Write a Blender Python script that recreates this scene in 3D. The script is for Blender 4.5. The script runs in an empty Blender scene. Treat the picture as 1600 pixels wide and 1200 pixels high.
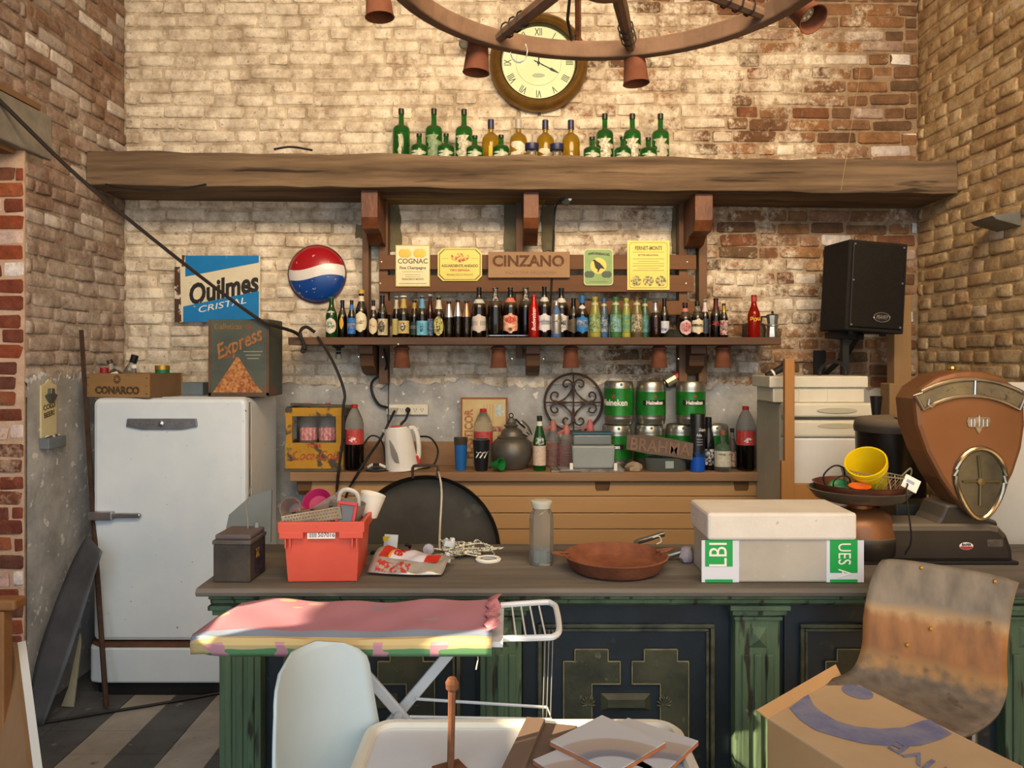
import bpy, math, random
from mathutils import Vector, Matrix
random.seed(7)
R = math.radians
SC = bpy.context.scene
COL = SC.collection
F = 1200.0; CAMH = 1.70; HZ = 560.0

# ---------------- camera, world, sun, big lights, exposure ----------------
cam_d = bpy.data.cameras.new('camera'); cam = bpy.data.objects.new('camera', cam_d); COL.objects.link(cam)
cam_d.sensor_fit = 'HORIZONTAL'; cam_d.sensor_width = 36; cam_d.lens = 36*F/1600
cam_d.shift_y = (HZ-600)/1600.0; cam_d.clip_start = .05
cam.location = (0, 0, CAMH); cam.rotation_euler = (R(90), 0, 0)
SC.camera = cam
wd = bpy.data.worlds.new('daylight'); SC.world = wd; wd.use_nodes = True
bg = wd.node_tree.nodes['Background']; bg.inputs[0].default_value = (.74, .87, 1.0, 1); bg.inputs[1].default_value = 1.9
def area(name, loc, target, sx, sy, power, col):
    d = bpy.data.lights.new(name, 'AREA'); d.shape = 'RECTANGLE'; d.size = sx; d.size_y = sy; d.energy = power; d.color = col; d.spread = R(110)
    o = bpy.data.objects.new(name, d); COL.objects.link(o); o.location = loc
    o.rotation_euler = (Vector(target)-Vector(loc)).to_track_quat('-Z', 'Y').to_euler(); return o
area('added_warm_fill', (.6, .7, 3.95), (.3, 4.6, 2.65), 3.4, .7, 72, (1, .72, .42))  # added warm lamp above the frame, brightens the upper back wall
sd = bpy.data.lights.new('sun', 'SUN'); sd.energy = 12; sd.angle = R(.6); sd.color = (1, .80, .52)
sun = bpy.data.objects.new('sun', sd); COL.objects.link(sun)
sun.rotation_euler = Vector((1, .55, -.50)).to_track_quat('-Z', 'Y').to_euler()
vs = SC.view_settings; vs.view_transform = 'Standard'; vs.look = 'None'; vs.gamma = 1; vs.use_curve_mapping = False; vs.exposure = 0.42

# ---------------- helpers ----------------
def W(x, y, Y): return Vector(((x-800)*Y/F, Y, CAMH+(HZ-y)*Y/F))
def lin(c): return c/12.92 if c <= .04045 else ((c+.055)/1.055)**2.4
def hx(s): return tuple(lin(int(s[i:i+2], 16)/255) for i in (0, 2, 4))+(1,)
class MB:
    def __init__(s): s.v = []; s.f = []
    def add(s, vs, fs, M=None):
        n = len(s.v)
        s.v += [tuple(M @ Vector(v)) if M else tuple(v) for v in vs]
        s.f += [[i+n for i in f] for f in fs]; return s
    def box(s, c, d, M=None):
        x, y, z = c; a, b, e = d[0]/2, d[1]/2, d[2]/2
        vs = [(x+i*a, y+j*b, z+k*e) for i in (-1, 1) for j in (-1, 1) for k in (-1, 1)]
        return s.add(vs, [(0,1,3,2),(4,6,7,5),(0,4,5,1),(2,3,7,6),(0,2,6,4),(1,5,7,3)], M)
    def lathe(s, prof, n=20, M=None, a0=0, a1=360, cap=True):
        full = (a1-a0) >= 360; m = n if full else n+1; vs = []; fs = []
        for r, z in prof:
            for i in range(m):
                a = R(a0+(a1-a0)*i/n); vs.append((r*math.sin(a), -r*math.cos(a), z))
        for k in range(len(prof)-1):
            for i in range(n):
                j = (i+1) % m
                fs.append((k*m+i, k*m+j, (k+1)*m+j, (k+1)*m+i))
        if full and cap:
            if prof[0][0] > 1e-6: fs.append(tuple(range(m-1, -1, -1)))
            if prof[-1][0] > 1e-6: fs.append(tuple(range((len(prof)-1)*m, len(prof)*m)))
        return s.add(vs, fs, M)
    def tube(s, pts, r, n=6, closed=False, M=None):
        pts = [Vector(p) for p in pts]; N = len(pts); vs = []; fs = []; up = Vector((.13, .21, .97))
        rr = r if isinstance(r, (list, tuple)) else [r]*N
        for i, p in enumerate(pts):
            a = pts[i-1] if (i > 0 or closed) else p; b = pts[(i+1) % N] if (i < N-1 or closed) else p
            t = (b-a).normalized() if (b-a).length > 1e-9 else Vector((0, 0, 1))
            u = t.cross(up)
            if u.length < .05: u = t.cross(Vector((1, 0, 0)))
            u.normalize(); w = t.cross(u)
            for k in range(n):
                q = 2*math.pi*k/n; vs.append(p+(u*math.cos(q)+w*math.sin(q))*rr[i])
        for i in range(N if closed else N-1):
            j = (i+1) % N
            for k in range(n):
                l = (k+1) % n; fs.append((i*n+k, i*n+l, j*n+l, j*n+k))
        if not closed: fs.append(tuple(range(n-1, -1, -1))); fs.append(tuple(range((N-1)*n, N*n)))
        return s.add(vs, fs, M)
    def prism(s, poly, y0, y1, M=None):      # polygon in x,z ; extruded along y (y0 is the face towards the camera)
        n = len(poly); vs = [(x, y0, z) for x, z in poly]+[(x, y1, z) for x, z in poly]
        ar = sum(poly[i][0]*poly[(i+1) % n][1]-poly[(i+1) % n][0]*poly[i][1] for i in range(n))
        fs = [tuple(range(n)), tuple(range(2*n-1, n-1, -1))]+[(i, i+n, (i+1) % n+n, (i+1) % n) for i in range(n)]
        if ar < 0: fs = [f[::-1] for f in fs]
        return s.add(vs, fs, M)
    def grid(s, fn, nu, nv, M=None):
        vs = [fn(i/nu, j/nv) for j in range(nv+1) for i in range(nu+1)]
        fs = [(j*(nu+1)+i, j*(nu+1)+i+1, (j+1)*(nu+1)+i+1, (j+1)*(nu+1)+i) for j in range(nv) for i in range(nu)]
        return s.add(vs, fs, M)
    def mesh(s, name, smooth=False):
        m = bpy.data.meshes.new(name); m.from_pydata(s.v, [], s.f); m.validate(); m.update()
        if smooth: m.polygons.foreach_set('use_smooth', [True]*len(m.polygons))
        return m
def obj(name, mb, m, parent=None, smooth=False, bev=0, solid=0, loc=None, rot=None, sub=0, label=None):
    me = mb.mesh(name, smooth) if isinstance(mb, MB) else mb
    o = bpy.data.objects.new(name, me); COL.objects.link(o)
    if m and not me.materials: me.materials.append(m)
    if parent: o.parent = parent
    if loc is not None: o.location = loc
    if rot is not None: o.rotation_euler = rot
    if solid: q = o.modifiers.new('s', 'SOLIDIFY'); q.thickness = solid; q.offset = 0
    if bev: q = o.modifiers.new('b', 'BEVEL'); q.width = bev; q.segments = 2; q.limit_method = 'ANGLE'; q.angle_limit = R(40)
    if sub: q = o.modifiers.new('d', 'SUBSURF'); q.levels = sub; q.render_levels = sub
    if smooth and not sub:
        try: me.set_sharp_from_angle(angle=R(38))
        except Exception: pass
    if label: o['label'] = label
    return o
def tag(o, label, cat, group=None):
    o['label'] = label; o['category'] = cat
    if group: o['group'] = group
    return o
def thing(name, label, cat, loc=(0, 0, 0), rz=0, group=None, rx=0, ry=0):
    o = bpy.data.objects.new(name, None); COL.objects.link(o); o.location = loc; o.rotation_euler = (R(rx), R(ry), R(rz))
    o.empty_display_size = .05
    return tag(o, label, cat, group)
def struct(o): o['kind'] = 'structure'; return o
_txt = {}
def text_mesh(s, size, ext=.0006, shear=0, xs=1, bold=0):
    c = bpy.data.curves.new('t', 'FONT'); c.body = s; c.size = size; c.extrude = ext; c.align_x = 'CENTER'; c.align_y = 'CENTER'; c.shear = shear; c.offset = bold; c.resolution_u = 3
    o = bpy.data.objects.new('t', c); COL.objects.link(o); dg = bpy.context.evaluated_depsgraph_get()
    me = bpy.data.meshes.new_from_object(o.evaluated_get(dg)); bpy.data.objects.remove(o); bpy.data.curves.remove(c)
    me.name = 'lettering'; me.materials.clear()
    for v in me.vertices: v.co = Vector((v.co.x*xs, -v.co.z, v.co.y))       # stands upright, faces -Y
    return me
def text(s, size, m, parent, loc, rot=(0, 0, 0), wrap=0, name='lettering', **k):
    me = text_mesh(s, size, **k)
    if wrap:
        for v in me.vertices:
            a = v.co.x/wrap; rr = wrap-v.co.y; v.co = Vector((rr*math.sin(a), -rr*math.cos(a), v.co.z))
    return obj(name, me, m, parent, loc=loc, rot=rot)
def copy_tree(o, parent=None):
    c = o.copy(); COL.objects.link(c); c.parent = parent
    for ch in list(o.children): copy_tree(ch, c)
    return c
def circ(r, n=20, cx=0, cz=0, rz=None, a0=0):
    return [(cx+r*math.cos(2*math.pi*i/n+a0), cz+(rz or r)*math.sin(2*math.pi*i/n+a0)) for i in range(n)]
def rrect(w, h, r, n=4, cx=0, cz=0):
    out = []
    for k, (sx, sz) in enumerate(((1, 1), (-1, 1), (-1, -1), (1, -1))):
        for i in range(n+1):
            a = R(90*k+90*i/n); out.append((cx+sx*(w/2-r)+r*math.cos(a), cz+sz*(h/2-r)+r*math.sin(a)))
    return out
def spline(pts, n=8):
    P = [Vector(p) for p in pts]; P = [P[0]*2-P[1]]+P+[P[-1]*2-P[-2]]; out = []
    for i in range(1, len(P)-2):
        a, b, c, d = P[i-1:i+3]
        for k in range(n):
            t = k/n; out.append(.5*((2*b)+(c-a)*t+(2*a-5*b+4*c-d)*t*t+(3*b-a-3*c+d)*t**3))
    out.append(P[-2]); return out

# ---------------- materials ----------------
def nn(nt, t, **k):
    n = nt.nodes.new(t)
    for a, b in k.items(): setattr(n, a, b)
    return n
def mat(name, c1, c2=None, scale=6, rough=.6, metal=0, bump=0, bscale=None, trans=0, stretch=None, c3=None, dust=0, ramp=(.35, .65), spec=.5, world=False, emit=None, alpha=1, ior=1.45, spots=None, detail=6, sscale=30, sth=.62):
    m = bpy.data.materials.new(name); m.use_nodes = True; nt = m.node_tree; b = nt.nodes['Principled BSDF']; L = nt.links.new
    b.inputs['Roughness'].default_value = rough; b.inputs['Metallic'].default_value = metal
    b.inputs['Specular IOR Level'].default_value = spec; b.inputs['IOR'].default_value = ior
    b.inputs['Transmission Weight'].default_value = trans; b.inputs['Alpha'].default_value = alpha
    c1 = hx(c1); b.inputs['Base Color'].default_value = c1
    out = None; vec = None
    if c2 or bump or spots:
        vec = nn(nt, 'ShaderNodeNewGeometry').outputs['Position'] if world else nn(nt, 'ShaderNodeTexCoord').outputs['Object']
        if stretch:
            mp = nn(nt, 'ShaderNodeMapping'); mp.inputs['Scale'].default_value = stretch; L(vec, mp.inputs[0]); vec = mp.outputs[0]
    if c2:
        no = nn(nt, 'ShaderNodeTexNoise'); no.inputs['Scale'].default_value = scale; no.inputs['Detail'].default_value = detail; no.inputs['Roughness'].default_value = .62; L(vec, no.inputs['Vector'])
        cr = nn(nt, 'ShaderNodeValToRGB'); L(no.outputs[0], cr.inputs[0]); e = cr.color_ramp.elements
        e[0].position = ramp[0]; e[0].color = c1; e[1].position = ramp[1]; e[1].color = hx(c2)
        if c3: q = e.new(min(.99, ramp[1]+.12)); q.color = hx(c3)
        out = cr.outputs[0]
    if spots:
        no = nn(nt, 'ShaderNodeTexNoise'); no.inputs['Scale'].default_value = sscale; no.inputs['Detail'].default_value = 4; L(vec, no.inputs['Vector'])
        cr = nn(nt, 'ShaderNodeValToRGB'); L(no.outputs[0], cr.inputs[0]); e = cr.color_ramp.elements; e[0].position = sth; e[1].position = sth+.05
        mx = nn(nt, 'ShaderNodeMixRGB'); L(cr.outputs[0], mx.inputs[0])
        if out: L(out, mx.inputs[1])
        else: mx.inputs[1].default_value = c1
        mx.inputs[2].default_value = hx(spots); out = mx.outputs[0]
    if dust:
        g = nn(nt, 'ShaderNodeNewGeometry'); sp = nn(nt, 'ShaderNodeSeparateXYZ'); L(g.outputs['Normal'], sp.inputs[0])
        mr = nn(nt, 'ShaderNodeMapRange'); L(sp.outputs[2], mr.inputs[0]); mr.inputs[1].default_value = .12; mr.inputs[2].default_value = .75; mr.inputs[4].default_value = dust
        mx = nn(nt, 'ShaderNodeMixRGB'); L(mr.outputs[0], mx.inputs[0])
        if out: L(out, mx.inputs[1])
        else: mx.inputs[1].default_value = c1
        mx.inputs[2].default_value = hx('8a7d68'); out = mx.outputs[0]
        mr2 = nn(nt, 'ShaderNodeMapRange'); L(mr.outputs[0], mr2.inputs[0]); mr2.inputs[3].default_value = rough; mr2.inputs[4].default_value = .9; L(mr2.outputs[0], b.inputs['Roughness'])
    if out: L(out, b.inputs['Base Color'])
    if bump:
        no = nn(nt, 'ShaderNodeTexNoise'); no.inputs['Scale'].default_value = bscale or scale*3; no.inputs['Detail'].default_value = 6; L(vec, no.inputs['Vector'])
        bp = nn(nt, 'ShaderNodeBump'); bp.inputs['Strength'].default_value = bump; bp.inputs['Distance'].default_value = .01; L(no.outputs[0], bp.inputs['Height']); L(bp.outputs[0], b.inputs['Normal'])
    if emit: b.inputs['Emission Color'].default_value = hx(emit[0]); b.inputs['Emission Strength'].default_value = emit[1]
    return m
def brick_mat(name, bricks, wash, thr, mortar=False, slope=(0, 0, 0), off=0, nsc=2.2, contrast=.10):
    """brick colours varied piece by piece under a flaking whitewash; thr = how much wash is left"""
    m = bpy.data.materials.new(name); m.use_nodes = True; nt = m.node_tree; b = nt.nodes['Principled BSDF']; L = nt.links.new
    b.inputs['Roughness'].default_value = .92; b.inputs['Specular IOR Level'].default_value = .15
    g = nn(nt, 'ShaderNodeNewGeometry'); pos = g.outputs['Position']
    def noise(s, d=6, r=.6):
        n = nn(nt, 'ShaderNodeTexNoise'); n.inputs['Scale'].default_value = s; n.inputs['Detail'].default_value = d; n.inputs['Roughness'].default_value = r; L(pos, n.inputs['Vector']); return n.outputs[0]
    oi = nn(nt, 'ShaderNodeObjectInfo'); ad = nn(nt, 'ShaderNodeMath', operation='ADD'); L(oi.outputs['Random'], ad.inputs[0]); L(g.outputs['Random Per Island'], ad.inputs[1])
    fr = nn(nt, 'ShaderNodeMath', operation='FRACT'); L(ad.outputs[0], fr.inputs[0])
    cr = nn(nt, 'ShaderNodeValToRGB'); e = cr.color_ramp.elements
    for i, c in enumerate(bricks):
        p = i/(len(bricks)-1)
        q = e[0] if i == 0 else (e[1] if i == len(bricks)-1 else e.new(p)); q.color = hx(c)
    L(fr.outputs[0], cr.inputs[0])
    n2 = noise(14, 8, .7); mx = nn(nt, 'ShaderNodeMixRGB', blend_type='MULTIPLY'); mx.inputs[0].default_value = .75; L(cr.outputs[0], mx.inputs[1])
    c2 = nn(nt, 'ShaderNodeValToRGB'); c2.color_ramp.elements[0].color = (.35, .33, .32, 1); c2.color_ramp.elements[0].position = .28; c2.color_ramp.elements[1].color = (1.3, 1.25, 1.2, 1); c2.color_ramp.elements[1].position = .7; L(n2, c2.inputs[0]); L(c2.outputs[0], mx.inputs[2])
    # wash mask: big patches + fine flaking + piecewise chance + place gradient
    big = noise(nsc, 4, .6); fine = noise(22, 8, .75)
    s1 = nn(nt, 'ShaderNodeMath', operation='MULTIPLY_ADD'); L(fine, s1.inputs[0]); s1.inputs[1].default_value = .9; L(big, s1.inputs[2])
    s2 = nn(nt, 'ShaderNodeMath', operation='MULTIPLY_ADD'); L(fr.outputs[0], s2.inputs[0]); s2.inputs[1].default_value = .0 if mortar else .16; L(s1.outputs[0], s2.inputs[2])
    dt = nn(nt, 'ShaderNodeVectorMath', operation='DOT_PRODUCT'); L(pos, dt.inputs[0]); dt.inputs[1].default_value = slope
    s3 = nn(nt, 'ShaderNodeMath', operation='ADD'); L(s2.outputs[0], s3.inputs[0]); L(dt.outputs['Value'], s3.inputs[1])
    s4 = nn(nt, 'ShaderNodeMath', operation='ADD'); L(s3.outputs[0], s4.inputs[0]); s4.inputs[1].default_value = off
    mr = nn(nt, 'ShaderNodeMapRange'); L(s4.outputs[0], mr.inputs[0]); mr.inputs[1].default_value = thr-contrast; mr.inputs[2].default_value = thr+contrast
    wc = nn(nt, 'ShaderNodeValToRGB'); wc.color_ramp.elements[0].color = hx(wash[0]); wc.color_ramp.elements[0].position = .36; wc.color_ramp.elements[1].color = hx(wash[1]); wc.color_ramp.elements[1].position = .62; L(noise(9, 8, .72), wc.inputs[0])
    m2 = nn(nt, 'ShaderNodeMixRGB'); L(mr.outputs[0], m2.inputs[0]); L(mx.outputs[0], m2.inputs[1]); L(wc.outputs[0], m2.inputs[2])
    # chipped pits and grime specks with shapes of their own
    pt = nn(nt, 'ShaderNodeMapRange'); L(noise(46, 5, .65), pt.inputs[0]); pt.inputs[1].default_value = .60; pt.inputs[2].default_value = .68; pt.inputs[4].default_value = .62
    m4 = nn(nt, 'ShaderNodeMixRGB'); L(pt.outputs[0], m4.inputs[0]); L(m2.outputs[0], m4.inputs[1]); m4.inputs[2].default_value = hx('5c4a38')
    st = nn(nt, 'ShaderNodeMapRange'); L(noise(5.5, 6, .7), st.inputs[0]); st.inputs[1].default_value = .54; st.inputs[2].default_value = .72; st.inputs[4].default_value = .42
    m5 = nn(nt, 'ShaderNodeMixRGB'); L(st.outputs[0], m5.inputs[0]); L(m4.outputs[0], m5.inputs[1]); m5.inputs[2].default_value = hx('8a7358'); L(m5.outputs[0], b.inputs['Base Color'])
    bp = nn(nt, 'ShaderNodeBump'); bp.inputs['Strength'].default_value = .9; bp.inputs['Distance'].default_value = .012
    hh = nn(nt, 'ShaderNodeMath', operation='MULTIPLY_ADD'); L(noise(38, 8, .7), hh.inputs[0]); hh.inputs[1].default_value = .7; L(noise(11, 3, .5), hh.inputs[2]); L(hh.outputs[0], bp.inputs['Height']); L(bp.outputs[0], b.inputs['Normal'])
    return m
# ---------------- the shell: walls of single bricks, plaster, floor of tiles ----------------
XL, XR, YB, ZT = -2.32, 2.43, 4.60, 4.70
RED = ['80543c', '8c6248', '987050', '6e5644', 'a0764e', '8a6a50', '96765e', '64523f']
TAN = ['a07850', '8a6744', 'ac8458', '946844', '7c6248', 'b48c62', '9c7048', '8a7658']
M_back = brick_mat('whitewashed_brick', RED, ('b4a48e', 'eee4d0'), .93, slope=(-.16, 0, 0), off=.10)
M_backm = brick_mat('whitewashed_mortar', ['8d7a64', 'a08a70'], ('9a8a74', 'd6c8b0'), .90, True, slope=(-.13, 0, 0), off=.12)
M_left = brick_mat('dusty_whitewashed_brick', ['80604f', '8a6854', '927060', '74594c', '987c6a'], ('94857a', 'c8bdb2'), 1.02, slope=(0, 0, -.16), off=.46, contrast=.24)
M_leftm = brick_mat('dusty_mortar', ['85756a', '988878'], ('97897d', 'c4b8ac'), .98, True, slope=(0, 0, -.16), off=.42)
M_right = brick_mat('tan_brick', TAN, ('a88a62', 'd0b890'), .90, contrast=.22)
M_rightm = brick_mat('tan_mortar', ['ac8e64', 'c2a276'], ('b89c70', 'd4bc92'), .95, True)
M_jamb = brick_mat('red_jamb_brick', ['9a5238', 'a85a3c', '8a4a38', '6a4a40', 'b46844', '7c4638'], ('c8a88c', 'd8bca0'), 1.22)
M_jambm = mat('pale_jamb_mortar', 'cdb198', 'b89a80', 14, .95, bump=.5, world=True)
M_plas = mat('grey_cement_plaster', '8f8f8c', 'b3b2ae', 5, .9, bump=.45, bscale=26, world=True, spots='d4d2cc', sscale=24, sth=.63, c3='a3a19c')
M_ceil = mat('ceiling_boards', '9a8468', '7c6a54', 3, .9, world=True)

def brick_variant(k):
    rnd = random.Random(k); mb = MB(); n = 8
    base = [(-.5, -.38), (-.44, -.5), (.44, -.5), (.5, -.38), (.5, .38), (.44, .5), (-.44, .5), (-.5, .38)]
    j = lambda a: a*(1+rnd.uniform(-.06, .03))
    o = [(j(x)+rnd.uniform(-.015, .015), j(z)+rnd.uniform(-.05, .05)) for x, z in base]; i = [(x*.92+rnd.uniform(-.02, .02), z*.76+rnd.uniform(-.06, .06)) for x, z in o]
    vs = [(x, 0+rnd.uniform(0, .10), z) for x, z in i]+[(x, .16, z) for x, z in o]+[(x, 1, z) for x, z in o]
    fs = [tuple(range(8))]
    for r in (0, 1): fs += [(r*n+a, r*n+n+a, r*n+n+(a+1) % n, r*n+(a+1) % n) for a in range(n)]
    return mb.add(vs, [f for f in fs])
VAR = [brick_variant(k) for k in range(12)]
def px(p): return (800+F*p[0]/p[1], HZ-F*(p[2]-CAMH)/p[1]) if p[1] > .2 else (-999, -999)
def lay_bricks(wall, T, length, z0, z1, mats, depth=.05, hid=(), course=.077, skip=None, seed=1, maxn=300, thin=.009):
    """T(u, d, z) -> world; u along the wall, d out of the wall face"""
    rnd = random.Random(seed); rows = []; n = int((z1-z0)/course)
    for r in range(n):
        z = z0+(r+.5)*course; u = -rnd.uniform(0, .2)
        while u < length:
            l = rnd.choice((.125, .125, .13, .25, .25, .20))*rnd.uniform(.93, 1.07); a, b2 = max(u, 0), min(u+l, length)
            if b2-a > .04 and not (skip and skip((a+b2)/2, z)): rows.append(((a+b2)/2, z+.007*math.sin(u*2.1+r*.7)+rnd.uniform(-.006, .006), b2-a-rnd.uniform(.008, .016), course-rnd.uniform(.010, .019), rnd.uniform(.002, thin+.006), rnd.randrange(12), rnd.uniform(-.022, .022)))
            u += l
    big = []; rest = []
    for k in rows:
        p = T(k[0], 0, k[1]); q = px(p); a = T(k[0]-k[2]/2, 0, k[1]-k[3]/2); c = T(k[0]+k[2]/2, 0, k[1]+k[3]/2); pa, pc = px(a), px(c)
        ok = -5 < q[0] < 1605 and -5 < q[1] < 1205 and not any(h[0] < q[0] < h[2] and h[1] < q[1] < h[3] for h in hid)
        (big if ok else rest).append((abs(pa[0]-pc[0])*abs(pa[1]-pc[1]), k))
    big.sort(key=lambda t: -t[0]); rest = [k for _, k in rest]+[k for _, k in big[maxn:]]; big = [k for _, k in big[:maxn]]
    X = T(1, 0, 0)-T(0, 0, 0); D = T(0, -1, 0)-T(0, 0, 0); Zv = Vector((0, 0, 1))
    meshes = []
    for v in VAR:
        me = v.mesh('brick', True); me.materials.append(mats); meshes.append(me)
    def frame(k):
        M = Matrix((X, D, Zv)).transposed().to_4x4(); M.translation = T(k[0], k[4], k[1])
        return M @ Matrix.Rotation(k[6], 4, 'Y') @ Matrix.Diagonal((k[2], depth, k[3], 1))
    for k in big:
        o = bpy.data.objects.new('brick', meshes[k[5]]); COL.objects.link(o); o.parent = wall; o.matrix_local = wall.matrix_world.inverted() @ frame(k)
    if rest:
        mb = MB()
        for k in rest: mb.add(VAR[k[5]].v, VAR[k[5]].f, frame(k))
        o = obj('brickwork', mb, mats, wall, smooth=True); o['kind'] = 'stuff'
def slab(name, lo, hi, m):
    mb = MB(); mb.box([(a+b)/2 for a, b in zip(lo, hi)], [b-a for a, b in zip(lo, hi)]); return struct(obj(name, mb, m))
BT = 0.30
wb = slab('wall_back', (XL-BT, YB+.004, -.05), (XR+BT, YB+BT, ZT), M_backm)
lay_bricks(wb, lambda u, d, z: Vector((XL+u, YB-d, z)), XR-XL, 1.52, ZT, M_back, hid=((135, 235, 1512, 312), (760, 10, 925, 170), (595, 390, 1090, 530), (1295, 378, 1408, 520), (500, 455, 1140, 532), (275, 398, 408, 505), (330, 500, 430, 625), (445, 380, 536, 470)), seed=3)
wl = slab('wall_left', (XL-.45, 3.664, -.05), (XL-.004, YB+BT, ZT), M_leftm)
lay_bricks(wl, lambda u, d, z: Vector((XL+d, 3.66+u, z)), YB-3.66, 1.50, ZT, M_left, seed=5, skip=lambda u, z: u < .20 and 2.66 < z < 2.95)
wl2 = slab('wall_left_lintel', (XL-.45, -1.0, 2.70), (XL-.004, 3.664, ZT), M_leftm)
lay_bricks(wl2, lambda u, d, z: Vector((XL+d, 3.1+u, z)), .56, 2.93, ZT, M_left, seed=6)
wl3 = slab('wall_left_near', (XL-.45, -1.0, -.05), (XL-.004, .3, 2.70), M_leftm)
wj = slab('wall_left_jamb', (XL-.46, 3.655, -.05), (XL-.001, 3.664, 2.70), M_jambm)
lay_bricks(wj, lambda u, d, z: Vector((XL-.46+u, 3.655-d, z)), .46, 0, 2.69, M_jamb, seed=9, thin=.006, depth=.02, skip=lambda u, z: False)
wr = slab('wall_right', (XR+.004, -1.0, -.05), (XR+BT, YB+BT, ZT), M_rightm)
lay_bricks(wr, lambda u, d, z: Vector((XR-d, YB-u, z)), 1.9, 0.6, ZT, M_right, seed=12, hid=((1390, 640, 1600, 1200),))
ceil = slab('ceiling', (XL-.5, -1.0, ZT), (XR+.4, YB+.35, ZT+.1), M_ceil)
floor = slab('floor', (-9, -9, -.12), (9, YB+.4, -.012), mat('grey_screed', '5c5b58', '6e6c67', 4, .9, world=True))
M_td = mat('dark_grey_tile', '44474a', '5a5d5f', 4, .75, bump=.1, bscale=40, world=True, spots='7c7a74', sscale=12, sth=.66)
M_tl = mat('pale_grey_tile', '8e8b85', 'a5a29b', 4, .75, bump=.1, bscale=40, world=True, spots='6c6a64', sscale=10, sth=.66)
tb = MB(); tb.box((0, 0, -.006), (.206, .206, .012)); tmd = tb.mesh('floor_tile'); tmd.materials.append(M_td); tml = tb.mesh('floor_tile'); tml.materials.append(M_tl)
for i in range(20):
    for j in range(14):
        X = -2.22+i*.209; Y = 4.45-j*.209
        o = bpy.data.objects.new('floor_tile', tml if i in (2, 4, 9, 14) else tmd); COL.objects.link(o); o.parent = floor; o.location = (X, Y, random.uniform(-.0015, .0005))
# plaster dado: ragged upper edge, proud of the bricks
def plaster(name, T, length, top, wall, seed):
    rnd = random.Random(seed); n = 130; mb = MB(); tops = [top+.012*math.sin(i*.23+seed)+.012*math.sin(i*.71)+rnd.uniform(-.02, .02) for i in range(n+1)]
    for i in range(n):
        a, b = i*length/n, (i+1)*length/n
        vs = [T(a, .016, 0), T(b, .016, 0), T(b, .016, tops[i+1]), T(a, .016, tops[i]), T(a, .003, 0), T(b, .003, 0), T(b, 0, tops[i+1]+.012), T(a, 0, tops[i]+.012)]
        mb.add(vs, [(0, 1, 2, 3), (3, 2, 6, 7)])
    o = obj(name, mb, M_plas, wall, smooth=True); o.matrix_local = wall.matrix_world.inverted(); return o
plaster('cement_plaster', lambda u, d, z: Vector((XL+u, YB-d, z)), XR-XL, 1.535, wb, 2)
plaster('cement_plaster', lambda u, d, z: Vector((XL+d, 3.65+u, z)), YB-3.65, 1.60, wl, 4)
# olive cement patches beside the shelf posts
for (x0, y0, x1, y1, s) in ((592, 316, 628, 395, 1), (786, 316, 815, 395, 2), (846, 318, 868, 398, 3), (1048, 316, 1085, 395, 4), (555, 350, 570, 372, 5)):
    rnd = random.Random(s); pts = []
    for i in range(22):
        a = 2*math.pi*i/22; u = max(-1, min(1, 1.35*math.cos(a))); v = max(-1, min(1, 1.35*math.sin(a))); k = rnd.uniform(.82, 1.05)
        p = W((x0+x1)/2+(x1-x0)/2*u*k, (y0+y1)/2+(y1-y0)/2*v*k, YB-.012); pts.append((p.x, p.z))
    obj('cement_patch', MB().prism(pts, YB-.016, YB+.01), mat('olive_cement', '57513f', '6e6751', 9, .95, bump=.4, world=True), wb)
# concrete lintel bearing and boards over the left opening
M_lint = mat('lintel_concrete', '77726a', '8f8a80', 6, .95, bump=.4, world=True)
obj('concrete_lintel', MB().box((XL-.2, 3.35, 2.80), (.432, 1.0, .22)), M_lint, wl2, bev=.01)
M_old = mat('weathered_timber', '6b4f36', '8a6a4a', 3, .85, bump=.35, bscale=18, stretch=(1, .15, 1), world=True)
obj('timber_board', MB().box((XL-.01, 3.30, 2.925), (.06, .9, .03)), M_old, wl2)
obj('timber_board', MB().box((XL-.16, 3.30, 2.685), (.26, .66, .035)), M_old, wl2)

# unseen panels added in the left opening; their two gaps shape the sun streaks
dm = MB()
for (a, b, z0, z1) in ((.3, 3.66, 0, 1.78), (.3, 3.66, 2.22, 2.72), (1.42, 3.66, 1.78, 2.22), (.80, 1.12, 1.78, 2.22), (1.12, 1.42, 1.93, 2.22), (.3, .80, 1.78, 2.0), (.3, .48, 2.0, 2.22)):
    dm.box((XL-.25, (a+b)/2, (z0+z1)/2), (.04, b-a, z1-z0))
struct(obj('sun_mask_panels', dm, M_old))
# ---------------- big timber beam, bottle shelf, lower shelf, counter, fridges ----------------
M_beam = mat('old_beam_oak', '463626', '7c6750', 9, .88, bump=.8, bscale=26, stretch=(.10, 1, 1.6), spots='2e2418', sscale=11, sth=.62, detail=10)
M_dk = mat('dark_stained_wood', '4c3220', '6a4a2e', 3, .6, bump=.2, bscale=16, stretch=(.2, 1, 1))
M_dkv = mat('dark_stained_upright', '4c3220', '6b4a2c', 3, .6, bump=.2, bscale=16, stretch=(1, 1, .15))
M_redw = mat('red_varnished_end_grain', '4e2814', '70401c', 12, .5, bump=.25, bscale=60, stretch=(1, 1, .5))
M_ply = mat('olive_plank', '6b5220', '84692e', 3, .7, stretch=(.15, 1, 1))
M_slat = mat('brown_slat', '5e3d22', '7a5230', 3, .7, bump=.2, bscale=14, stretch=(.15, 1, 1), spots='3c2616', sscale=6, sth=.68)
M_steel = mat('bright_screw', 'c9c9c9', rough=.3, metal=1)
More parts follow.
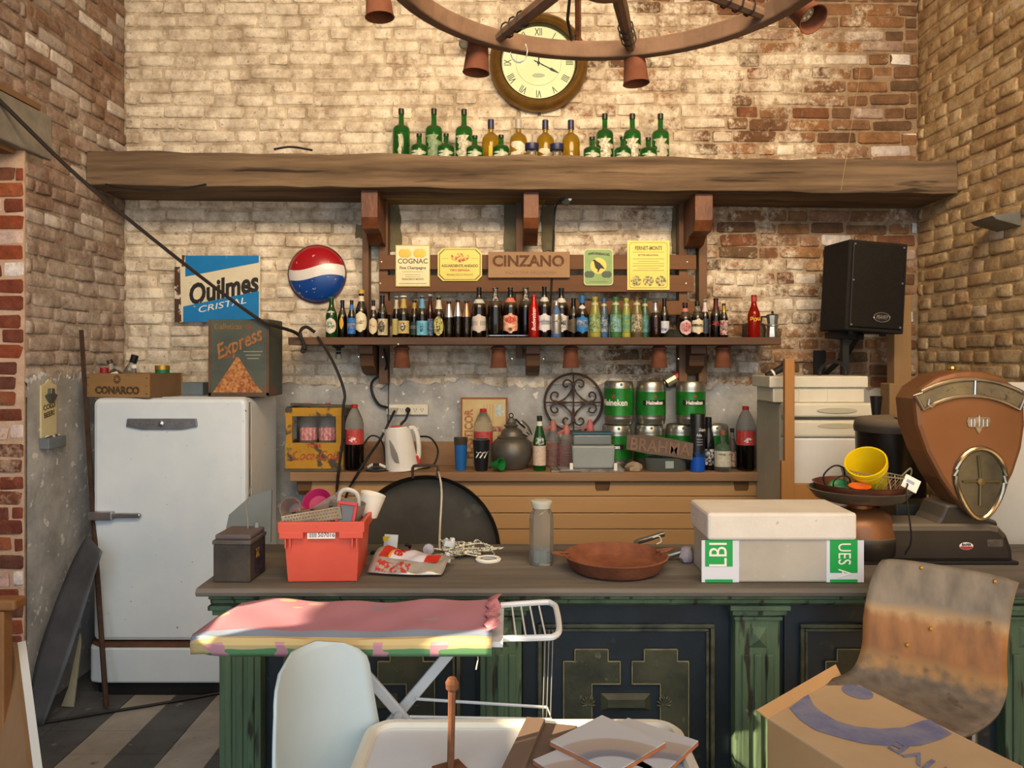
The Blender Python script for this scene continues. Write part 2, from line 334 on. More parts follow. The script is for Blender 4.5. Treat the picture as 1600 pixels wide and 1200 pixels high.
# beam (slightly out of level, as it lies)
bm = MB(); bl = W(135, 288, 4.17); br = W(1512, 303, 4.17); n = 36
rnd = random.Random(4)
ring = []
for i in range(n+1):
    t = i/n; x = XL+.01+(XR-XL-.02)*t; zb = bl.z+(br.z-bl.z)*t; j = lambda a=.005: rnd.uniform(-a, a)
    ring.append([(x, 4.17+j(), zb+j()), (x, 4.165+j(), zb+.10+j()), (x, 4.175+j(), zb+.185+j(.008)), (x, 4.59, zb+.185), (x, 4.59, zb)])
vs = [p for r in ring for p in r]
bm.add(vs, [(i*5+k, i*5+(k+1) % 5, i*5+5+(k+1) % 5, i*5+5+k) for i in range(n) for k in range(5)]+[(4, 3, 2, 1, 0), tuple(n*5+k for k in range(5))])
beam = tag(obj('timber_beam', bm, M_beam, bev=.006), 'massive rough timber beam spanning the back wall below the clock', 'beam')
def zbeam(x): return bl.z+(br.z-bl.z)*((x-XL)/(XR-XL))
ZBM = zbeam(0)
# hanging shelf unit under the beam
SHZ = 1.817; SHF = 4.25
sh = thing('bottle_shelf', 'dark wooden wall shelf unit with slatted back hung under the big beam', 'shelf', (0, 4.6, SHZ))
def L3(p): return (p.x, p.y-4.6, p.z-SHZ)
def pxbox(mb, x0, y0, x1, y1, Yf, Yb):
    a = W(x0, y1, Yf); b = W(x1, y0, Yf); mb.box(((a.x+b.x)/2, (Yf+Yb)/2-4.6, (a.z+b.z)/2-SHZ), (b.x-a.x, Yb-Yf, b.z-a.z)); return mb
a = W(450, 538, SHF); b = W(1221, 528, SHF)
shelf_board = MB(); shelf_board.box(((a.x+b.x)/2, (SHF+4.585)/2-4.6, -.021), (b.x-a.x, 4.585-SHF, .042))
obj('shelf_board', shelf_board, M_dk, sh, bev=.004)
obj('top_board', pxbox(MB(), 604, 300, 1082, 312, 4.44, 4.585), M_ply, sh)
for (x0, x1) in ((566, 576), (592, 606), (806, 817), (1061, 1074), (1092, 1105)):
    obj('post', pxbox(MB(), x0, 303, x1, 600 if x0 not in (566, 806) else 560, 4.50, 4.583), M_dkv, sh, bev=.003)
for k, (y0, y1) in enumerate(((398, 421), (430, 456), (470, 492))):
    s = obj('back_slat', pxbox(MB(), 592, y0, 1088 if k != 1 else 1084, y1, 4.475, 4.498), M_slat, sh, bev=.003)
    if k < 2:
        for x in ((596, 1074) if k == 0 else (594, 1072)):
            p = W(x, (y0+y1)/2, 4.475); obj('screw', MB().lathe([(.006, 0), (.004, .004), (0, .005)], 8, Matrix.Translation(L3(p)) @ Matrix.Rotation(R(90), 4, 'X')), M_steel, s)
# corbels under the beam and under the shelf
def corbel(x0, x1, ytop, ybot, name='corbel'):
    a = W(x0, ybot, 4.22); b = W(x1, ytop, 4.22); top = zbeam(a.x)-SHZ-.001; h = top-(a.z-SHZ)
    M = Matrix.Translation((0, 4.22-4.6, 0)); w = b.x-a.x; cx = (a.x+b.x)/2
    mb = MB(); prof = [(0, top), (0, top-h*.72), (.03, top-h), (.14, top-h*1.05), (.20, top-h*1.25), (.28, top-h*1.3), (.28, top)]
    poly = [(y, z) for y, z in prof]
    mb.prism(poly, -w/2, w/2, Matrix.Translation((cx, 4.22-4.6, 0)) @ Matrix(((0, 1, 0, 0), (1, 0, 0, 0), (0, 0, 1, 0), (0, 0, 0, 1))))
    return obj(name, mb, M_redw, sh, bev=.003)
corbel(564, 590, 300, 356); corbel(818, 842, 300, 356); corbel(1086, 1114, 300, 360)
for (x0, x1) in ((560, 582), (822, 844), (1080, 1104)):
    a = W(x0, 600, 4.36); b = W(x1, 540, 4.36); w = b.x-a.x
    mb = MB(); poly = [(0, -.044), (0, -.09), (.03, -.10), (.05, -.16), (.12, -.20), (.22, -.22), (.22, -.044)]
    mb.prism(poly, -w/2, w/2, Matrix.Translation(((a.x+b.x)/2, 4.363-4.6, 0)) @ Matrix(((0, 1, 0, 0), (1, 0, 0, 0), (0, 0, 1, 0), (0, 0, 0, 1))))
    obj('shelf_bracket', mb, M_dk, sh, bev=.003)
for x, y in ((622, 538), (800, 561), (849, 561), (1060, 561), (560, 558), (598, 558)):
    p = W(x, y, 4.36 if y > 550 else 4.249); obj('screw', MB().lathe([(.006, 0), (.004, .004), (0, .005)], 8, Matrix.Translation(L3(p)) @ Matrix.Rotation(R(90), 4, 'X')), M_steel, sh)
# lower shelf with brackets and back rail
M_low = mat('worn_pine_shelf', '7d5b3e', '9c7a58', 3, .7, bump=.25, bscale=14, stretch=(.15, 1, 1), spots='5a3f2a', sscale=7, sth=.66)
LSF = 4.28; LSZ = W(0, 738, LSF).z
ls = thing('wall_shelf', 'long worn pine shelf with rounded end carrying kegs and soda bottles', 'shelf', (0, 4.6, LSZ))
a = W(452, 738, LSF); b = W(1198, 738, LSF)
pl = [(a.x, -.32), (b.x-.05, -.32), (b.x-.015, -.305), (b.x, -.27), (b.x, -.016), (a.x, -.016)]
mb = MB(); mb.prism(pl, 0, .052, Matrix(((1, 0, 0, 0), (0, 0, 1, 0), (0, -1, 0, 0), (0, 0, 0, 1))))
obj('shelf_board', mb, M_low, ls, bev=.006)
a2 = W(575, 735, 4.57); b2 = W(830, 695, 4.57); mb = MB(); mb.box(((a.x+b.x)/2, -.028, .07), (b.x-a.x-.04, .022, .14)); obj('back_rail', mb, M_low, ls, bev=.003)
for x in (474, 942, 1160):
    p = W(x, 760, 4.3); w = .085
    mb = MB(); poly = [(0, -.053), (.01, -.11), (.035, -.135), (.075, -.145), (.22, -.16), (.22, -.053)]
    mb.prism(poly, -w/2, w/2, Matrix.Translation((p.x, -.29, 0)) @ Matrix(((0, 1, 0, 0), (1, 0, 0, 0), (0, 0, 1, 0), (0, 0, 0, 1))))
    obj('bracket', mb, mat('bracket_wood', '5b3f26', '75522f', 6, .6), ls, bev=.008)
# low pine cabinet under the shelf: boards and framed panels
M_pine = mat('honey_pine_board', 'a07a4e', 'b8905f', 2.5, .6, bump=.12, bscale=12, stretch=(.12, 1, 1), spots='7d5a36', sscale=5, sth=.68)
cb = thing('pine_cabinet', 'honey coloured pine sideboard with horizontal boards below the long shelf', 'cabinet', (0, 4.36, 0))
x0 = W(486, 800, 4.34).x; x1 = W(1184, 800, 4.34).x
mb = MB(); mb.box(((x0+x1)/2, .11, .42), (x1-x0-.04, .20, .84)); obj('body', mb, M_pine, cb)
zt = LSZ-.056; zz = [zt, zt-.085, zt-.18, zt-.27, zt-.36]
for k in range(4): obj('board', MB().box(((x0+x1)/2, -.02+.004*(k % 2), (zz[k]+zz[k+1])/2), (x1-x0, .04, zz[k]-zz[k+1]-.004)), M_pine, cb, bev=.003)
zb = zz[4]; xs = [W(v, 860, 4.34).x for v in (486, 640, 800, 945, 1098, 1184)]
obj('rail', MB().box(((x0+x1)/2, -.018, zb-.02), (x1-x0, .036, .036)), M_pine, cb, bev=.003)
for k in range(5):
    obj('door_panel', MB().box(((xs[k]+xs[k+1])/2, 0, (zb-.04+.12)/2), (xs[k+1]-xs[k]-.065, .02, zb-.04-.12)), M_pine, cb)
for k in range(6): obj('stile', MB().box((xs[k], -.018, (zb-.038+.08)/2), (.06, .036, zb-.038-.08)), M_pine, cb, bev=.003)
obj('plinth', MB().box(((x0+x1)/2, 0, .04), (x1-x0, .03, .08)), M_pine, cb)

# ---- the bar counter ----
CZ = .95; CF = 2.50
M_ctop = mat('grey_worn_counter_wood', '4c4740', '7a7268', 5, .75, bump=.4, bscale=22, stretch=(.10, 1, 1), spots='7c7366', sscale=4, sth=.66)
M_green = mat('flaking_green_paint', '425440', '586e50', 6, .75, bump=.5, bscale=22, stretch=(1.6, 1.6, .22), spots='2e2c20', sscale=16, sth=.58, c3='93a37a')
M_blue = mat('blue_black_paint', '12181c', '1d272e', 4, .5, bump=.2, bscale=14, spots='2c3328', sscale=14, sth=.68)
M_olive = mat('olive_black_raised_panel', '2a2c20', '42432f', 7, .55, bump=.3, bscale=26, spots='5a5a3e', sscale=34, sth=.68)
M_edge = mat('rubbed_moulding', '2a2c24', '55553f', 12, .5, bump=.2)
ct = thing('bar_counter', 'old panelled bar counter with green pilasters and dark blue fronts', 'counter', (0, CF, 0))
cx0 = -1.03; cx1 = 2.25
tp = MB(); prof = [(0, CZ-.024), (-.004, CZ-.012), (.004, CZ-.002), (.012, CZ), (.60, CZ), (.60, CZ-.03), (.03, CZ-.03), (.008, CZ-.028)]
tp.prism(prof, cx0, cx1, Matrix(((0, 1, 0, 0), (1, 0, 0, 0), (0, 0, 1, 0), (0, 0, 0, 1))))
obj('countertop', tp, M_ctop, ct)
mo = MB(); prof = [(.03, CZ-.03), (.028, CZ-.042), (.045, CZ-.05), (.048, CZ-.062), (.07, CZ-.075), (.13, CZ-.075), (.13, CZ-.03)]
mo.prism(prof, cx0+.03, cx1, Matrix(((0, 1, 0, 0), (1, 0, 0, 0), (0, 0, 1, 0), (0, 0, 0, 1)))); obj('cornice', mo, M_green, ct)
obj('carcass', MB().box(((cx0+.06+cx1)/2, .345, (CZ-.03)/2), (cx1-cx0-.06, .44, CZ-.031)), M_blue, ct)
obj('inner_shelf', MB().box(((cx0+.3+.4)/2, .80, .49), (1.3, .40, .03)), M_pine, ct)
pil = [(343, 408), (750, 815), (1148, 1218), (1570, 1640)]
s = 2.58/F
for (p0, p1) in pil:
    X0 = (p0-800)*s; X1 = (p1-800)*s; w = X1-X0; c = (X0+X1)/2
    o = obj('pilaster', MB().box((c, .105, .44), (w, .06, .87)), M_green, ct, bev=.004)
    obj('capital', MB().box((c, .095, .855), (w+.03, .085, .02)).box((c, .09, .872), (w+.05, .1, .016)).box((c, .1, .83), (w+.012, .07, .012)), M_green, o, bev=.003)
    for k in (-1, 0, 1): obj('flute', MB().box((c+k*w*.27, .072, .38), (w*.17, .012, .66)), M_green, o, bev=.005)
    d = MB(); zc = .765; q = w*.21; d.add([(c-q, .075, zc-q*1.1), (c+q, .075, zc-q*1.1), (c+q, .075, zc+q*1.1), (c-q, .075, zc+q*1.1), (c, .055, zc)], [(0, 1, 4), (1, 2, 4), (2, 3, 4), (3, 0, 4)]); obj('diamond_boss', d, M_green, o)
def panel_poly(f): return [((x-722)/4*s*1.02, CAMH+(HZ-(900+y/4))*2.62/F) for x, y in f]
LP = [(335, 525), (405, 525), (405, 450), (610, 450), (610, 525), (685, 525), (685, 665), (510, 665), (510, 905), (685, 905), (685, 1045), (610, 1045), (610, 1120), (405, 1120), (405, 1045), (335, 1045)]
def ringbox(mb, x0, x1, z0, z1, t, y0, y1):
    ym = (y0+y1)/2; d = y1-y0
    return mb.box(((x0+x1)/2, ym, z1-t/2), (x1-x0, d, t)).box(((x0+x1)/2, ym, z0+t/2), (x1-x0, d, t)).box((x0+t/2, ym, (z0+z1)/2), (t, d, z1-z0-2*t)).box((x1-t/2, ym, (z0+z1)/2), (t, d, z1-z0-2*t))
for c in (579, 980, 1394):
    C = (c-800)*s; zt = .80; zb0 = .20; hw = .30
    pn = obj('front_panel', MB().box((C, .125, .44), (.70, .02, .86)), M_blue, ct)
    obj('frame_moulding', ringbox(ringbox(MB(), C-hw, C+hw, zb0-.03, zt, .014, .098, .116), C-hw+.018, C+hw-.018, zb0-.012, zt-.018, .010, .105, .117), M_edge, pn, bev=.003)
    T = Matrix.Translation((C, 0, 0))
    for sg in (1, -1):
        poly = [(sg*x, z) for x, z in panel_poly(LP)]
        q = obj('raised_panel', MB().prism(poly, .106, .118, T), M_olive, pn, bev=.004)
        ou = MB()
        for i in range(len(poly)):
            (xa, za), (xb, zb_) = poly[i], poly[(i+1) % len(poly)]; ou.tube([(xa, .106, za), (xb, .106, zb_)], .0022, 4, M=T)
        obj('rubbed_edge', ou, mat('worn_edge', '6a6448', '8a8460', 20, .6), q)
        cz = panel_poly([(0, 795)])[0][1]; rx = sg*((480-722)/4*s); ro = MB()
        for k in range(9):
            a = R(90+sg*(-90+k*22.5)); ro.tube([(rx, .105, cz), (rx+.02*math.cos(a), .102, cz+.026*math.sin(a)), (rx+.026*math.cos(a), .106, cz+.036*math.sin(a))], [.002, .004, .002], 5, M=T)
        obj('rosette', ro, M_edge, pn)
    z0, z1 = panel_poly([(0, 840)])[0][1], panel_poly([(0, 725)])[0][1]; x = (885-722)/4*s
    cp = MB(); cp.add([(C-x, .117, z0), (C+x, .117, z0), (C+x, .117, z1), (C-x, .117, z1), (C-x+.025, .10, z0+.018), (C+x-.025, .10, z0+.018), (C+x-.025, .10, z1-.018), (C-x+.025, .10, z1-.018)], [(0, 1, 5, 4), (1, 2, 6, 5), (2, 3, 7, 6), (3, 0, 4, 7), (4, 5, 6, 7)]); obj('centre_boss', cp, M_olive, pn)
# ---- old white refrigerator ----
M_enam = mat('aged_white_enamel', 'c6d2da', 'd8e0e4', 2, .35, spots='6e5c4c', sscale=38, sth=.705)
M_rust = mat('rusted_enamel_edge', 'bcc0c0', '8a6a50', 9, .6, ramp=(.5, .72))
M_chr = mat('dull_chrome', '8f9296', rough=.3, metal=.9, c2='b4b6b8', scale=9)
M_blk = mat('matt_black', '131313', rough=.6)
fr = thing('refrigerator', 'vintage rounded white enamel refrigerator with rusty base beside the left wall', 'refrigerator', (-1.739, 3.9, 0))
def rslab(w, h, r, y0, y1, cz): return MB().prism(rrect(w, h, r, 6, 0, cz), y0, y1)
obj('cabinet', rslab(.775, 1.43, .05, .085, .50, .785), M_enam, fr, smooth=True)
dr = obj('door', rslab(.78, 1.235, .035, 0, .08, .8805), M_enam, fr, bev=.022)
obj('base_panel', MB().prism([(-.40, .0), (-.38, -.035), (-.33, -.05), (.33, -.05), (.38, -.035), (.40, 0), (.40, .48), (-.40, .48)], -.25, -.07, Matrix(((1, 0, 0, 0), (0, 0, 1, 0), (0, -1, 0, 0), (0, 0, 0, 1)))), M_enam, fr, bev=.012)
obj('rust_line', MB().prism([(-.395, .002), (-.33, -.046), (.33, -.046), (.395, .002), (.395, .1), (-.395, .1)], -.257, -.2505, Matrix(((1, 0, 0, 0), (0, 0, 1, 0), (0, -1, 0, 0), (0, 0, 0, 1)))), mat('rust', '4a3226', '6a4630', 14, .9), fr)
obj('plinth', MB().prism([(-.37, .02), (-.31, -.02), (.36, -.02), (.36, .4), (-.37, .4)], -.07, 0, Matrix(((1, 0, 0, 0), (0, 0, 1, 0), (0, -1, 0, 0), (0, 0, 0, 1)))), M_blk, fr)
np_ = obj('nameplate', MB().prism([(-.175, .025), (.175, .025), (.18, -.015), (.10, -.03), (-.10, -.03), (-.18, -.015)], -.014, 0, Matrix.Translation((-.035, 0, 1.37))), mat('zinc_plate', '70747a', '8a8e94', 12, .4, metal=.6), fr, bev=.003)
obj('emblem', MB().lathe([(.018, 0), (.014, .008), (0, .012)], 14, Matrix.Translation((-.035, -.014, 1.37)) @ Matrix.Rotation(R(90), 4, 'X')), M_steel, np_)
text('GENERAL', .024, M_steel, np_, (-.125, -.0148, 1.37), xs=1.3); text('ELECTRIC', .024, M_steel, np_, (.062, -.0148, 1.37), xs=1.2)
obj('handle', MB().box((-.335, -.02, .905), (.12, .035, .042)).prism([(-.28, -.012), (-.14, -.010), (-.135, 0), (-.14, .012), (-.28, .014)], -.03, -.012, Matrix.Translation((0, 0, .905))), M_chr, fr, bev=.008)
obj('hinge_strip', MB().box((.388, .05, 1.2), (.006, .02, .55)), M_chr, fr)
# ---- small white fridge on the right ----
M_whp = mat('ivory_plastic', 'cfc9b4', 'dcd6c2', 4, .45)
M_whd = mat('white_fridge_door', 'd2d0ca', 'dedcd6', 3, .4)
f2 = thing('small_fridge', 'cream undercounter fridge standing by the loudspeaker corner', 'refrigerator', (1.615, 3.9, 0))
obj('body', MB().box((0, .22, .735), (.49, .37, 1.47)), mat('cream_side', 'a8a48e', 'b8b49e', 3, .5), f2, bev=.008)
obj('door', MB().box((0, 0, .66), (.49, .06, 1.28)), M_whd, f2, bev=.012)
obj('control_panel', MB().box((0, 0, 1.44), (.49, .065, .07)), M_whp, f2, bev=.01)
obj('door_top', MB().box((0, -.004, 1.345), (.49, .066, .085)), M_whp, f2, bev=.012)
for z in (1.438, 1.36): obj('handle_recess', MB().prism(circ(.10, 24, .02, z, .014), -.039, -.03), mat('recess_plastic', 'b8b298', rough=.5), f2)
# ---------------- bottles ----------------
PROF = {
 'long': [(0, 0), (.92, 0), (1, .02), (1, .50), (.97, .56), (.80, .64), (.52, .74), (.42, .82), (.40, .955), (.46, .96), (.46, .985), (.40, .99)],
 'litre': [(0, 0), (.94, 0), (1, .02), (1, .56), (.95, .63), (.76, .70), (.48, .77), (.36, .84), (.32, .96), (.38, .965), (.38, .99), (.30, .995)],
 'alu': [(0, 0), (.94, 0), (1, .02), (1, .55), (.95, .62), (.72, .74), (.48, .82), (.44, .97), (.40, .99)],
 'cone': [(0, 0), (.94, 0), (1, .02), (1, .52), (.93, .60), (.66, .78), (.48, .88), (.44, .955), (.5, .96), (.5, .985), (.42, .99)],
 'gin': [(0, 0), (.96, 0), (1, .02), (1, .60), (.97, .645), (.80, .685), (.42, .71), (.31, .74), (.29, .96), (.29, .97)],
 'gins': [(0, 0), (.96, 0), (1, .03), (1, .42), (.96, .49), (.78, .55), (.38, .60), (.30, .64), (.28, .95), (.28, .97)],
 'amber': [(0, 0), (.96, 0), (1, .02), (1, .50), (.96, .58), (.80, .65), (.45, .70), (.30, .73), (.29, .97)],
 'pet': [(0, 0), (.75, 0), (.95, .02), (1, .06), (1, .42), (.98, .44), (.98, .62), (1, .64), (.98, .70), (.85, .78), (.60, .87), (.34, .935), (.28, .945), (.28, .975)],
 'wine': [(0, 0), (.95, 0), (1, .02), (1, .52), (.95, .58), (.76, .68), (.52, .78), (.42, .86), (.38, .97), (.38, .985)],
 'whisky': [(0, 0), (.96, 0), (1, .02), (1, .46), (.95, .55), (.70, .64), (.36, .70), (.30, .73), (.28, .93)],
}
def pr(prof, R_, h, zt):
    P = PROF[prof]; z = zt/h
    for (r0, z0), (r1, z1) in zip(P, P[1:]):
        if z0 <= z <= z1 and z1 > z0: return R_*(r0+(r1-r0)*(z-z0)/(z1-z0))
    return R_*P[-1][0]
G_dark = mat('dark_brown_glass', '0d0806', rough=.12, dust=.55, spec=.6)
G_green = mat('dark_green_glass', '0c2a10', rough=.12, dust=.5, spec=.6)
G_gin = mat('green_glass', '2f7a34', rough=.08, trans=.75, dust=.35, ior=1.3)
G_amb = mat('yellow_liqueur_glass', 'a8861c', rough=.1, trans=.6, dust=.4, ior=1.3)
G_clear = mat('clear_glass', 'e4e8e6', rough=.06, trans=.95, ior=1.25)
G_red = mat('red_glass', '9a1a10', rough=.12, trans=.4, ior=1.3)
G_pet = mat('dusty_clear_pet', 'cfd0cc', rough=.18, trans=.85, ior=1.12, dust=.35)
G_cola = mat('dark_cola', '0a0504', rough=.1, spec=.6)
_mc = {}
def cm(hexc, rough=.55, metal=0, c2=None):
    k = (hexc, rough, metal, c2)
    if k not in _mc: _mc[k] = mat('paint_'+hexc, hexc, c2, 60, rough, metal, ramp=(.46, .54))
    return _mc[k]
GOLD = cm('b08d3a', .35, .7); SILV = cm('b9bbbd', .3, .8)
def bottle(name, label, base, h, r, prof, glass, lab=(), cap=None, group=None, cat='bottle', rx=0, rz=0, ry=0, n=18, liquid=None):
    """lab: (part_name, z0, z1, colour, half_angle, shape, c2)"""
    t = thing(name, label, cat, base, rz, group, rx, ry)
    body = obj('glass_body', MB().lathe([(a*r, b*h) for a, b in PROF[prof]], n), glass, t, smooth=True)
    if cap:
        col, z0, cr = cap[:3]; m = col if not isinstance(col, str) else cm(col, .4)
        rc = pr(prof, r, h, min(z0, .97)*h)*cr; obj('cap', MB().lathe([(rc*.98, z0*h), (rc, z0*h+.002), (rc, h*.995), (rc*.9, h), (0, h)], 14), m, t, smooth=True)
    for l in lab:
        nm, z0, z1, col, ha, shape = l[:6]; c2 = l[6] if len(l) > 6 else None
        m = col if not isinstance(col, str) else cm(col, .55, 0, c2)
        k = 12; mb = MB(); vs = []; fs = []; zs = [z0+(z1-z0)*j/8 for j in range(9)]
        for j, z in enumerate(zs):
            v = 2*j/8-1
            w = {'rect': 1, 'oval': math.sqrt(max(0.02, 1-v*v)), 'round': min(1, math.sqrt(max(.02, 1-v**6))), 'leaf': max(.06, (1-v*v)*(.7-.3*v)), 'torn': .75+.25*math.sin(9*v+z0*40)}[shape]
            rr = pr(prof, r, h, z*h)+.0008
            for i in range(k+1):
                a = R(ha*w*(2*i/k-1)+(ha*.25*math.sin(5*v) if shape == 'torn' else 0)); vs.append((rr*math.sin(a), -rr*math.cos(a), z*h))
        fs = [(j*(k+1)+i, j*(k+1)+i+1, (j+1)*(k+1)+i+1, (j+1)*(k+1)+i) for j in range(8) for i in range(k)]
        obj(nm, mb.add(vs, fs), m, t, smooth=True)
    if liquid: z1 = liquid[1]; obj('liquid', MB().lathe([(0, .004)]+[(a*r*1.006, max(.004, b*h)) for a, b in PROF[prof] if b < z1 and a > 0]+[(pr(prof, r, h, z1*h)*1.006, z1*h), (0, z1*h)], n), liquid[0], t, smooth=True)
    return t
GB = 'beer bottles on the upper shelf'
def beer(x, top, w, prof, lab, label, glass=None, cap=None, Y=4.36, name='beer_bottle', group=GB):
    base = W(x, 0, Y); s = Y/F; zt = CAMH+(HZ-top)*s
    return bottle(name, label, (base.x, Y, SHZ), zt-SHZ, w*s/2, prof, glass or G_dark, lab, cap, group)
L = 'label'; N = 'neck_label'
beer(518, 464, 18, 'long', [(L, .10, .48, 'd8d0c0', 62, 'oval'), ('label_print', .2, .42, '2f8a5c', 30, 'round', 'd8d0c0'), ('label_band', .26, .31, 'c04438', 48, 'rect'), (N, .60, .66, 'b8bcb8', 70, 'leaf')], 'green glass beer bottle with pinkish oval label, first from the left on the upper shelf', mat('green_beer_glass', '0e3a12', rough=.12, dust=.2), ('2c6a2c', .95, 1.15))
beer(535, 469, 15, 'long', [(L, .22, .6, 'd0a020', 34, 'leaf')], 'dark beer bottle with slim yellow leaf shaped label', cap=('2a2620', .955, 1.1), Y=4.38)
beer(549.5, 469, 13, 'long', [(L, .10, .52, '1f5fae', 75, 'rect', '3a78c0'), ('label_stripe', .24, .38, 'd8dce0', 75, 'rect'), (N, .74, .88, '3a70b8', 80, 'rect')], 'small dark beer bottle with blue label beside the yellow leaf bottle', cap=('1a1a1e', .955, 1.1), Y=4.33)
beer(564.5, 453, 19, 'long', [(L, .12, .54, 'd9cfa6', 72, 'oval', 'e4dcbc'), ('label_print', .28, .36, '8a7a50', 40, 'rect', 'd9cfa6'), (N, .76, .87, 'd8d0b0', 85, 'rect')], 'tall gold capped beer bottle with large cream oval label', cap=('c0a040', .92, 1.3))
beer(583.5, 469, 14, 'long', [(L, .09, .52, 'd6c8a0', 66, 'oval'), ('label_band', .24, .36, 'b04a34', 66, 'rect', 'd8c8b0'), (N, .74, .84, 'd4b8b0', 80, 'rect')], 'small brown beer bottle with cream oval label crossed by a red band', cap=('3a1a12', .955, 1.1), Y=4.325)
t = beer(597.5, 461, 17, 'long', [(L, .06, .44, 'b8a880', 78, 'rect', 'd0c4a0'), ('label_print', .1, .4, '2a2622', 34, 'oval', '8a8070')], 'dark beer bottle with square cream label and wire clip on its shoulder', cap=('2c2a26', .97, 1.1))
obj('wire_clip', MB().tube([(-.018, -.03, .152), (-.006, -.034, .138), (.012, -.032, .15), (.016, -.028, .168)], .0015, 5), SILV, t)
beer(619.5, 463, 13, 'long', [(L, .08, .46, 'd6c074', 75, 'rect'), (N, .70, .92, 'c8c0a4', 85, 'rect')], 'beer bottle with cream neck foil half hidden behind the portrait label bottle', cap=('d8d4c8', .955, 1.15), Y=4.44)
beer(630.5, 462, 18, 'long', [(L, .10, .40, 'c0a860', 78, 'rect', 'cbb878'), ('label_print', .15, .37, '2c2620', 28, 'oval', 'd8d0b8'), (N, .70, .93, 'b89c50', 85, 'rect')], 'brown beer bottle with gold square label showing a round portrait', cap=('e0dcd0', .96, 1.2))
beer(647.5, 469, 15, 'long', [(L, .08, .42, '24322c', 75, 'rect'), ('label_stripe', .24, .34, 'a8acaa', 75, 'rect'), (N, .78, .93, 'b0983c', 85, 'rect')], 'dark beer bottle with black label and gold neck foil', cap=('5a4a20', .955, 1.1), Y=4.415)
beer(659.5, 462, 17, 'long', [(L, .06, .40, '5aa8c4', 78, 'rect', '7cc0d4'), ('label_print', .14, .34, '2a5a70', 16, 'rect', '5aa8c4'), (N, .70, .93, '5a9cc0', 85, 'rect')], 'beer bottle with pale turquoise label and turquoise neck', cap=('6a6a60', .96, 1.15))
beer(672, 460, 12, 'long', [(L, .06, .44, '3a6a9c', 75, 'rect', '8aa0b8')], 'slim reddish necked bottle with blue label behind the turquoise one', mat('red_brown_glass', '3a140c', rough=.12, dust=.3), ('b8a878', .96, 1.15), Y=4.45)
beer(685.5, 462, 17, 'long', [(L, .05, .50, 'd4cc7c', 60, 'oval', '8a8444'), ('label_print', .14, .40, '3a3a20', 22, 'rect', 'd4cc7c'), (N, .68, .9, 'd8d4c0', 85, 'rect')], 'dark beer bottle with yellowish oval label and white neck paper', cap=('6a6450', .955, 1.2))
for x, tp, d, fo in ((701.5, 471, 'leftmost', SILV), (715.5, 468.5, 'middle', SILV), (729, 470, 'rightmost, copper tinted', cm('b0866a', .35, .7))):
    beer(x, tp, 14, 'cone', [(N, .56, .93, fo, 179, 'rect'), ('label_print', .12, .46, '4a4642', 12, 'rect', '1a1412')], d+' of three slim dark bottles with long metallic neck foil', cap=('3a342c', .95, 1.1))
beer(748.5, 449, 22, 'litre', [(L, .10, .46, 'd0c4b8', 70, 'round'), ('label_band', .24, .33, '2c5a44', 74, 'rect'), (N, .68, .76, 'c8ccc4', 100, 'rect')], 'one litre beer bottle with pale label crossed by a dark green band', cap=('1e1c1a', .95, 1.15))
beer(774, 449, 24, 'litre', [(N, .73, .99, 'a8a29c', 40, 'rect', '4a4640')], 'big unlabelled dark bottle with silver neck strip left of the orange label bottle', cap=('2a2826', .96, 1.1))
beer(797.5, 449, 23, 'litre', [(L, .09, .48, 'd88a6a', 72, 'round', 'e8c0a0'), ('label_print', .28, .42, 'b8402c', 48, 'oval'), ('crest', .13, .2, '5a4a38', 16, 'oval'), (N, .70, .79, 'd87a60', 95, 'rect')], 'one litre beer bottle with large orange label', cap=('6a6048', .955, 1.15))
beer(821.5, 449, 24, 'litre', [(N, .73, .99, 'b0aaa0', 40, 'rect', '4a4640')], 'big unlabelled dark bottle behind the red aluminium bottle', cap=('2a2826', .96, 1.1), Y=4.44)
t = beer(834, 460, 17, 'alu', [], 'bright red aluminium beer bottle with white script', mat('red_aluminium', 'b01e16', rough=.25, metal=.5), ('a83028', .95, 1.1), Y=4.32)
text('Budweiser', .030, cm('f0e6e0'), t, (0, 0, .10), (0, R(-90), 0), shear=.25, bold=.0002)
for v in t.children[-1].data.vertices: v.co.y -= .0325
beer(850.5, 448, 21, 'litre', [(L, .11, .47, 'dcdcdc', 74, 'round'), ('label_stripe', .25, .36, 'a8c4d4', 74, 'rect', 'd0c8d8'), (N, .70, .80, 'd8d4cc', 90, 'round')], 'one litre beer bottle with white rounded label and pale blue stripe', cap=('1a1a1a', .955, 1.15))
beer(869, 470, 16, 'alu', [('foot_band', .01, .10, '2a5c9c', 179, 'rect'), ('shoulder_band', .62, .88, '4a6890', 179, 'leaf'), ('label_print', .42, .46, '4a4238', 40, 'rect', 'b0a898')], 'silver aluminium beer bottle with blue foot', mat('brushed_aluminium', 'a8a49c', rough=.3, metal=.7), ('b8b8b8', .95, 1.1), Y=4.32)
beer(877, 450, 22, 'litre', [(L, .12, .48, 'e0dcd8', 72, 'round'), ('label_print', .18, .42, '2a2424', 40, 'oval', 'e0dcd8'), (N, .70, .80, 'd8d4cc', 90, 'round')], 'one litre beer bottle with black and white label behind the silver bottle', cap=('1a1a1a', .955, 1.15), Y=4.45)
beer(896, 466, 17, 'long', [(L, .12, .5, '5a4c38', 70, 'round', '6a5a44')], 'dusty brown bottle with faded brown label', cap=('3a2a20', .955, 1.15), Y=4.395)
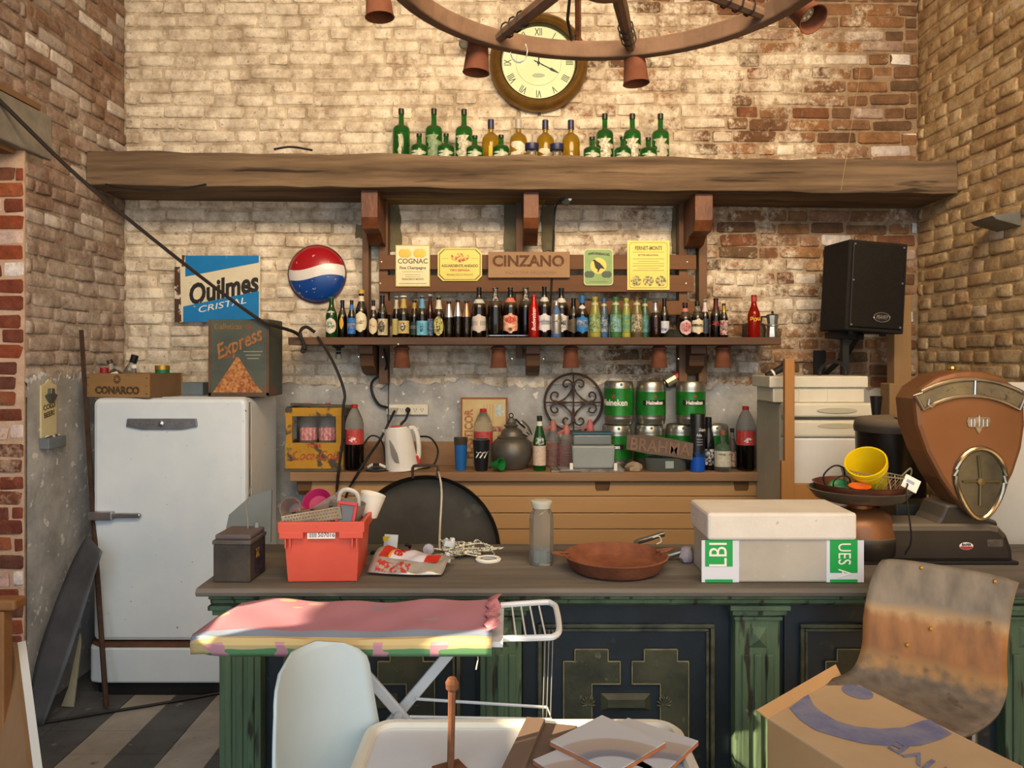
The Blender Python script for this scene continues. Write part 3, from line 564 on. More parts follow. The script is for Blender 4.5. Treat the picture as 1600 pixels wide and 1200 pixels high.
beer(909.5, 462, 18, 'long', [(L, .10, .52, '2a78b8', 76, 'round'), ('label_stripe', .25, .42, 'dce0e4', 76, 'rect', 'b0b8c8'), (N, .68, .78, 'd0d4d8', 95, 'leaf')], 'beer bottle with blue and white striped label and blue foil cap', cap=('2a6aa8', .82, 1.15), Y=4.34)
PB = [(929.5, 464, 18, '8a8a3c', 'a8b878', '5a7a50', 'pale olive painted bottle with leafy print, next to the blue foil cap', 'a09838'), (943.5, 466, 15, '4a5a68', '98a4ac', '33506a', 'grey blue painted bottle with blue foot and cap', '2c5c8c'), (962, 464, 18, '4a6a3a', '8ab0c4', '5a8a4a', 'green painted bottle with sky blue landscape print', '2c6a3c'),
      (978.5, 466, 15, '8a9448', '8a9c3c', '3a8a84', 'yellow green painted bottle with teal print', 'a8a03c'), (995, 464, 18, '6e6434', '5a542c', 'b8b498', 'olive painted bottle with pale slanted script band', '4a3c28'), (1007.5, 466, 15, '3a5a44', '6a98a8', '4a7a5a', 'blue green painted bottle half hidden behind the olive script bottle', '2c5a44')]
for i, (x, tp, w, g, c1, c2, lb, cp) in enumerate(PB):
    beer(x, tp, w, 'cone', [(L, .14, .56, c1, 170, 'rect', c2), ('label_print', .22, .46, c2, 45, 'torn', c1), ('foot_band', .02, .12, cp, 170, 'rect'), (N, .80, .86, 'b8b890', 170, 'rect')], lb, mat('painted_glass', g, rough=.2, dust=.4), (cp, .93, 1.2), Y=(4.33, 4.385, 4.33, 4.36, 4.33, 4.42)[i])
beer(1024, 470, 18, 'long', [(N, .68, .94, SILV, 179, 'rect'), ('label_print', .1, .56, '5a4a44', 10, 'rect', '2a1814')], 'dark bottle with silver neck foil and vertical lettering', mat('red_black_glass', '1c0a08', rough=.12, dust=.3), ('8a8a88', .95, 1.1))
beer(1038, 466, 15, 'long', [(L, .12, .42, 'c8ccd0', 76, 'rect'), ('label_print', .18, .25, '3a5a88', 60, 'rect', 'c8ccd0')], 'dark bottle with white label and blue lettering', cap=('3a2a24', .955, 1.1), Y=4.40)
beer(1070.5, 473, 19, 'long', [(L, .08, .50, 'd8b8b4', 68, 'oval'), ('label_print', .14, .44, '9a3038', 50, 'oval', 'c88880'), (N, .74, .84, 'c87068', 90, 'rect')], 'dark bottle with pink and crimson oval label', cap=('3a2420', .90, 1.1))
beer(1089.5, 470.5, 18, 'long', [(L, .10, .52, 'd0c4a4', 74, 'round', 'd8cfb4'), ('label_band', .29, .37, '2c2620', 74, 'rect'), (N, .72, .86, '8a8068', 85, 'rect', '3a3630')], 'brown bottle with cream round label and black band', cap=('2c2a28', .91, 1.1))
beer(1101.5, 468, 14, 'long', [(L, .12, .5, '2c3440', 70, 'rect', '3a4450'), (N, .68, .93, 'd0c0bc', 110, 'rect')], 'dark bottle with whitish pink neck wrapper', cap=('c8c4c0', .955, 1.15), Y=4.43)
beer(1118.5, 466, 17, 'long', [(L, .3, .42, 'a83020', 55, 'torn', '2a0e0a'), (N, .7, .95, '4a1410', 170, 'rect')], 'dark bottle with maroon neck and red script label', cap=('3a1410', .955, 1.1), Y=4.375)
beer(1131, 474, 13, 'long', [(L, .08, .5, '8a3028', 74, 'rect', 'c0b0a8'), ('label_stripe', .26, .36, 'd8ccc4', 74, 'rect'), (N, .74, .93, GOLD, 170, 'rect')], 'small gold necked bottle with red and white label at the right of the beers', cap=('7a6434', .955, 1.1), Y=4.33)
t = beer(1178, 461, 19, 'long', [], 'red spirit bottle with yellow scrawled lettering standing apart on the right', G_red, ('a83a30', .84, 1.1), Y=4.34, name='spirit_bottle', group=None)
text('Pool', .040, cm('d8b020'), t, (0, 0, .105), (0, R(-12), 0), wrap=.0345, shear=.2, bold=.001)
bottle('clay_jug', 'dusty brown clay jug behind the red spirit bottle', (W(1178, 0, 4.46).x, 4.46, SHZ), .155, .066, 'gins', mat('dusty_clay', '4a3c2c', '5e4e3a', 9, .9), cat='jug')
# flat opener lying in front of the bottles, crumpled dark cloth
p = W(793, 526, 4.275); o = tag(obj('bottle_opener', MB().prism([(-.115, 0), (-.10, .012), (-.04, .012), (0, .017), (.04, .012), (.10, .012), (.115, 0), (.09, -.01), (-.09, -.01)], 0, .006, Matrix.Rotation(R(90), 4, 'X')), mat('steel_blade', 'a8acb0', '70788a', 8, .3, metal=.7), bev=.001, loc=(p.x, 4.28, SHZ+.0075), rot=(0, 0, 0)), 'flat steel opener lying on the shelf edge before the litre bottles', 'opener')
rnd = random.Random(3); mb = MB()
mb.grid(lambda u, v: (.055*(u-.5)*2*math.cos(0), .05*(v-.5)*2, .04*max(0, 1-((u-.5)**2+(v-.5)**2)*4)+.012*rnd.random()*(0 if abs(u-.5) > .45 or abs(v-.5) > .45 else 1)), 9, 9)
p = W(1052, 527, 4.36); tag(obj('crumpled_cloth', mb, mat('black_green_cloth', '14170f', '2a2c20', 14, .9), smooth=True, solid=.002, loc=(p.x, 4.36, SHZ+.002)), 'crumpled blackish cloth between the white label bottle and the crimson label bottle', 'cloth')
# moka pot
p = W(1207, 0, 4.34); mk = thing('moka_pot', 'small faceted aluminium coffee maker at the shelf end', 'coffee pot', (p.x, 4.34, SHZ))
M_alu = mat('cast_aluminium', 'c4c2b8', '9c9a92', 10, .28, metal=.85)
obj('boiler', MB().lathe([(.034, 0), (.036, .004), (.029, .062)], 8), M_alu, mk); obj('collar', MB().lathe([(.030, .062), (.033, .066), (.033, .072), (.029, .076)], 16), M_alu, mk)
obj('upper_chamber', MB().lathe([(.028, .076), (.036, .125)], 8), M_alu, mk); obj('lid', MB().lathe([(.037, .125), (.030, .131), (0, .137)], 8), mat('dark_lid', '2a2622', rough=.4), mk)
obj('handle', MB().tube([(-.034, 0, .118), (-.06, 0, .118), (-.064, 0, .085)], .006, 6), M_blk, mk); obj('knob', MB().lathe([(.005, .137), (.008, .142), (.005, .15), (0, .152)], 8), M_blk, mk)
# bottles on the beam
def onbeam(x, top, w, Y, prof, glass, lab, cap, label, name, grp):
    s = Y/F; b = W(x, 0, Y); z0 = zbeam(b.x)+.186; zt = CAMH+(HZ-top)*s
    return bottle(name, label, (b.x, Y, z0), zt-z0, w*s/2, prof, glass, lab, cap, grp)
TG = [(627, 170, '', '0', 'first tall green bottle from the left on the beam, plain with a sliver of label'), (678, 170, '8a9a80', '1', 'second tall green bottle from the left on the beam, with a grey worn label'), (725, 171, 'd0ccb8', '2', 'third tall green bottle on the beam, torn white label, left of the yellow bottles'),
      (945, 178, 'd8d2c0', '3', 'first tall green bottle right of the clock, white peeling label'), (988, 178, 'dcd6c4', '4', 'middle tall green bottle right of the clock, broad white label'), (1032, 178, 'b8b4a0', '5', 'last tall green bottle on the right, patchy white label')]
for x, tp, c, k, lb in TG:
    onbeam(x, tp, 27, 4.46, 'gin', G_gin, [(L, .10, .52, c or 'c8b898', 62 if c else 14, 'torn', 'a8a088' if k != '1' else '6a8a5c')], ('20241c', .90, 1.12), lb, 'green_bottle', 'tall green bottles on the beam')
SG = [(655, 209, 'between the first and second tall green bottles'), (697, 209, 'between the second and third tall green bottles'), (742, 212, 'just right of the third tall green bottle'), (783, 211, 'between the first two yellow bottles'), (925, 214, 'left of the first tall bottle beyond the clock'), (973, 214, 'before the middle tall bottle beyond the clock'), (1013, 215, 'before the last tall bottle on the right')]
for x, tp, lb in SG: onbeam(x, tp, 27, 4.30, 'gins', G_gin, [(L, .06, .30, '9aa890', 60, 'torn', 'c8c4b0')], ('1e221c', .88, 1.12), 'squat green bottle '+lb, 'squat_bottle', 'squat green bottles on the beam')
for x, tp, lab, cp, lb in ((767, 187, [(L, .05, .4, 'c8b030', 12, 'rect')], '23264a', 'blue capped yellow bottle without label, left of the clock centre'), (810, 187, [(L, .06, .50, 'dcd8c4', 60, 'torn', 'c4beaa')], 'a8a498', 'yellowish bottle with crumbling white label below the clock'), (852, 188, [(L, .05, .36, 'd8d0b4', 55, 'torn', 'c8c0a4')], '23264a', 'blue capped yellow bottle with low cream label'), (892, 188, [(L, .05, .28, 'c8c0a4', 10, 'torn')], '23264a', 'blue capped amber bottle with a scrap of label, right of the clock centre')):
    onbeam(x, tp, 28, 4.44, 'amber', G_amb, lab, (cp, .80, 1.2), lb, 'liqueur_bottle', 'yellow liqueur bottles on the beam')
for x, tp, lb in ((831, 225, 'tiny blue capped bottle left of the cream label bottle'), (870, 226, 'tiny blue capped bottle right of the cream label bottle')): onbeam(x, tp, 16, 4.30, 'amber', G_clear, [], ('20244a', .62, 1.6), lb, 'miniature_bottle', 'miniature bottles on the beam')
# ---------------- signs, clock, speaker and other wall things ----------------
K_blk = cm('201c1a'); K_brn = cm('5a4630'); K_red = cm('a8382c'); K_wht = cm('e6e2d6')
def flat(name, w, h, m, parent, y=0, d=.003, cx=0, cz=0, poly=None): return obj(name, MB().prism(poly or [(cx-w/2, cz-h/2), (cx+w/2, cz-h/2), (cx+w/2, cz+h/2), (cx-w/2, cz+h/2)], y-d, y), m, parent)
def sign(name, label, x0, y0, x1, y1, Y, cat='sign', ry=0):
    c = W((x0+x1)/2, (y0+y1)/2, Y); s = Y/F
    return thing(name, label, cat, (c.x, Y, c.z), 0, None, 0, ry), (x1-x0)*s, (y1-y0)*s, s
# blue enamel beer sign
t, w, h, s = sign('enamel_sign', 'chipped blue and cream enamel beer sign on the left of the back wall', 276, 400, 407, 503, 4.56)
M_ecr = mat('chipped_cream_enamel', 'd9d2ba', 'cfc6aa', 6, .3, spots='5a4030', sscale=16, sth=.70)
M_ebl = mat('chipped_blue_enamel', '1672b4', '1f7cba', 5, .3, spots='d2d6d4', sscale=13, sth=.66)
flat('plate', w, h, M_ecr, t, 0, .006)
def q(pts): return [((x/1600*180+260-341.5)*s, -(y/1200*135+380-451.5)*s) for x, y in pts]
flat('blue_field', 0, 0, M_ebl, t, -.006, .0015, poly=q([(270, 175), (1290, 175), (1290, 270), (330, 455), (270, 465)]))
flat('blue_field', 0, 0, M_ebl, t, -.006, .0015, poly=q([(240, 880), (1290, 665), (1290, 1050), (1180, 1095), (240, 1095)]))
flat('rusted_edge', 0, 0, mat('rusty_flaked_edge', '4a3224', 'c8c2b0', 18, .8, ramp=(.52, .56)), t, -.006, .001, poly=q([(120, 330), (195, 330), (215, 1100), (120, 1100)]))
flat('rusted_edge', 0, 0, mat('rust_strip', '3e2a20', '5a3c2a', 18, .8), t, -.006, .001, poly=q([(222, 165), (265, 170), (245, 330), (218, 330)]))
text('Quilmes', .165, K_blk, t, (.024, -.0068, -.004), (0, R(-11.5), 0), shear=.28, xs=.75, bold=.006)
text('CRISTAL', .052, K_wht, t, (.02, -.0078, -.098), (0, R(-11.5), 0), shear=.25, xs=1.5)
# domed soft drink disc
c = W(490, 426, 4.50); t = thing('cola_disc_sign', 'round domed red white and blue drink sign beside the shelf', 'sign', (c.x, 4.585, c.z))
rr = 45.5*4.5/F
m = bpy.data.materials.new('wave_print'); m.use_nodes = True; nt = m.node_tree; B = nt.nodes['Principled BSDF']; B.inputs['Roughness'].default_value = .25
tc = nn(nt, 'ShaderNodeTexCoord'); sp = nn(nt, 'ShaderNodeSeparateXYZ'); nt.links.new(tc.outputs['Object'], sp.inputs[0])
def mth(op, a, b=None):
    n_ = nn(nt, 'ShaderNodeMath', operation=op)
    for i, v in enumerate((a, b)):
        if v is None: continue
        if isinstance(v, (int, float)): n_.inputs[i].default_value = v
        else: nt.links.new(v, n_.inputs[i])
    return n_.outputs[0]
xn = mth('DIVIDE', sp.outputs[0], rr); zn = mth('DIVIDE', sp.outputs[2], rr); sw = mth('SINE', mth('MULTIPLY', xn, 2.6))
up = mth('GREATER_THAN', mth('SUBTRACT', zn, mth('MULTIPLY_ADD', sw, .12)), .215); nt.nodes[-1]
dn = mth('LESS_THAN', mth('SUBTRACT', zn, mth('MULTIPLY', sw, .11)), -.15)
for n_ in nt.nodes:
    if n_.type == 'MATH' and n_.operation == 'MULTIPLY_ADD': n_.inputs[2].default_value = 0
no = nn(nt, 'ShaderNodeTexNoise'); no.inputs['Scale'].default_value = 40; nt.links.new(tc.outputs['Object'], no.inputs['Vector'])
m1 = nn(nt, 'ShaderNodeMixRGB'); nt.links.new(up, m1.inputs[0]); m1.inputs[1].default_value = hx('d8d4d0'); m1.inputs[2].default_value = hx('9c1a22')
m2 = nn(nt, 'ShaderNodeMixRGB'); nt.links.new(dn, m2.inputs[0]); nt.links.new(m1.outputs[0], m2.inputs[1]); m2.inputs[2].default_value = hx('14418c')
wr_ = mth('GREATER_THAN', no.outputs[0], .70); m3 = nn(nt, 'ShaderNodeMixRGB'); nt.links.new(wr_, m3.inputs[0]); nt.links.new(m2.outputs[0], m3.inputs[1]); m3.inputs[2].default_value = hx('b0a8a4'); nt.links.new(m3.outputs[0], B.inputs['Base Color'])
obj('dome', MB().lathe([(rr, 0), (rr*.97, .02), (rr*.85, .042), (rr*.6, .062), (rr*.3, .073), (0, .077)], 48, Matrix.Rotation(R(90), 4, 'X')), m, t, smooth=True)
obj('rim', MB().tube([(rr*math.cos(a*math.pi/24), -.004, rr*math.sin(a*math.pi/24)) for a in range(48)], .005, 6, closed=True), mat('dark_red_rim', '4a1c20', rough=.4), t)
# paper and tin signs on the slats
YS = 4.468
def halo(t, x, z, r, n=2, m=GOLD):
    for k in range(n): obj('medal', MB().lathe([(r, 0), (r*.9, .001), (0, .0012)], 20, Matrix.Translation((x+k*r*.95, -.0035, z)) @ Matrix.Rotation(R(90), 4, 'X')), m, t)
M_pap = mat('cream_print_paper', 'e6dfb8', 'ddd3a6', 7, .6); M_yel = mat('yellow_print_tin', 'e0d068', 'd8c65c', 6, .45)
M_olv = cm('6a6238'); GD = cm('a08c3c', .4, .4)
t, w, h, s = sign('cognac_label_sign', 'tall cream spirit label sign with two gold medal pairs', 618, 383, 672, 448, YS)
flat('border', w, h, GD, t); flat('paper', w*.95, h*.96, M_pap, t, -.003, .001)
halo(t, -w*.29, h*.30, .026); halo(t, w*.14, h*.30, .026)
text('COGNAC', .040, M_olv, t, (0, -.0042, .026), bold=.001); text('Fine Champagne', .023, cm('4a4436'), t, (0, -.0042, -.012), bold=.0006); text('FRANCISCO MONTI', .014, M_olv, t, (0, -.0042, -.078), bold=.0004)
for z in (-.035, -.052, -.064): flat('text_rule', w*(.45 if z < -.04 else .6), .0018, M_olv, t, -.004, .0004, 0, z)
flat('text_rule', w*.8, .003, M_olv, t, -.004, .0004, 0, -.103)
t, w, h, s = sign('anise_label_sign', 'eight sided yellow spirit label sign with red crest', 684, 388, 753, 439, YS)
oc = lambda k, cut=.028: [(-w/2*k+cut, -h/2*k), (w/2*k-cut, -h/2*k), (w/2*k, -h/2*k+cut), (w/2*k, h/2*k-cut), (w/2*k-cut, h/2*k), (-w/2*k+cut, h/2*k), (-w/2*k, h/2*k-cut), (-w/2*k, -h/2*k+cut)]
flat('plate', 0, 0, M_yel, t, poly=oc(1)); flat('border', 0, 0, M_olv, t, -.003, .0006, poly=oc(.94)); flat('field', 0, 0, M_yel, t, -.0036, .0006, poly=oc(.90))
obj('crest', MB().prism([(-.045, .058), (-.055, .05), (-.05, .03), (-.02, .018), (0, .012), (.02, .018), (.05, .03), (.055, .05), (.045, .058), (.03, .04), (.012, .066), (-.012, .066), (-.03, .04)], -.005, -.0042), mat('crest_print', 'a84434', 'd8b860', 60, .5, ramp=(.45, .55)), t)
text('AGUARDIENTE ANISADO', .0215, M_olv, t, (0, -.0048, -.008), bold=.0008, xs=.86); text('TIPO ESPA\u00d1A', .019, K_red, t, (0, -.0048, -.034), bold=.0004); text('FRANCISCO MONTI', .017, M_olv, t, (0, -.0048, -.060))
for k in (-1, 1): flat('text_rule', .04, .002, M_olv, t, -.0042, .0004, k*.085, .035)
t, w, h, s = sign('stencilled_board', 'weathered wooden board with faded stencilled letters at the middle of the slats', 763, 394, 890, 434, YS-.006)
flat('board', w, h, mat('grey_worn_board', '8a6c50', 'a08262', 4, .85, bump=.3, stretch=(.2, 1, 1), spots='5a4432', sscale=14, sth=.70), t, 0, .014)
M_sten = mat('faded_stencil', '5c3f2c', '8a6c50', 30, .9, ramp=(.55, .72))
text('CINZANO', .088, M_sten, t, (-.004, -.0146, .018), bold=.003, xs=1.02); text('INDUSTRIA ARGENTINA', .026, mat('faint_stencil', '7a5c44', '92745a', 30, .9), t, (.01, -.0146, -.047), xs=1.05)
t, w, h, s = sign('bird_label_sign', 'small green label sign with a bird in a yellow circle', 912, 389, 958, 446, YS)
flat('border', 0, 0, cm('c8cc9c'), t, poly=rrect(w, h, .02)); flat('field', 0, 0, mat('green_print', '7a9a5c', '8aa868', 5, .5), t, -.003, .0006, poly=rrect(w*.94, h*.95, .018))
flat('yellow_disc', 0, 0, cm('d8c860'), t, -.0036, .0006, poly=circ(.047, 24, 0, .008))
flat('bird', 0, 0, K_blk, t, -.0042, .0006, poly=[(-.036, .038), (-.022, .046), (-.012, .036), (.008, .024), (.026, .004), (.038, -.012), (.014, -.006), (.004, -.018), (.0, -.03), (-.006, -.03), (-.004, -.016), (-.018, -.004), (-.024, .018), (-.026, .032)])
text('ANIS', .018, K_blk, t, (-.045, -.0042, .078), (0, R(-9), 0), bold=.0006, xs=.8); text('CARABANCHEL', .019, K_blk, t, (.018, -.0042, .076), (0, R(6), 0), bold=.0006, xs=.72)
for k in (-1, 1): halo(t, k*.05-.012, -.042, .02, 2, cm('4a5a4c'))
flat('text_rule', w*.6, .003, M_olv, t, -.0036, .0005, 0, -.085)
t, w, h, s = sign('bitters_label_sign', 'large bright yellow spirit label sign with three round seals', 980, 376, 1046, 453, YS)
flat('plate', w, h, mat('lemon_print', 'e6d670', 'e0cf64', 5, .5), t)
bo = MB(); pts = rrect(w*.9, h*.92, .02); bo.tube([(x, -.0032, z) for x, z in pts], .0012, 4, closed=True); obj('border_line', bo, M_olv, t)
text('FERNET-MONTI', .032, M_olv, t, (0, -.0034, .098), bold=.001, xs=.70); text('BITTER MEDICINAL', .014, M_olv, t, (0, -.0034, .058), bold=.0003)
for k in range(7): flat('text_rule', w*(.74 if k not in (2, 5) else .5), .0022, M_olv, t, -.003, .0004, 0, .076-.0 if k == 0 else .05-k*.0135)
for k in (-1, 0, 1):
    obj('seal', MB().lathe([(.031, 0), (.031, .0008), (.026, .0008), (.026, .0005), (0, .0005)], 22, Matrix.Translation((k*.072, -.003, -.092)) @ Matrix.Rotation(R(90), 4, 'X')), mat('seal_print', '6a6a50', 'd8cc78', 70, .6, ramp=(.42, .58)), t)
# wall clock
c = W(842, 92, 4.50); ck = thing('wall_clock', 'large round brass rimmed wall clock with pale green dial and roman numerals', 'clock', (c.x, 4.59, c.z), 0, None, 0)
s = 4.5/F; RX = Matrix.Rotation(R(90), 4, 'X'); r1 = 78*s
M_brass = mat('dark_brass', '6a4c22', '8a6a34', 6, .4, metal=.6, spots='3a2a16', sscale=8, sth=.66)
obj('rim', MB().lathe([(r1*.97, 0), (r1, .02), (r1*.99, .05), (r1*.93, .075), (r1*.86, .085), (r1*.80, .075), (r1*.775, .06), (r1*.755, .035)], 56, RX, cap=False), M_brass, ck, smooth=True)
obj('inner_ring', MB().lathe([(r1*.775, .058), (r1*.76, .062), (r1*.745, .05), (r1*.74, .032)], 56, RX, cap=False), mat('dark_bezel', '2a2018', rough=.4), ck, smooth=True)
dl = obj('dial', MB().lathe([(r1*.77, .030), (0, .030)], 48, RX, cap=False), mat('aged_green_dial', 'd2dcb8', 'bcd0a4', 4, .5, spots='8ab08c', sscale=5, sth=.66), ck)
dk = cm('34402f'); rn = r1*.62
for i, nm in enumerate(('XII', 'I', 'II', 'III', 'IIII', 'V', 'VI', 'VII', 'VIII', 'IX', 'X', 'XI')):
    a = R(30*i); text(nm, .062, dk, dl, (rn*math.sin(a), -.0306, rn*math.cos(a)), (0, a, 0), xs=.62, bold=.0005)
obj('chapter_ring', MB().tube([(r1*.46*math.cos(k*math.pi/20), -.031, r1*.46*math.sin(k*math.pi/20)) for k in range(40)], .0009, 4, closed=True), cm('8a9a78'), dl)
obj('dial_emblem', MB().prism(circ(.038, 20, 0, -.075, .013), -.0312, -.0302), cm('9aa890'), dl)
for nm, a, l, wd_ in (('hour_hand', 3, .085, .006), ('minute_hand', 117, .135, .004)):
    a = R(a); d = Vector((math.sin(a), 0, math.cos(a))); n_ = Vector((d.z, 0, -d.x)); P = lambda k, e: tuple(d*(l*k)+n_*e)
    pts = [P(-.22, wd_*.5), P(.55, wd_*.5), P(.62, wd_*1.8), P(.74, wd_*1.4), P(1, .0006), P(1, -.0006), P(.74, -wd_*1.4), P(.62, -wd_*1.8), P(.55, -wd_*.5), P(-.22, -wd_*.5)]
    obj(nm, MB().prism([(p_[0], p_[2]) for p_ in pts], -.036, -.034), K_blk, ck)
obj('hub', MB().lathe([(.008, .03), (.008, .038), (0, .04)], 12, RX), K_blk, ck)
# small valve wheel on the wall beside the clock
p = W(727, 77, 4.58); vv = thing('tap_wheel', 'small dark cast tap wheel on a stub pipe left of the clock', 'tap', (p.x, 4.5, p.z))
obj('wheel', MB().lathe([(.012, -.006), (.028, -.008), (.034, 0), (.028, .008), (.012, .006)], 10, RX), mat('cast_iron', '3a3a34', '55554a', 20, .6), vv); obj('stub_pipe', MB().tube([(0, 0, 0), (.05, .04, .012), (.10, .10, .02)], .008, 6), mat('old_pipe', '6a5a44', rough=.6), vv)
# loudspeaker on its bracket
c = W(1352, 450, 4.18); sp_ = thing('loudspeaker', 'black wedge shaped loudspeaker tilted on a wall bracket at the right', 'speaker', (c.x, 4.22, c.z), 9, None, 0, 3.2)
s = 4.12/F; hw = 50*s; hh = 70*s
mb = MB(); mb.add([(-hw, -.13, -hh), (hw, -.13, -hh*1.02), (hw, -.13, hh), (-hw, -.13, hh*1.0), (-hw*.95, .13, -hh), (hw*.72, .13, -hh), (hw*.72, .13, hh), (-hw*.95, .13, hh)], [(0, 1, 2, 3), (7, 6, 5, 4), (0, 4, 5, 1), (3, 2, 6, 7), (0, 3, 7, 4), (1, 5, 6, 2)])
M_spk = mat('black_carpet_box', '0e0b09', '17120e', 30, .85, bump=.2); obj('cabinet', mb, M_spk, sp_, bev=.008)
gr = obj('grille', MB().box((0, -.134, 0), (hw*1.78, .012, hh*1.86)), mat('perforated_grille', '12100d', '1c1813', 160, .55, metal=.3, ramp=(.45, .55)), sp_, bev=.006)
b_ = obj('badge', MB().prism(circ(.047, 24, .03, -hh*.68, .025), -.143, -.140), K_blk, gr); obj('badge_ring', MB().tube([(.03+.047*math.cos(k*math.pi/14), -.1435, -hh*.68+.025*math.sin(k*math.pi/14)) for k in range(28)], .0022, 4, closed=True), SILV, b_)
text('PEAVEY', .028, SILV, b_, (.03, -.1436, -hh*.68), shear=.35, xs=.72, bold=.0006)
for x_ in (-1, 1):
    for z_ in (-.88, .1, .9): obj('screw', MB().lathe([(.006, 0), (.004, .004), (0, .004)], 8, Matrix.Translation((x_*hw*.83, -.14, z_*hh)) @ RX), SILV, gr)
for x_ in (-.5, .6): obj('foot', MB().lathe([(.02, 0), (.016, -.018), (0, -.018)], 10, Matrix.Translation((x_*hw, -.05, -hh))), M_blk, sp_)
obj('mounting_plate', MB().box((-.06, .05, -hh-.022), (.16, .12, .035)), M_blk, sp_)
p = W(1322, 535, 4.2); br_ = thing('speaker_bracket', 'black steel strut bracket holding the loudspeaker to the wall', 'bracket', (p.x, 4.22, p.z))
obj('arm', MB().box((0, .0, -.10), (.035, .035, .36)), M_blk, br_); obj('brace', MB().tube([(.075, -.03, .05), (.06, .1, -.06), (.01, .34, -.20)], .016, 6), M_blk, br_); obj('wall_plate', MB().box((.005, .355, -.15), (.07, .012, .22)), M_blk, br_); obj('wall_arm', MB().box((0, .19, -.2), (.03, .35, .03)), M_blk, br_)
# timber post in the right corner and zinc shelf tip
p0 = W(1397, 0, 4.32); p1 = W(1424, 0, 4.32)
ps = thing('timber_post', 'rough brown timber post standing in the right corner', 'post', ((p0.x+p1.x)/2, 4.36, 0))
M_post = mat('tan_post_wood', '8a6a44', 'a08058', 4, .85, bump=.3, stretch=(1, 1, .15))
obj('upper_post', MB().box((0, 0, 1.03), (p1.x-p0.x, .09, 2.05)), M_post, ps, bev=.006); obj('lower_jacket', MB().box((-.015, -.0, .78), (p1.x-p0.x+.035, .11, 1.56)), M_post, ps, bev=.006)
p = W(1561, 344, 3.75); o = tag(obj('zinc_bracket', MB().prism([(0, .006), (.14, .03), (.14, -.045), (.02, -.012)], -.09, .09), mat('grey_zinc', '6a6a64', '82827a', 8, .5, metal=.5), bev=.004, loc=(XR-.141, 3.75, p.z)), 'grey metal bracket tip jutting from the right wall', 'bracket')
# round wrought iron grille
c = W(896, 629, 4.55); ig = thing('iron_grille', 'round wrought iron scroll grille leaning on the plaster behind the kegs', 'grille', (c.x, 4.555, c.z)); s = 4.55/F; r = 45*s
M_iron = mat('rusty_wrought_iron', '33251b', '4c382a', 20, .7)
obj('ring', MB().tube([(r*math.cos(k*math.pi/20), 0, r*math.sin(k*math.pi/20)) for k in range(40)], .0075, 6, closed=True), M_iron, ig)
obj('cross_bar', MB().tube([(-r, 0, 0), (r, 0, 0)], .005, 5), M_iron, ig); obj('cross_bar', MB().tube([(0, 0, -r), (0, 0, r)], .005, 5), M_iron, ig)
for k in range(4):
    Mk = Matrix.Rotation(R(90*k), 4, 'Y')
    obj('collar', MB().box((0, -.002, r*.62), (.026, .018, .012), Mk), M_iron, ig)
    for sg in (-1, 1):
        pts = []
        for i in range(22):
            a = i/21*1.9*math.pi; q_ = r*.21*(1-i/26); pts.append((sg*(r*.235-q_*math.cos(a)), 0, r*.62+q_*math.sin(a)*1.0))
        obj('scroll', MB().tube([(0, 0, r*.18), (sg*r*.03, 0, r*.4)]+pts, .0055, 5, M=Mk), M_iron, ig)
        obj('leaf_bar', MB().tube([(sg*.0, 0, r*.55), (sg*r*.12, 0, r*.30), (sg*r*.33, 0, r*.12), (sg*r*.55, 0, 0)], .0045, 5, M=Mk), M_iron, ig)
# bottle opener plate on the left wall
p = W(58, 690, 3.75); op = thing('wall_bottle_opener', 'cream wall mounted bottle opener with grey cap catcher on the left plaster', 'opener', (XL+.016, 3.81, W(58, 684, 3.76).z), 90)
# local x runs along +Y of the room after the turn, local -y points into the room
flat('plate', 0, 0, mat('cream_tin', 'cfc59a', 'c4b98c', 10, .5, spots='a05a40', sscale=30, sth=.70), op, 0, .008, poly=[(-.062, 0), (.062, 0), (.062, .255), (.03, .262), (0, .285), (-.03, .262), (-.062, .255)])
text('COLD', .036, K_brn, op, (0, -.0088, .150), (0, R(-10), 0), bold=.001); text('BEER!', .036, K_brn, op, (0, -.0088, .112), (0, R(-10), 0), bold=.001)
obj('opener_claw', MB().prism([(-.012, .24), (.012, .24), (.016, .215), (.04, .205), (.014, .175), (0, .165), (-.014, .175), (-.04, .205), (-.016, .215)], -.03, -.008), mat('grey_cast', '6a6a68', rough=.4, metal=.6), op, bev=.003)
obj('cap_catcher', MB().prism([(-.075, 0), (.075, 0), (.075, -.055), (-.07, -.055)], -.05, -.001), mat('zinc_box', '6c747a', '7c848a', 8, .5, metal=.3), op, bev=.004)
for k in range(5): obj('bottle_cap', MB().lathe([(.013, 0), (.012, .005), (0, .006)], 10, Matrix.Translation((-.045+.022*k, -.026, .003)) @ Matrix.Rotation(R(25*(k % 3-1)), 4, 'X')), cm(('c8c4b8', '3a3a38', 'd0ccc0', '4a4440', 'b8b4a8')[k], .4), op)
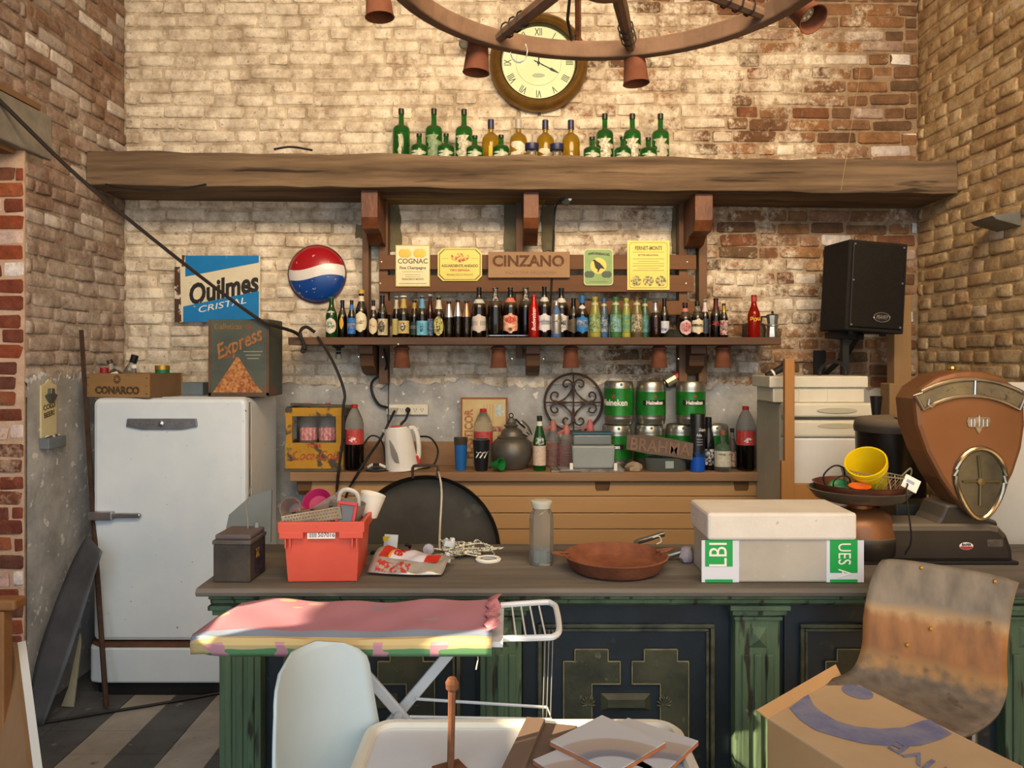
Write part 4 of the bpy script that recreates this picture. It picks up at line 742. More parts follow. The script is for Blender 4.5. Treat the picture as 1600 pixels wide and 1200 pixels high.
# power strip
t, w, h, s = sign('power_strip', 'cream six way socket strip screwed to the plaster above the kettle', 604, 632, 669, 648, 4.575, 'socket strip')
ps_ = obj('housing', MB().box((0, 0, 0), (w, .03, h)), mat('cream_abs', 'd8d2bc', 'ccc6b0', 5, .5), t, bev=.004)
for k in range(5):
    x_ = -w*.30+k*w*.165
    if k in (0, 2): continue
    obj('socket_slots', MB().box((x_-.007, -.0155, .003), (.003, .002, .009), Matrix.Identity(4)).box((x_+.007, -.0155, .003), (.003, .002, .009)).box((x_, -.0155, -.009), (.003, .002, .008)), M_blk, ps_)
obj('plug', MB().prism([(-.024, .012), (.024, .012), (.012, -.014), (-.012, -.014)], -.045, -.015, Matrix.Translation((-w*.30, 0, 0))), mat('grey_plug', '9a968c', rough=.5), t); obj('plug', MB().lathe([(.014, .015), (.016, .03), (.008, .05), (0, .05)], 10, Matrix.Translation((w*.03, 0, 0)) @ RX), M_blk, t)
# framed print (letters run upward)
t, w, h, s = sign('framed_print', 'rusty framed tin print with vertical orange lettering behind the cups', 720, 621, 793, 735, 4.53)
h2 = h; flat('frame', w, h, mat('orange_brown_frame', '7a4a26', '94602f', 9, .7), t, 0, .012); flat('print', w*.92, h*.95, mat('yellowed_print', 'c9b582', 'bda070', 8, .7, spots='a07848', sscale=12, sth=.64), t, -.012, .001)
text('PLASTICOR', .066, cm('9a5a30', .6, 0, 'b08050'), t, (-.088, -.0138, .0), (0, R(-90), 0), bold=.003, xs=.86)
flat('label_box', .055, .07, cm('9ab0b4', .6, 0, 'c8c0a0'), t, -.013, .001, .092, .14); flat('label_box', .06, .03, cm('8a4a34', .6, 0, 'b89070'), t, -.013, .001, .08, .03)
for k in range(4): flat('text_rule', .004, .11, cm('b09468'), t, -.013, .0006, .0+k*.017, .12)
# ---------------- chandelier made from a cart wheel ----------------
M_wheel = mat('weathered_wheel_wood', '5c4636', '7c6250', 4, .8, bump=.35, bscale=20)
M_terra = mat('terracotta_pot', '5a3222', '74442c', 9, .85, bump=.2)
M_rust = mat('rusty_iron', '5c3824', '7c4e30', 16, .85, bump=.3)
ZW = CAMH+.4*2.8; CW = Vector((.27, 2.16, ZW)); RW = .64
ch = thing('wheel_chandelier', 'cart wheel chandelier with clay pot lamps hanging before the clock', 'chandelier', CW, 0, None, 0, 1.0)
mb = MB(); n = 56; vs = []
for i in range(n):
    a = 2*math.pi*i/n; u = Vector((math.sin(a), math.cos(a), 0))
    for (r_, z_) in ((RW-.02, -.03), (RW+.02, -.03), (RW+.024, .03), (RW-.024, .03)): vs.append(u*r_+Vector((0, 0, z_)))
mb.add(vs, [(i*4+k, i*4+(k+1) % 4, ((i+1) % n)*4+(k+1) % 4, ((i+1) % n)*4+k) for i in range(n) for k in range(4)]); obj('rim', mb, M_wheel, ch, bev=.006)
obj('hub', MB().lathe([(0, -.10), (.07, -.09), (.10, -.03), (.11, .03), (.08, .12), (0, .13)], 18), M_wheel, ch, smooth=True)
for k in range(8):
    a = R(45*k+14.5); u = Vector((math.sin(a), math.cos(a), 0)); obj('spoke', MB().tube([u*.09+Vector((0, 0, .02)), u*(RW*.5)+Vector((0, 0, .012)), u*(RW-.01)], [.02, .024, .018], 8), M_wheel, ch, smooth=True)
    if k in (0, 7, 1):
        for q_ in (.72, .80, .88): c_ = u*(RW*q_); obj('wire_tie', MB().tube([c_+Vector((u.y, -u.x, 0))*.026*math.cos(t)+Vector((0, 0, .026*math.sin(t)+.006)) for t in [j*math.pi/5 for j in range(10)]], .003, 4, closed=True), M_blk, ch)
obj('suspension_rod', MB().tube([(0, 0, .12), (0, 0, ZT-ZW-.001)], .012, 8), M_rust, ch)
obj('chain_links', MB().tube([(math.cos(t)*.03, 0, .2+math.sin(t)*.05) for t in [j*math.pi/6 for j in range(12)]], .006, 5, closed=True).tube([(0, math.cos(t)*.03, .28+math.sin(t)*.05) for t in [j*math.pi/6 for j in range(12)]], .006, 5, closed=True), M_rust, ch)
obj('hanger_rod', MB().tube([(-.03, RW-.01, .03), (-.05, RW-.20, .16), (-.02, .05, .30)], .011, 6), M_rust, ch); obj('hook', MB().tube([(-.07, RW-.14, .16), (-.075, RW-.08, .08), (-.055, RW-.03, .03), (-.035, RW-.04, .06)], .006, 5), M_blk, ch)
obj('wire_ring', MB().tube([(-.245+.03*math.cos(t), RW-.062, -.03+.04*math.sin(t)) for t in [j*math.pi/9 for j in range(18)]], .0025, 5, closed=True), SILV, ch)
POT = [(.036, 0), (.037, -.004), (.046, -.098), (.049, -.105), (.046, -.105), (.041, -.098), (.032, -.006), (0, -.006)]
def pot_lamp(label, loc, rx=0, ry=0, ceram=True, group=None, scale=1):
    t = thing('pot_lamp', label, 'lamp', loc, 0, group, rx, ry)
    obj('clay_pot', MB().lathe([(r_*scale, z_*scale) for r_, z_ in POT], 22, cap=False), M_terra, t, smooth=True)
    obj('collar', MB().lathe([(.0, .022), (.03, .02), (.045, .008), (.045, .0), (.034, -.004)], 18), SILV if ceram else M_terra, t, smooth=True)
    bl = obj('led_bulb', MB().lathe([(.03, -.05), (.028, -.062), (0, -.064)], 16), mat('bulb_rim', 'b8b4a8', rough=.3, metal=.6), t, smooth=True)
    for k in range(6): obj('led_dot', MB().lathe([(.005, -.0645), (.004, -.067), (0, -.0675)], 8, Matrix.Translation((.014*math.cos(k*math.pi/3), .014*math.sin(k*math.pi/3), 0))), cm('f0ecd0', .3), bl)
    return t
def atp(x, y, Y): return W(x, y, Y)
pot_lamp('clay pot lamp hanging at the top left edge, open end showing', W(590, -22, 2.55), 0, -4)
pot_lamp('clay pot lamp hanging just left of the clock', W(747, 68, 2.74), 0, 4)
pot_lamp('clay pot lamp hanging under the wheel right of the clock', W(991, 86, 2.80), 0, -4)
pot_lamp('clay pot lamp at the upper right, tipped so its bulb shows', W(1243, 8, 2.50), -38, -24)
for x, w_, lb in ((628, 26, 'first clay pot lamp from the left under the bottle shelf'), (779, 26, 'clay pot lamp under the shelf left of the middle bracket'), (892, 26, 'clay pot lamp under the shelf right of the middle bracket'), (1030, 26, 'clay pot lamp under the shelf left of the right bracket'), (1129, 26, 'last clay pot lamp on the right under the bottle shelf')):
    p = W(x, 0, 4.36); pot_lamp(lb, (p.x, 4.36, SHZ-.066), 0, 0, False, 'pot lamps under the bottle shelf')
p = W(529, 0, 4.40); t = thing('lamp_holder', 'bare dark lamp holder under the left end of the bottle shelf', 'lamp', (p.x, 4.40, SHZ-.043)); obj('holder', MB().lathe([(.035, 0), (.035, -.008), (.014, -.018), (.014, -.05)], 14), M_blk, t, smooth=True); obj('ring', MB().lathe([(.018, -.03), (.02, -.033), (.018, -.036)], 12), SILV, t); obj('socket', MB().lathe([(.02, -.05), (.02, -.075), (0, -.078)], 12), mat('grey_socket', '8a8880', rough=.4), t)
# camera-like sensor head above the stencilled board
p = W(885, 312, 4.42); t = thing('motion_sensor', 'grey swivel sensor head under the beam beside the middle corbel', 'sensor', p); obj('housing', MB().box((0, 0, 0), (.05, .05, .06), Matrix.Rotation(R(20), 4, 'Y')), mat('grey_sensor', '6a6a5c', rough=.5), t, bev=.01)
for x_ in (-.022, .018): obj('lens', MB().lathe([(.012, .02), (.012, .034), (0, .036)], 10, Matrix.Translation((x_, 0, 0)) @ RX), SILV if x_ > 0 else M_blk, t)
obj('stem', MB().tube([(0, .03, .0), (-.01, .12, .05)], .008, 5), M_blk, t)
# ---------------- cables ----------------
def cable(name, label, pts, r, m=None, n=6): return tag(obj(name, MB().tube(spline(pts, n), r, 6), m or M_blk), label, 'cable')
M_cab = mat('dark_brown_cable', '241c16', rough=.6)
cable('hanging_cable', 'thick dark cable running from the left opening down to the bottle shelf', [W(-8, 150, 3.42), W(130, 283, 3.72), W(290, 414, 3.92), W(400, 496, 3.98), W(430, 509, 4.0), W(462, 520, 4.20), W(474, 535, 4.22), W(472, 549, 4.22), W(477, 545, 4.225), W(469, 520, 4.22), W(478, 511, 4.225), W(492, 519, 4.23)], .0095, M_cab)
cable('hanging_cable', 'dark cable dropping from the shelf end past the soda bottle to the counter', [W(496, 526, 4.235), W(520, 565, 4.235), W(538, 612, 4.25), W(536, 640, 4.25), W(535, 690, 4.25), W(529, 735, 4.255), W(524, 790, 4.20), W(520, 850, 3.2)], .008, M_cab)
cable('drooping_cable', 'thin black cable sagging under the left end of the beam', [W(165, 288, 4.16), W(190, 294, 4.155), W(250, 298, 4.155), W(290, 294, 4.16), W(322, 288, 4.16)], .005)
cable('conduit_cable', 'black cable dropping behind the middle corbel to the shelf', [W(880, 310, 4.44), W(868, 325, 4.455), W(864, 385, 4.467), W(862, 440, 4.4685), W(859, 500, 4.466), W(858, 521, 4.46)], .006)
cable('strip_cable', 'black cable looping from the shelf bracket into the socket strip', [W(600, 545, 4.42), W(604, 575, 4.5), W(582, 596, 4.54), W(582, 615, 4.55), W(592, 632, 4.56), W(606, 637, 4.56)], .008)
cable('strip_cable', 'thin wire hanging straight from the bracket past the socket strip', [W(606, 545, 4.42), W(607, 600, 4.54), W(606, 660, 4.53), W(603, 668, 4.5)], .003)
cable('plug_lead', 'black lead from the first plug down across the shelf to the counter', [W(617, 641, 4.54), W(608, 660, 4.45), W(592, 690, 4.40), W(575, 715, 4.30), W(560, 738, 4.26), W(541, 775, 4.2), W(530, 850, 3.3)], .0075)
cable('plug_lead', 'short black lead from the second plug down behind the kettle', [W(639, 641, 4.53), W(634, 655, 4.5), W(626, 665, 4.47), W(622, 690, 4.47)], .0075)
cable('kettle_lead', 'black lead curling around the right of the kettle', [W(652, 682, 4.46), W(672, 684, 4.45), W(684, 702, 4.44), W(680, 722, 4.42), W(668, 731, 4.40), W(640, 734, 4.38)], .006)
cable('kettle_lead', 'thin black lead arching left of the kettle', [W(565, 700, 4.44), W(578, 682, 4.45), W(592, 684, 4.45), W(600, 700, 4.44), W(602, 722, 4.43)], .005)
cable('white_flex', 'pale flex hanging from the shelf over the big pan to the fairy light pile', [W(655, 731, 4.32), W(668, 727, 4.25), W(679, 730, 3.9), W(686, 741, 3.32), W(690, 770, 3.24), W(688, 815, 3.17), W(687, 840, 3.05), W(687, 858, 2.96)], .0045, mat('pale_flex', 'b8b098', rough=.5))
cable('floor_cable', 'black cable lying across the floor tiles by the refrigerator', [W(45, 1136, 3.54)+Vector((0, 0, .008)), W(150, 1118, 3.65)+Vector((0, 0, .008)), W(250, 1102, 3.763)+Vector((0, 0, .008)), W(360, 1082, 3.90)+Vector((0, 0, .008))], .007)
cable('beam_cable', 'short black cable lying on the beam left of the green bottles', [W(428, 236, 4.22)+Vector((0, 0, .01)), W(455, 233, 4.22)+Vector((0, 0, .012)), W(488, 237, 4.22)+Vector((0, 0, .008))], .006)
# ---------------- things on the lower shelf ----------------
def on(x, Y): return (W(x, 0, Y).x, Y, LSZ+.001)
YL = 4.36
# yellow soda crate
s = YL/F; t = thing('soda_crate', 'old yellow wooden soft drink crate with red script', 'crate', on(499, 4.42))
M_yw = mat('flaking_yellow_paint', 'a5791c', 'b98a28', 5, .75, spots='4c4234', sscale=11, sth=.57); M_gw = mat('grey_old_wood', '4a4338', '625a4c', 6, .85)
cw = .325; cd = .22
obj('front_board', MB().box((0, -cd/2, .088), (cw, .016, .145)), M_yw, t, bev=.002); obj('back_board', MB().box((0, cd/2, .088), (cw, .016, .145)), M_gw, t)
for sg in (-1, 1):
    obj('side_board', MB().box((sg*cw/2-sg*.008, 0, .088), (.016, cd-.02, .145)), M_gw, t); obj('upright', MB().box((sg*(cw/2-.022), -cd/2, .235), (.035, .018, .15)), M_yw, t); obj('upright', MB().box((sg*(cw/2-.022), cd/2, .235), (.035, .018, .15)), M_gw, t)
    obj('side_rail', MB().box((sg*(cw/2-.01), 0, .333), (.018, cd-.02, .05)), M_gw, t)
obj('top_rail', MB().box((0, -cd/2, .333), (cw, .02, .048)), M_yw, t, bev=.002); obj('top_rail', MB().box((0, cd/2, .333), (cw, .02, .048)), M_gw, t); obj('base_board', MB().box((0, 0, .008), (cw+.01, cd+.01, .014)), M_gw, t)
text('TOME', .030, K_red, t, (0, -cd/2-.009, .143), bold=.001); text('Coca-Cola', .072, mat('worn_red_script', 'a04428', 'b98a3a', 30, .7, ramp=(.55, .7)), t, (.005, -cd/2-.009, .088), shear=.35, xs=.86, bold=.001)
o = tag(obj('wood_lath', MB().box((0, 0, .006), (.37, .05, .012), Matrix.Rotation(R(2), 4, 'Y')).box((-.13, .01, .014), (.16, .03, .008), Matrix.Rotation(R(-5), 4, 'Y')), M_gw, loc=(on(503, 4.36)[0], 4.40, LSZ+.360)), 'broken grey lath lying on top of the yellow crate', 'lath')
for k, x in enumerate((482, 512)):
    bottle('plastic_bottle', ('left' if k == 0 else 'right')+' empty soda bottle with faded pink label inside the yellow crate', (on(x, 4.42)[0], 4.42, LSZ+.017), .36, .05, 'pet', G_pet, [('label', .42, .62, 'c86a6a', 175, 'rect', 'd8a0a0')], ('b03030', .955, 1.1), 'empty soda bottles in the crate')
cola = lambda x, top, Y, lb, full, w=29: bottle('cola_bottle', lb, on(x, Y), CAMH+(HZ-top)*Y/F-LSZ, w*Y/F/2, 'pet', G_pet, [('label', .40, .62, mat('red_label', 'b81c1c', 'cc3a30', 30, .35), 175, 'rect'), ('label_print', .44, .52, 'e8dcd8', 26, 'torn', 'cc3030')], ('b02020', .945, 1.25), None, liquid=(G_cola, .40) if full else None)
cola(554, 632, 4.36, 'half full cola bottle with red label next to the yellow crate', True)
cola(1165, 635, 4.36, 'half full cola bottle at the right end of the long shelf', True)
cola(755, 639, 4.48, 'empty cola bottle with peeling red label behind the black cup', False, 30)
# kettle
t = thing('electric_kettle', 'white plastic electric kettle leaning on the shelf', 'kettle', on(630, 4.36), 0, None, 0, -4)
M_kw = mat('white_kettle_plastic', 'd4d0c6', 'dcd9d0', 4, .35); s = 4.36/F
def kshape(u, v):
    a = 2*math.pi*u; r0 = .094-.020*v; xo = -.004-.012*v; return (r0*math.sin(a)*(1.0)+xo, -r0*.8*math.cos(a), .012+.225*v)
kb = MB().grid(kshape, 28, 8); kb.add([kshape(i/28, 1) for i in range(28)], [tuple(range(28))]); obj('body', kb, M_kw, t, smooth=True)
obj('base', MB().lathe([(.085, 0), (.09, .004), (.085, .014), (0, .014)], 24), M_kw, t, smooth=True)
obj('spout', MB().add([(-.07, -.02, .235), (-.07, .02, .235), (-.108, 0, .238), (-.075, 0, .19)], [(0, 2, 1), (0, 3, 2), (1, 2, 3), (0, 1, 3)]), M_kw, t)
obj('lid', MB().lathe([(.06, .237), (.058, .246), (0, .25)], 20, Matrix.Translation((-.015, 0, 0)) @ Matrix.Diagonal((1, .75, 1, 1))), M_kw, t, smooth=True); obj('red_button', MB().box((-.02, -.01, .252), (.06, .03, .008)), cm('b03028', .4), t, bev=.003)
obj('handle', MB().tube(spline([(.05, 0, .235), (.078, 0, .232), (.094, 0, .19), (.098, 0, .12), (.09, 0, .06), (.075, 0, .05)], 5), .0135, 8), M_kw, t, smooth=True); obj('red_switch', MB().box((.096, 0, .04), (.018, .03, .055), Matrix.Rotation(R(-8), 4, 'Y')), cm('b82a24', .4), t, bev=.006)
obj('water_window', MB().prism([(-.055, .185), (-.035, .15), (-.015, .10), (-.008, .05), (-.03, .055), (-.05, .10)], -.078, -.060), mat('grey_window', '7c7870', rough=.25), t, bev=.002)
p = on(588, 4.34); t = thing('adapter_disc', 'small black and white disc shaped gadget left of the kettle', 'gadget', p); obj('disc', MB().lathe([(.06, 0), (.06, .008), (.03, .016), (0, .016)], 22), mat('dark_disc', '26282a', rough=.4), t, smooth=True); obj('bracket', MB().tube([(-.05, .01, .018), (-.02, 0, .034), (.02, 0, .034), (.05, .01, .018)], .008, 6), K_wht, t); obj('switch', MB().box((0, -.008, .034), (.034, .012, .016)), M_blk, t)
# cups
def cup(label, x, Y, h, r0, r1, m, extra=None):
    t = thing('tumbler', label, 'cup', on(x, Y)); obj('wall', MB().lathe([(0, 0), (r0, 0), (r1, h), (r1-.003, h), (r0-.003, .004), (0, .004)], 24, cap=False), m, t, smooth=True); return t
t = cup('blue plastic tumbler with smoky rim on the long shelf', 720, 4.36, .145, .030, .037, cm('1f5c9c', .35)); obj('rim_band', MB().lathe([(.0372, .145), (.040, .185), (.038, .185), (.0352, .145)], 24, cap=False), mat('smoky_plastic', '5a5044', rough=.3, trans=.5), t, smooth=True)
t = cup('black tumbler with white triple seven print', 752, 4.34, .178, .034, .049, cm('16171a', .4)); text('777', .05, K_wht, t, (0, 0, .092), wrap=.0432, shear=.3, bold=.0015); obj('rim', MB().tube([(.0485*math.cos(k*math.pi/12), .0485*math.sin(k*math.pi/12), .178) for k in range(24)], .0018, 4, closed=True), SILV, t)
t = cup('small green plastic cup lying beside the black tumbler', 771, 4.318, .06, .02, .035, cm('1f7a34', .4)); t.rotation_euler = (R(80), 0, R(50)); t.location.z = LSZ+.034
# oil lamp jug
t = thing('metal_jug', 'round bellied dark metal vessel with a swung open lid', 'jug', on(800, 4.42)); M_pew = mat('dull_pewter', '5c5850', '6e6a60', 8, .45, metal=.5, bump=.1)
obj('belly', MB().lathe([(0, 0), (.07, 0), (.078, .006), (.108, .05), (.120, .10), (.108, .155), (.082, .178), (.066, .186), (.062, .21), (.05, .226), (.03, .236)], 30), M_pew, t, smooth=True)
obj('band', MB().lathe([(.084, .176), (.086, .182), (.08, .188), (.068, .19)], 30, cap=False), M_pew, t, smooth=True); obj('neck_cap', MB().lathe([(.03, .234), (.044, .25), (.028, .258), (.03, .268), (.018, .29), (0, .295)], 20, Matrix.Translation((-.005, 0, 0))), M_pew, t, smooth=True)
obj('loop', MB().tube([(-.005+.012*math.cos(k*math.pi/6), 0, .305+.012*math.sin(k*math.pi/6)) for k in range(12)], .003, 4, closed=True), M_blk, t)
obj('lid', MB().lathe([(.052, 0), (.05, .006), (.02, .014), (0, .016)], 22, Matrix.Translation((.085, -.01, .235)) @ Matrix.Rotation(R(55), 4, 'Y')), M_pew, t, smooth=True); obj('lever', MB().tube([(.02, 0, .285), (.05, -.01, .255), (.075, -.01, .235)], .006, 6), M_blk, t); obj('hinge', MB().tube([(.055, 0, .2), (.09, 0, .185), (.10, 0, .195), (.085, 0, .21)], .004, 5), M_blk, t)
# green wine bottle and siphons
bottle('wine_bottle', 'green bottle with cream label between the metal vessel and the siphons', on(843, 4.35), CAMH+(HZ-650)*4.35/F-LSZ, 20*4.35/F/2, 'wine', mat('wine_green', '14501c', rough=.1, trans=.3, dust=.2), [('label', .10, .46, 'c8b09a', 78, 'rect', 'd0bca4'), ('round_label', .47, .62, 'b8bcb0', 42, 'round', '3a5a4c'), ('neck_label', .82, .90, 'd8d4c8', 110, 'rect')], ('1c241c', .92, 1.1))
for x, lb, mcol, Y, h_ in ((864, 'soda siphon in pink plastic netting behind the green bottle', 'a86a64', 4.52, .275), (885, 'soda siphon with red nozzle left of the grey tub', 'b0685c', 4.45, .255), (922, 'soda siphon showing only its red nozzle behind the blue lidded box', 'b0605c', 4.53, .275)):
    t = thing('soda_siphon', lb, 'siphon', on(x, Y), 0, 'soda siphons'); r_ = .046
    obj('glass', MB().lathe([(0, 0), (r_*.95, 0), (r_, .006), (r_, h_*.5), (r_*.85, h_*.62), (r_*.5, h_*.76), (r_*.42, h_*.8)], 20), G_pet, t, smooth=True)
    obj('nozzle', MB().lathe([(r_*.5, h_*.76), (r_*.46, h_*.86), (r_*.25, h_*.98), (0, h_)], 14), cm(mcol, .5), t, smooth=True); obj('spout', MB().tube([(-.01, -.01, h_*.86), (-.04, -.012, h_*.80), (-.048, -.012, h_*.76)], .008, 6), cm(mcol, .5), t)
    net = MB()
    for k in range(14):
        a = 2*math.pi*k/14; net.tube([((r_+.002)*math.sin(a), -(r_+.002)*math.cos(a), z_) for z_ in (.01, h_*.5)], .0014, 4)
    for k in range(8): net.tube([((r_+.002)*math.sin(j*math.pi/10), -(r_+.002)*math.cos(j*math.pi/10), .012+k*h_*.065) for j in range(20)], .0014, 4, closed=True)
    obj('net', net, cm('a8504c', .5), t)
# flyers, tub and box
p = on(916, 4.36); t = tag(obj('flyer_stack', MB().box((0, 0, .004), (.40, .16, .008)).box((.02, -.01, .012), (.36, .15, .006), Matrix.Rotation(R(4), 4, 'Z')), mat('glossy_paper', 'a8a49c', '6a6660', 12, .4), loc=p), 'small stack of papers under the grey tub', 'papers')
t = thing('grey_tub', 'grey plastic tub on the stack of papers', 'tub', (p[0]+.035, 4.36, LSZ+.0165)); M_grp = mat('grey_plastic', '8c928e', '989e9a', 4, .5)
obj('body', MB().add([(-.115, -.06, 0), (.115, -.06, 0), (.115, .06, 0), (-.115, .06, 0), (-.122, -.066, .13), (.122, -.066, .13), (.122, .066, .13), (-.122, .066, .13)], [(0, 3, 2, 1), (0, 1, 5, 4), (1, 2, 6, 5), (2, 3, 7, 6), (3, 0, 4, 7), (4, 5, 6, 7)]), M_grp, t, bev=.012)
t = thing('food_box', 'clear lidded food box with teal lid on the grey tub', 'food box', (p[0]+.03, 4.36, LSZ+.148)); obj('box', MB().box((0, 0, .03), (.215, .11, .058)), mat('clear_plastic_box', '9aa09c', rough=.25, trans=.5), t, bev=.008); obj('lid', MB().box((0, 0, .064), (.228, .122, .012)), cm('1c5468', .4), t, bev=.004)
for x_ in (893, 962): q_ = on(x_, 4.28); tag(obj('white_clip', MB().box((0, 0, .025), (.018, .004, .05)).box((0, -.003, .014), (.005, .002, .005)).box((0, -.003, .034), (.005, .002, .005)), K_wht, loc=(q_[0], 4.285, LSZ+.001)), ('left' if x_ < 900 else 'right')+' white plastic clip standing before the grey tub', 'clip')
# kegs
M_kst = mat('keg_steel', 'b0ac9c', '94907f', 6, .3, metal=.85); M_kgr = mat('keg_green_print', '1c6a24', '2f8a30', 7, .3, metal=.3)
def keg(label, x, Y, z, lettering='Heineken', rz=0, plain=False, dots=True):
    t = thing('beer_keg', label, 'keg', (W(x, 0, Y).x, Y, z), rz, 'green mini beer kegs'); r_ = .086; h_ = .25
    obj('shell', MB().lathe([(0, .004), (r_*.86, 0), (r_*.93, .004), (r_*.95, .02), (r_, .034), (r_, .036), (r_*.985, .044), (r_, .05), (r_, .195), (r_*.985, .203), (r_, .21), (r_*.97, .222), (r_*.94, .244), (r_*.88, h_), (r_*.84, h_-.006), (0, h_-.012)], 32), M_kst, t, smooth=True)
    b_ = obj('green_band', MB().lathe([(r_+.0006, .055), (r_+.0006, .19 if not plain else .21)], 32, cap=False), M_kgr, t, smooth=True)
    if dots:
        for k in range(5): a = R(-60+30*k); obj('button', MB().lathe([(.009, 0), (.008, .002), (0, .0022)], 10, Matrix.Translation((r_*.955*math.sin(a), -r_*.955*math.cos(a), .232)) @ Matrix.Rotation(a, 4, 'Z') @ RX), cm('3a6a90' if k % 2 else '6a6a64', .4), t)
    if lettering:
        if not plain:
            pl_ = MB(); pl_.lathe([(r_+.0012, .112), (r_+.0012, .142)], 16, a0=-48, a1=48); obj('name_plate', pl_, K_blk, t); 
        text(lettering, .031 if not plain else .05, K_wht, t, (0, 0, .127), wrap=r_+.0018, bold=.0012, xs=.86)
        obj('star', MB().prism([((.013 if k % 2 == 0 else .005)*math.sin(k*math.pi/5), .165+(.013 if k % 2 == 0 else .005)*math.cos(k*math.pi/5)) for k in range(10)], -r_-.002, -r_+.001), K_red, t)
    return t
ZK2 = LSZ+.001+.252
keg('lower keg half hidden by the blue lidded box', 964, 4.47, LSZ+.001, 'Heineken', -30)
keg('lower keg behind the left half of the carved board', 1014, 4.50, LSZ+.001, None); 
keg('lower keg behind the right half of the carved board', 1063, 4.50, LSZ+.001, None)
keg('lower keg behind the clear spirit bottle', 1115, 4.50, LSZ+.001, None)
keg('upper left keg with large turned lettering', 967, 4.47, ZK2, 'Heineken', -28, True); keg('upper middle keg with black name plate', 1017, 4.48, ZK2, 'Heineken', 6, dots=False); keg('upper right keg with black name plate', 1079, 4.48, ZK2, 'Heineken', 4, dots=False)
t = thing('gilt_tin', 'small gilt tin with red end tipped behind the upper kegs', 'tin', (W(1044, 0, 4.50).x, 4.55, ZK2+.236), 0, None, 0, 60); obj('tin', MB().lathe([(.032, 0), (.032, .085), (.028, .088), (0, .088)], 10), cm('b8ae8c', .3, .6), t); obj('red_end', MB().lathe([(.033, .06), (.033, .087)], 10, cap=False), cm('a83424', .4), t)
# carved board, plastic bowl, stone
t, w, h, s = sign('carved_board', 'carved wooden board with raised beer name propped before the kegs', 978, 684, 1082, 712, 4.30, 'sign', 3.5)
pts = [(-w/2, h*.55), (-w*.2, h*.62), (w*.15, h*.5), (w/2, h*.32), (w/2, -h*.62), (w*.2, -h*.5), (-w*.15, -h*.42), (-w/2, -h*.25)]
flat('board', 0, 0, mat('grey_brown_carving', '5a4c3e', '6e5e4e', 8, .8), t, .0, .016, poly=pts); text('BRAHMA', .098, mat('pinkish_carved_letters', '7a5c4e', '8a6c5c', 8, .8), t, (0, -.017, -.002), (0, R(3), 0), bold=.0015, ext=.003, xs=.86)
t = thing('plastic_bowl', 'clear plastic tub holding up the carved board', 'tub', on(1040, 4.345)); obj('wall', MB().lathe([(.11, 0), (.115, .006), (.122, .075), (.119, .075), (.11, .006), (0, .004)], 30, Matrix.Diagonal((1.0, .48, 1, 1)), cap=False), mat('murky_clear_plastic', '7a807a', rough=.2, trans=.6), t, smooth=True); obj('label', MB().lathe([(.1235, .02), (.1245, .06)], 8, Matrix.Diagonal((1.0, .48, 1, 1)), a0=-6, a1=16), cm('98a49c'), t)
t.scale = (1, 1, 1)
rnd = random.Random(8); p = on(991, 4.33); mb = MB().lathe([(0, 0), (.04, .002), (.05, .02), (.045, .04), (.025, .05), (0, .052)], 9)
mb.v = [(x*rnd.uniform(.8, 1.15), y*rnd.uniform(.7, 1), z*rnd.uniform(.85, 1.1)) for x, y, z in mb.v]; tag(obj('stone', mb, mat('pale_stone', '8a7862', 'a89478', 12, .9), loc=p), 'pale beige stone on the long shelf below the carved board', 'stone')
t = thing('whisky_tube', 'tall black gift tube with bright blue foot', 'tube', on(1090, 4.32)); r_ = .041; h_ = CAMH+(HZ-647)*4.32/F-LSZ
obj('tube', MB().lathe([(0, 0), (r_, 0), (r_, h_-.004), (r_-.002, h_), (0, h_)], 26), cm('141416', .4), t, smooth=True); obj('blue_foot', MB().lathe([(r_+.0008, .001), (r_+.0008, .082)], 26, cap=False), cm('1450b4', .35), t, smooth=True); obj('speckled_band', MB().lathe([(r_+.0008, .082), (r_+.0008, .115)], 26, cap=False), cm('1a3a70', .4, 0, '10131c'), t, smooth=True)
text('Glen', .028, K_wht, t, (.01, 0, .235), wrap=r_+.001); text('No.', .022, K_wht, t, (.0, 0, .205), wrap=r_+.001, shear=.3)
for z_ in (.18, .165, .15): obj('text_rule', MB().lathe([(r_+.001, z_), (r_+.001, z_+.004)], 8, a0=-20, a1=28), cm('8a8c90'), t)
bottle('wine_bottle', 'dark wine bottle standing behind the black gift tube', on(1107, 4.375), .30, .033, 'wine', G_dark, [('label', .1, .4, '1a1a1c', 70, 'rect', 'b8b8b8')], ('141414', .8, 1.1))
bottle('spirit_bottle', 'clear squat spirit bottle with cream label and cork', on(1129, 4.33), CAMH+(HZ-672)*4.33/F-LSZ, 26*4.33/F/2, 'whisky', G_clear, [('label', .12, .50, 'b8b29c', 80, 'rect', 'c4beaa'), ('label_print', .40, .44, '5a564a', 50, 'rect', 'b8b29c')], ('8a5a3c', .88, 1.3))
bottle('slim_bottle', 'slim clear bottle with black cap and reddish label beside the cola', on(1144, 4.425), CAMH+(HZ-670)*4.40/F-LSZ, 13*4.40/F/2, 'wine', G_clear, [('label', .06, .42, '8a4a3c', 60, 'rect', 'b8a898')], ('161616', .9, 1.25))
# ---------------- things on the counter ----------------
def oc_(x, Y): return (W(x, 0, Y).x, Y, CZ+.001)
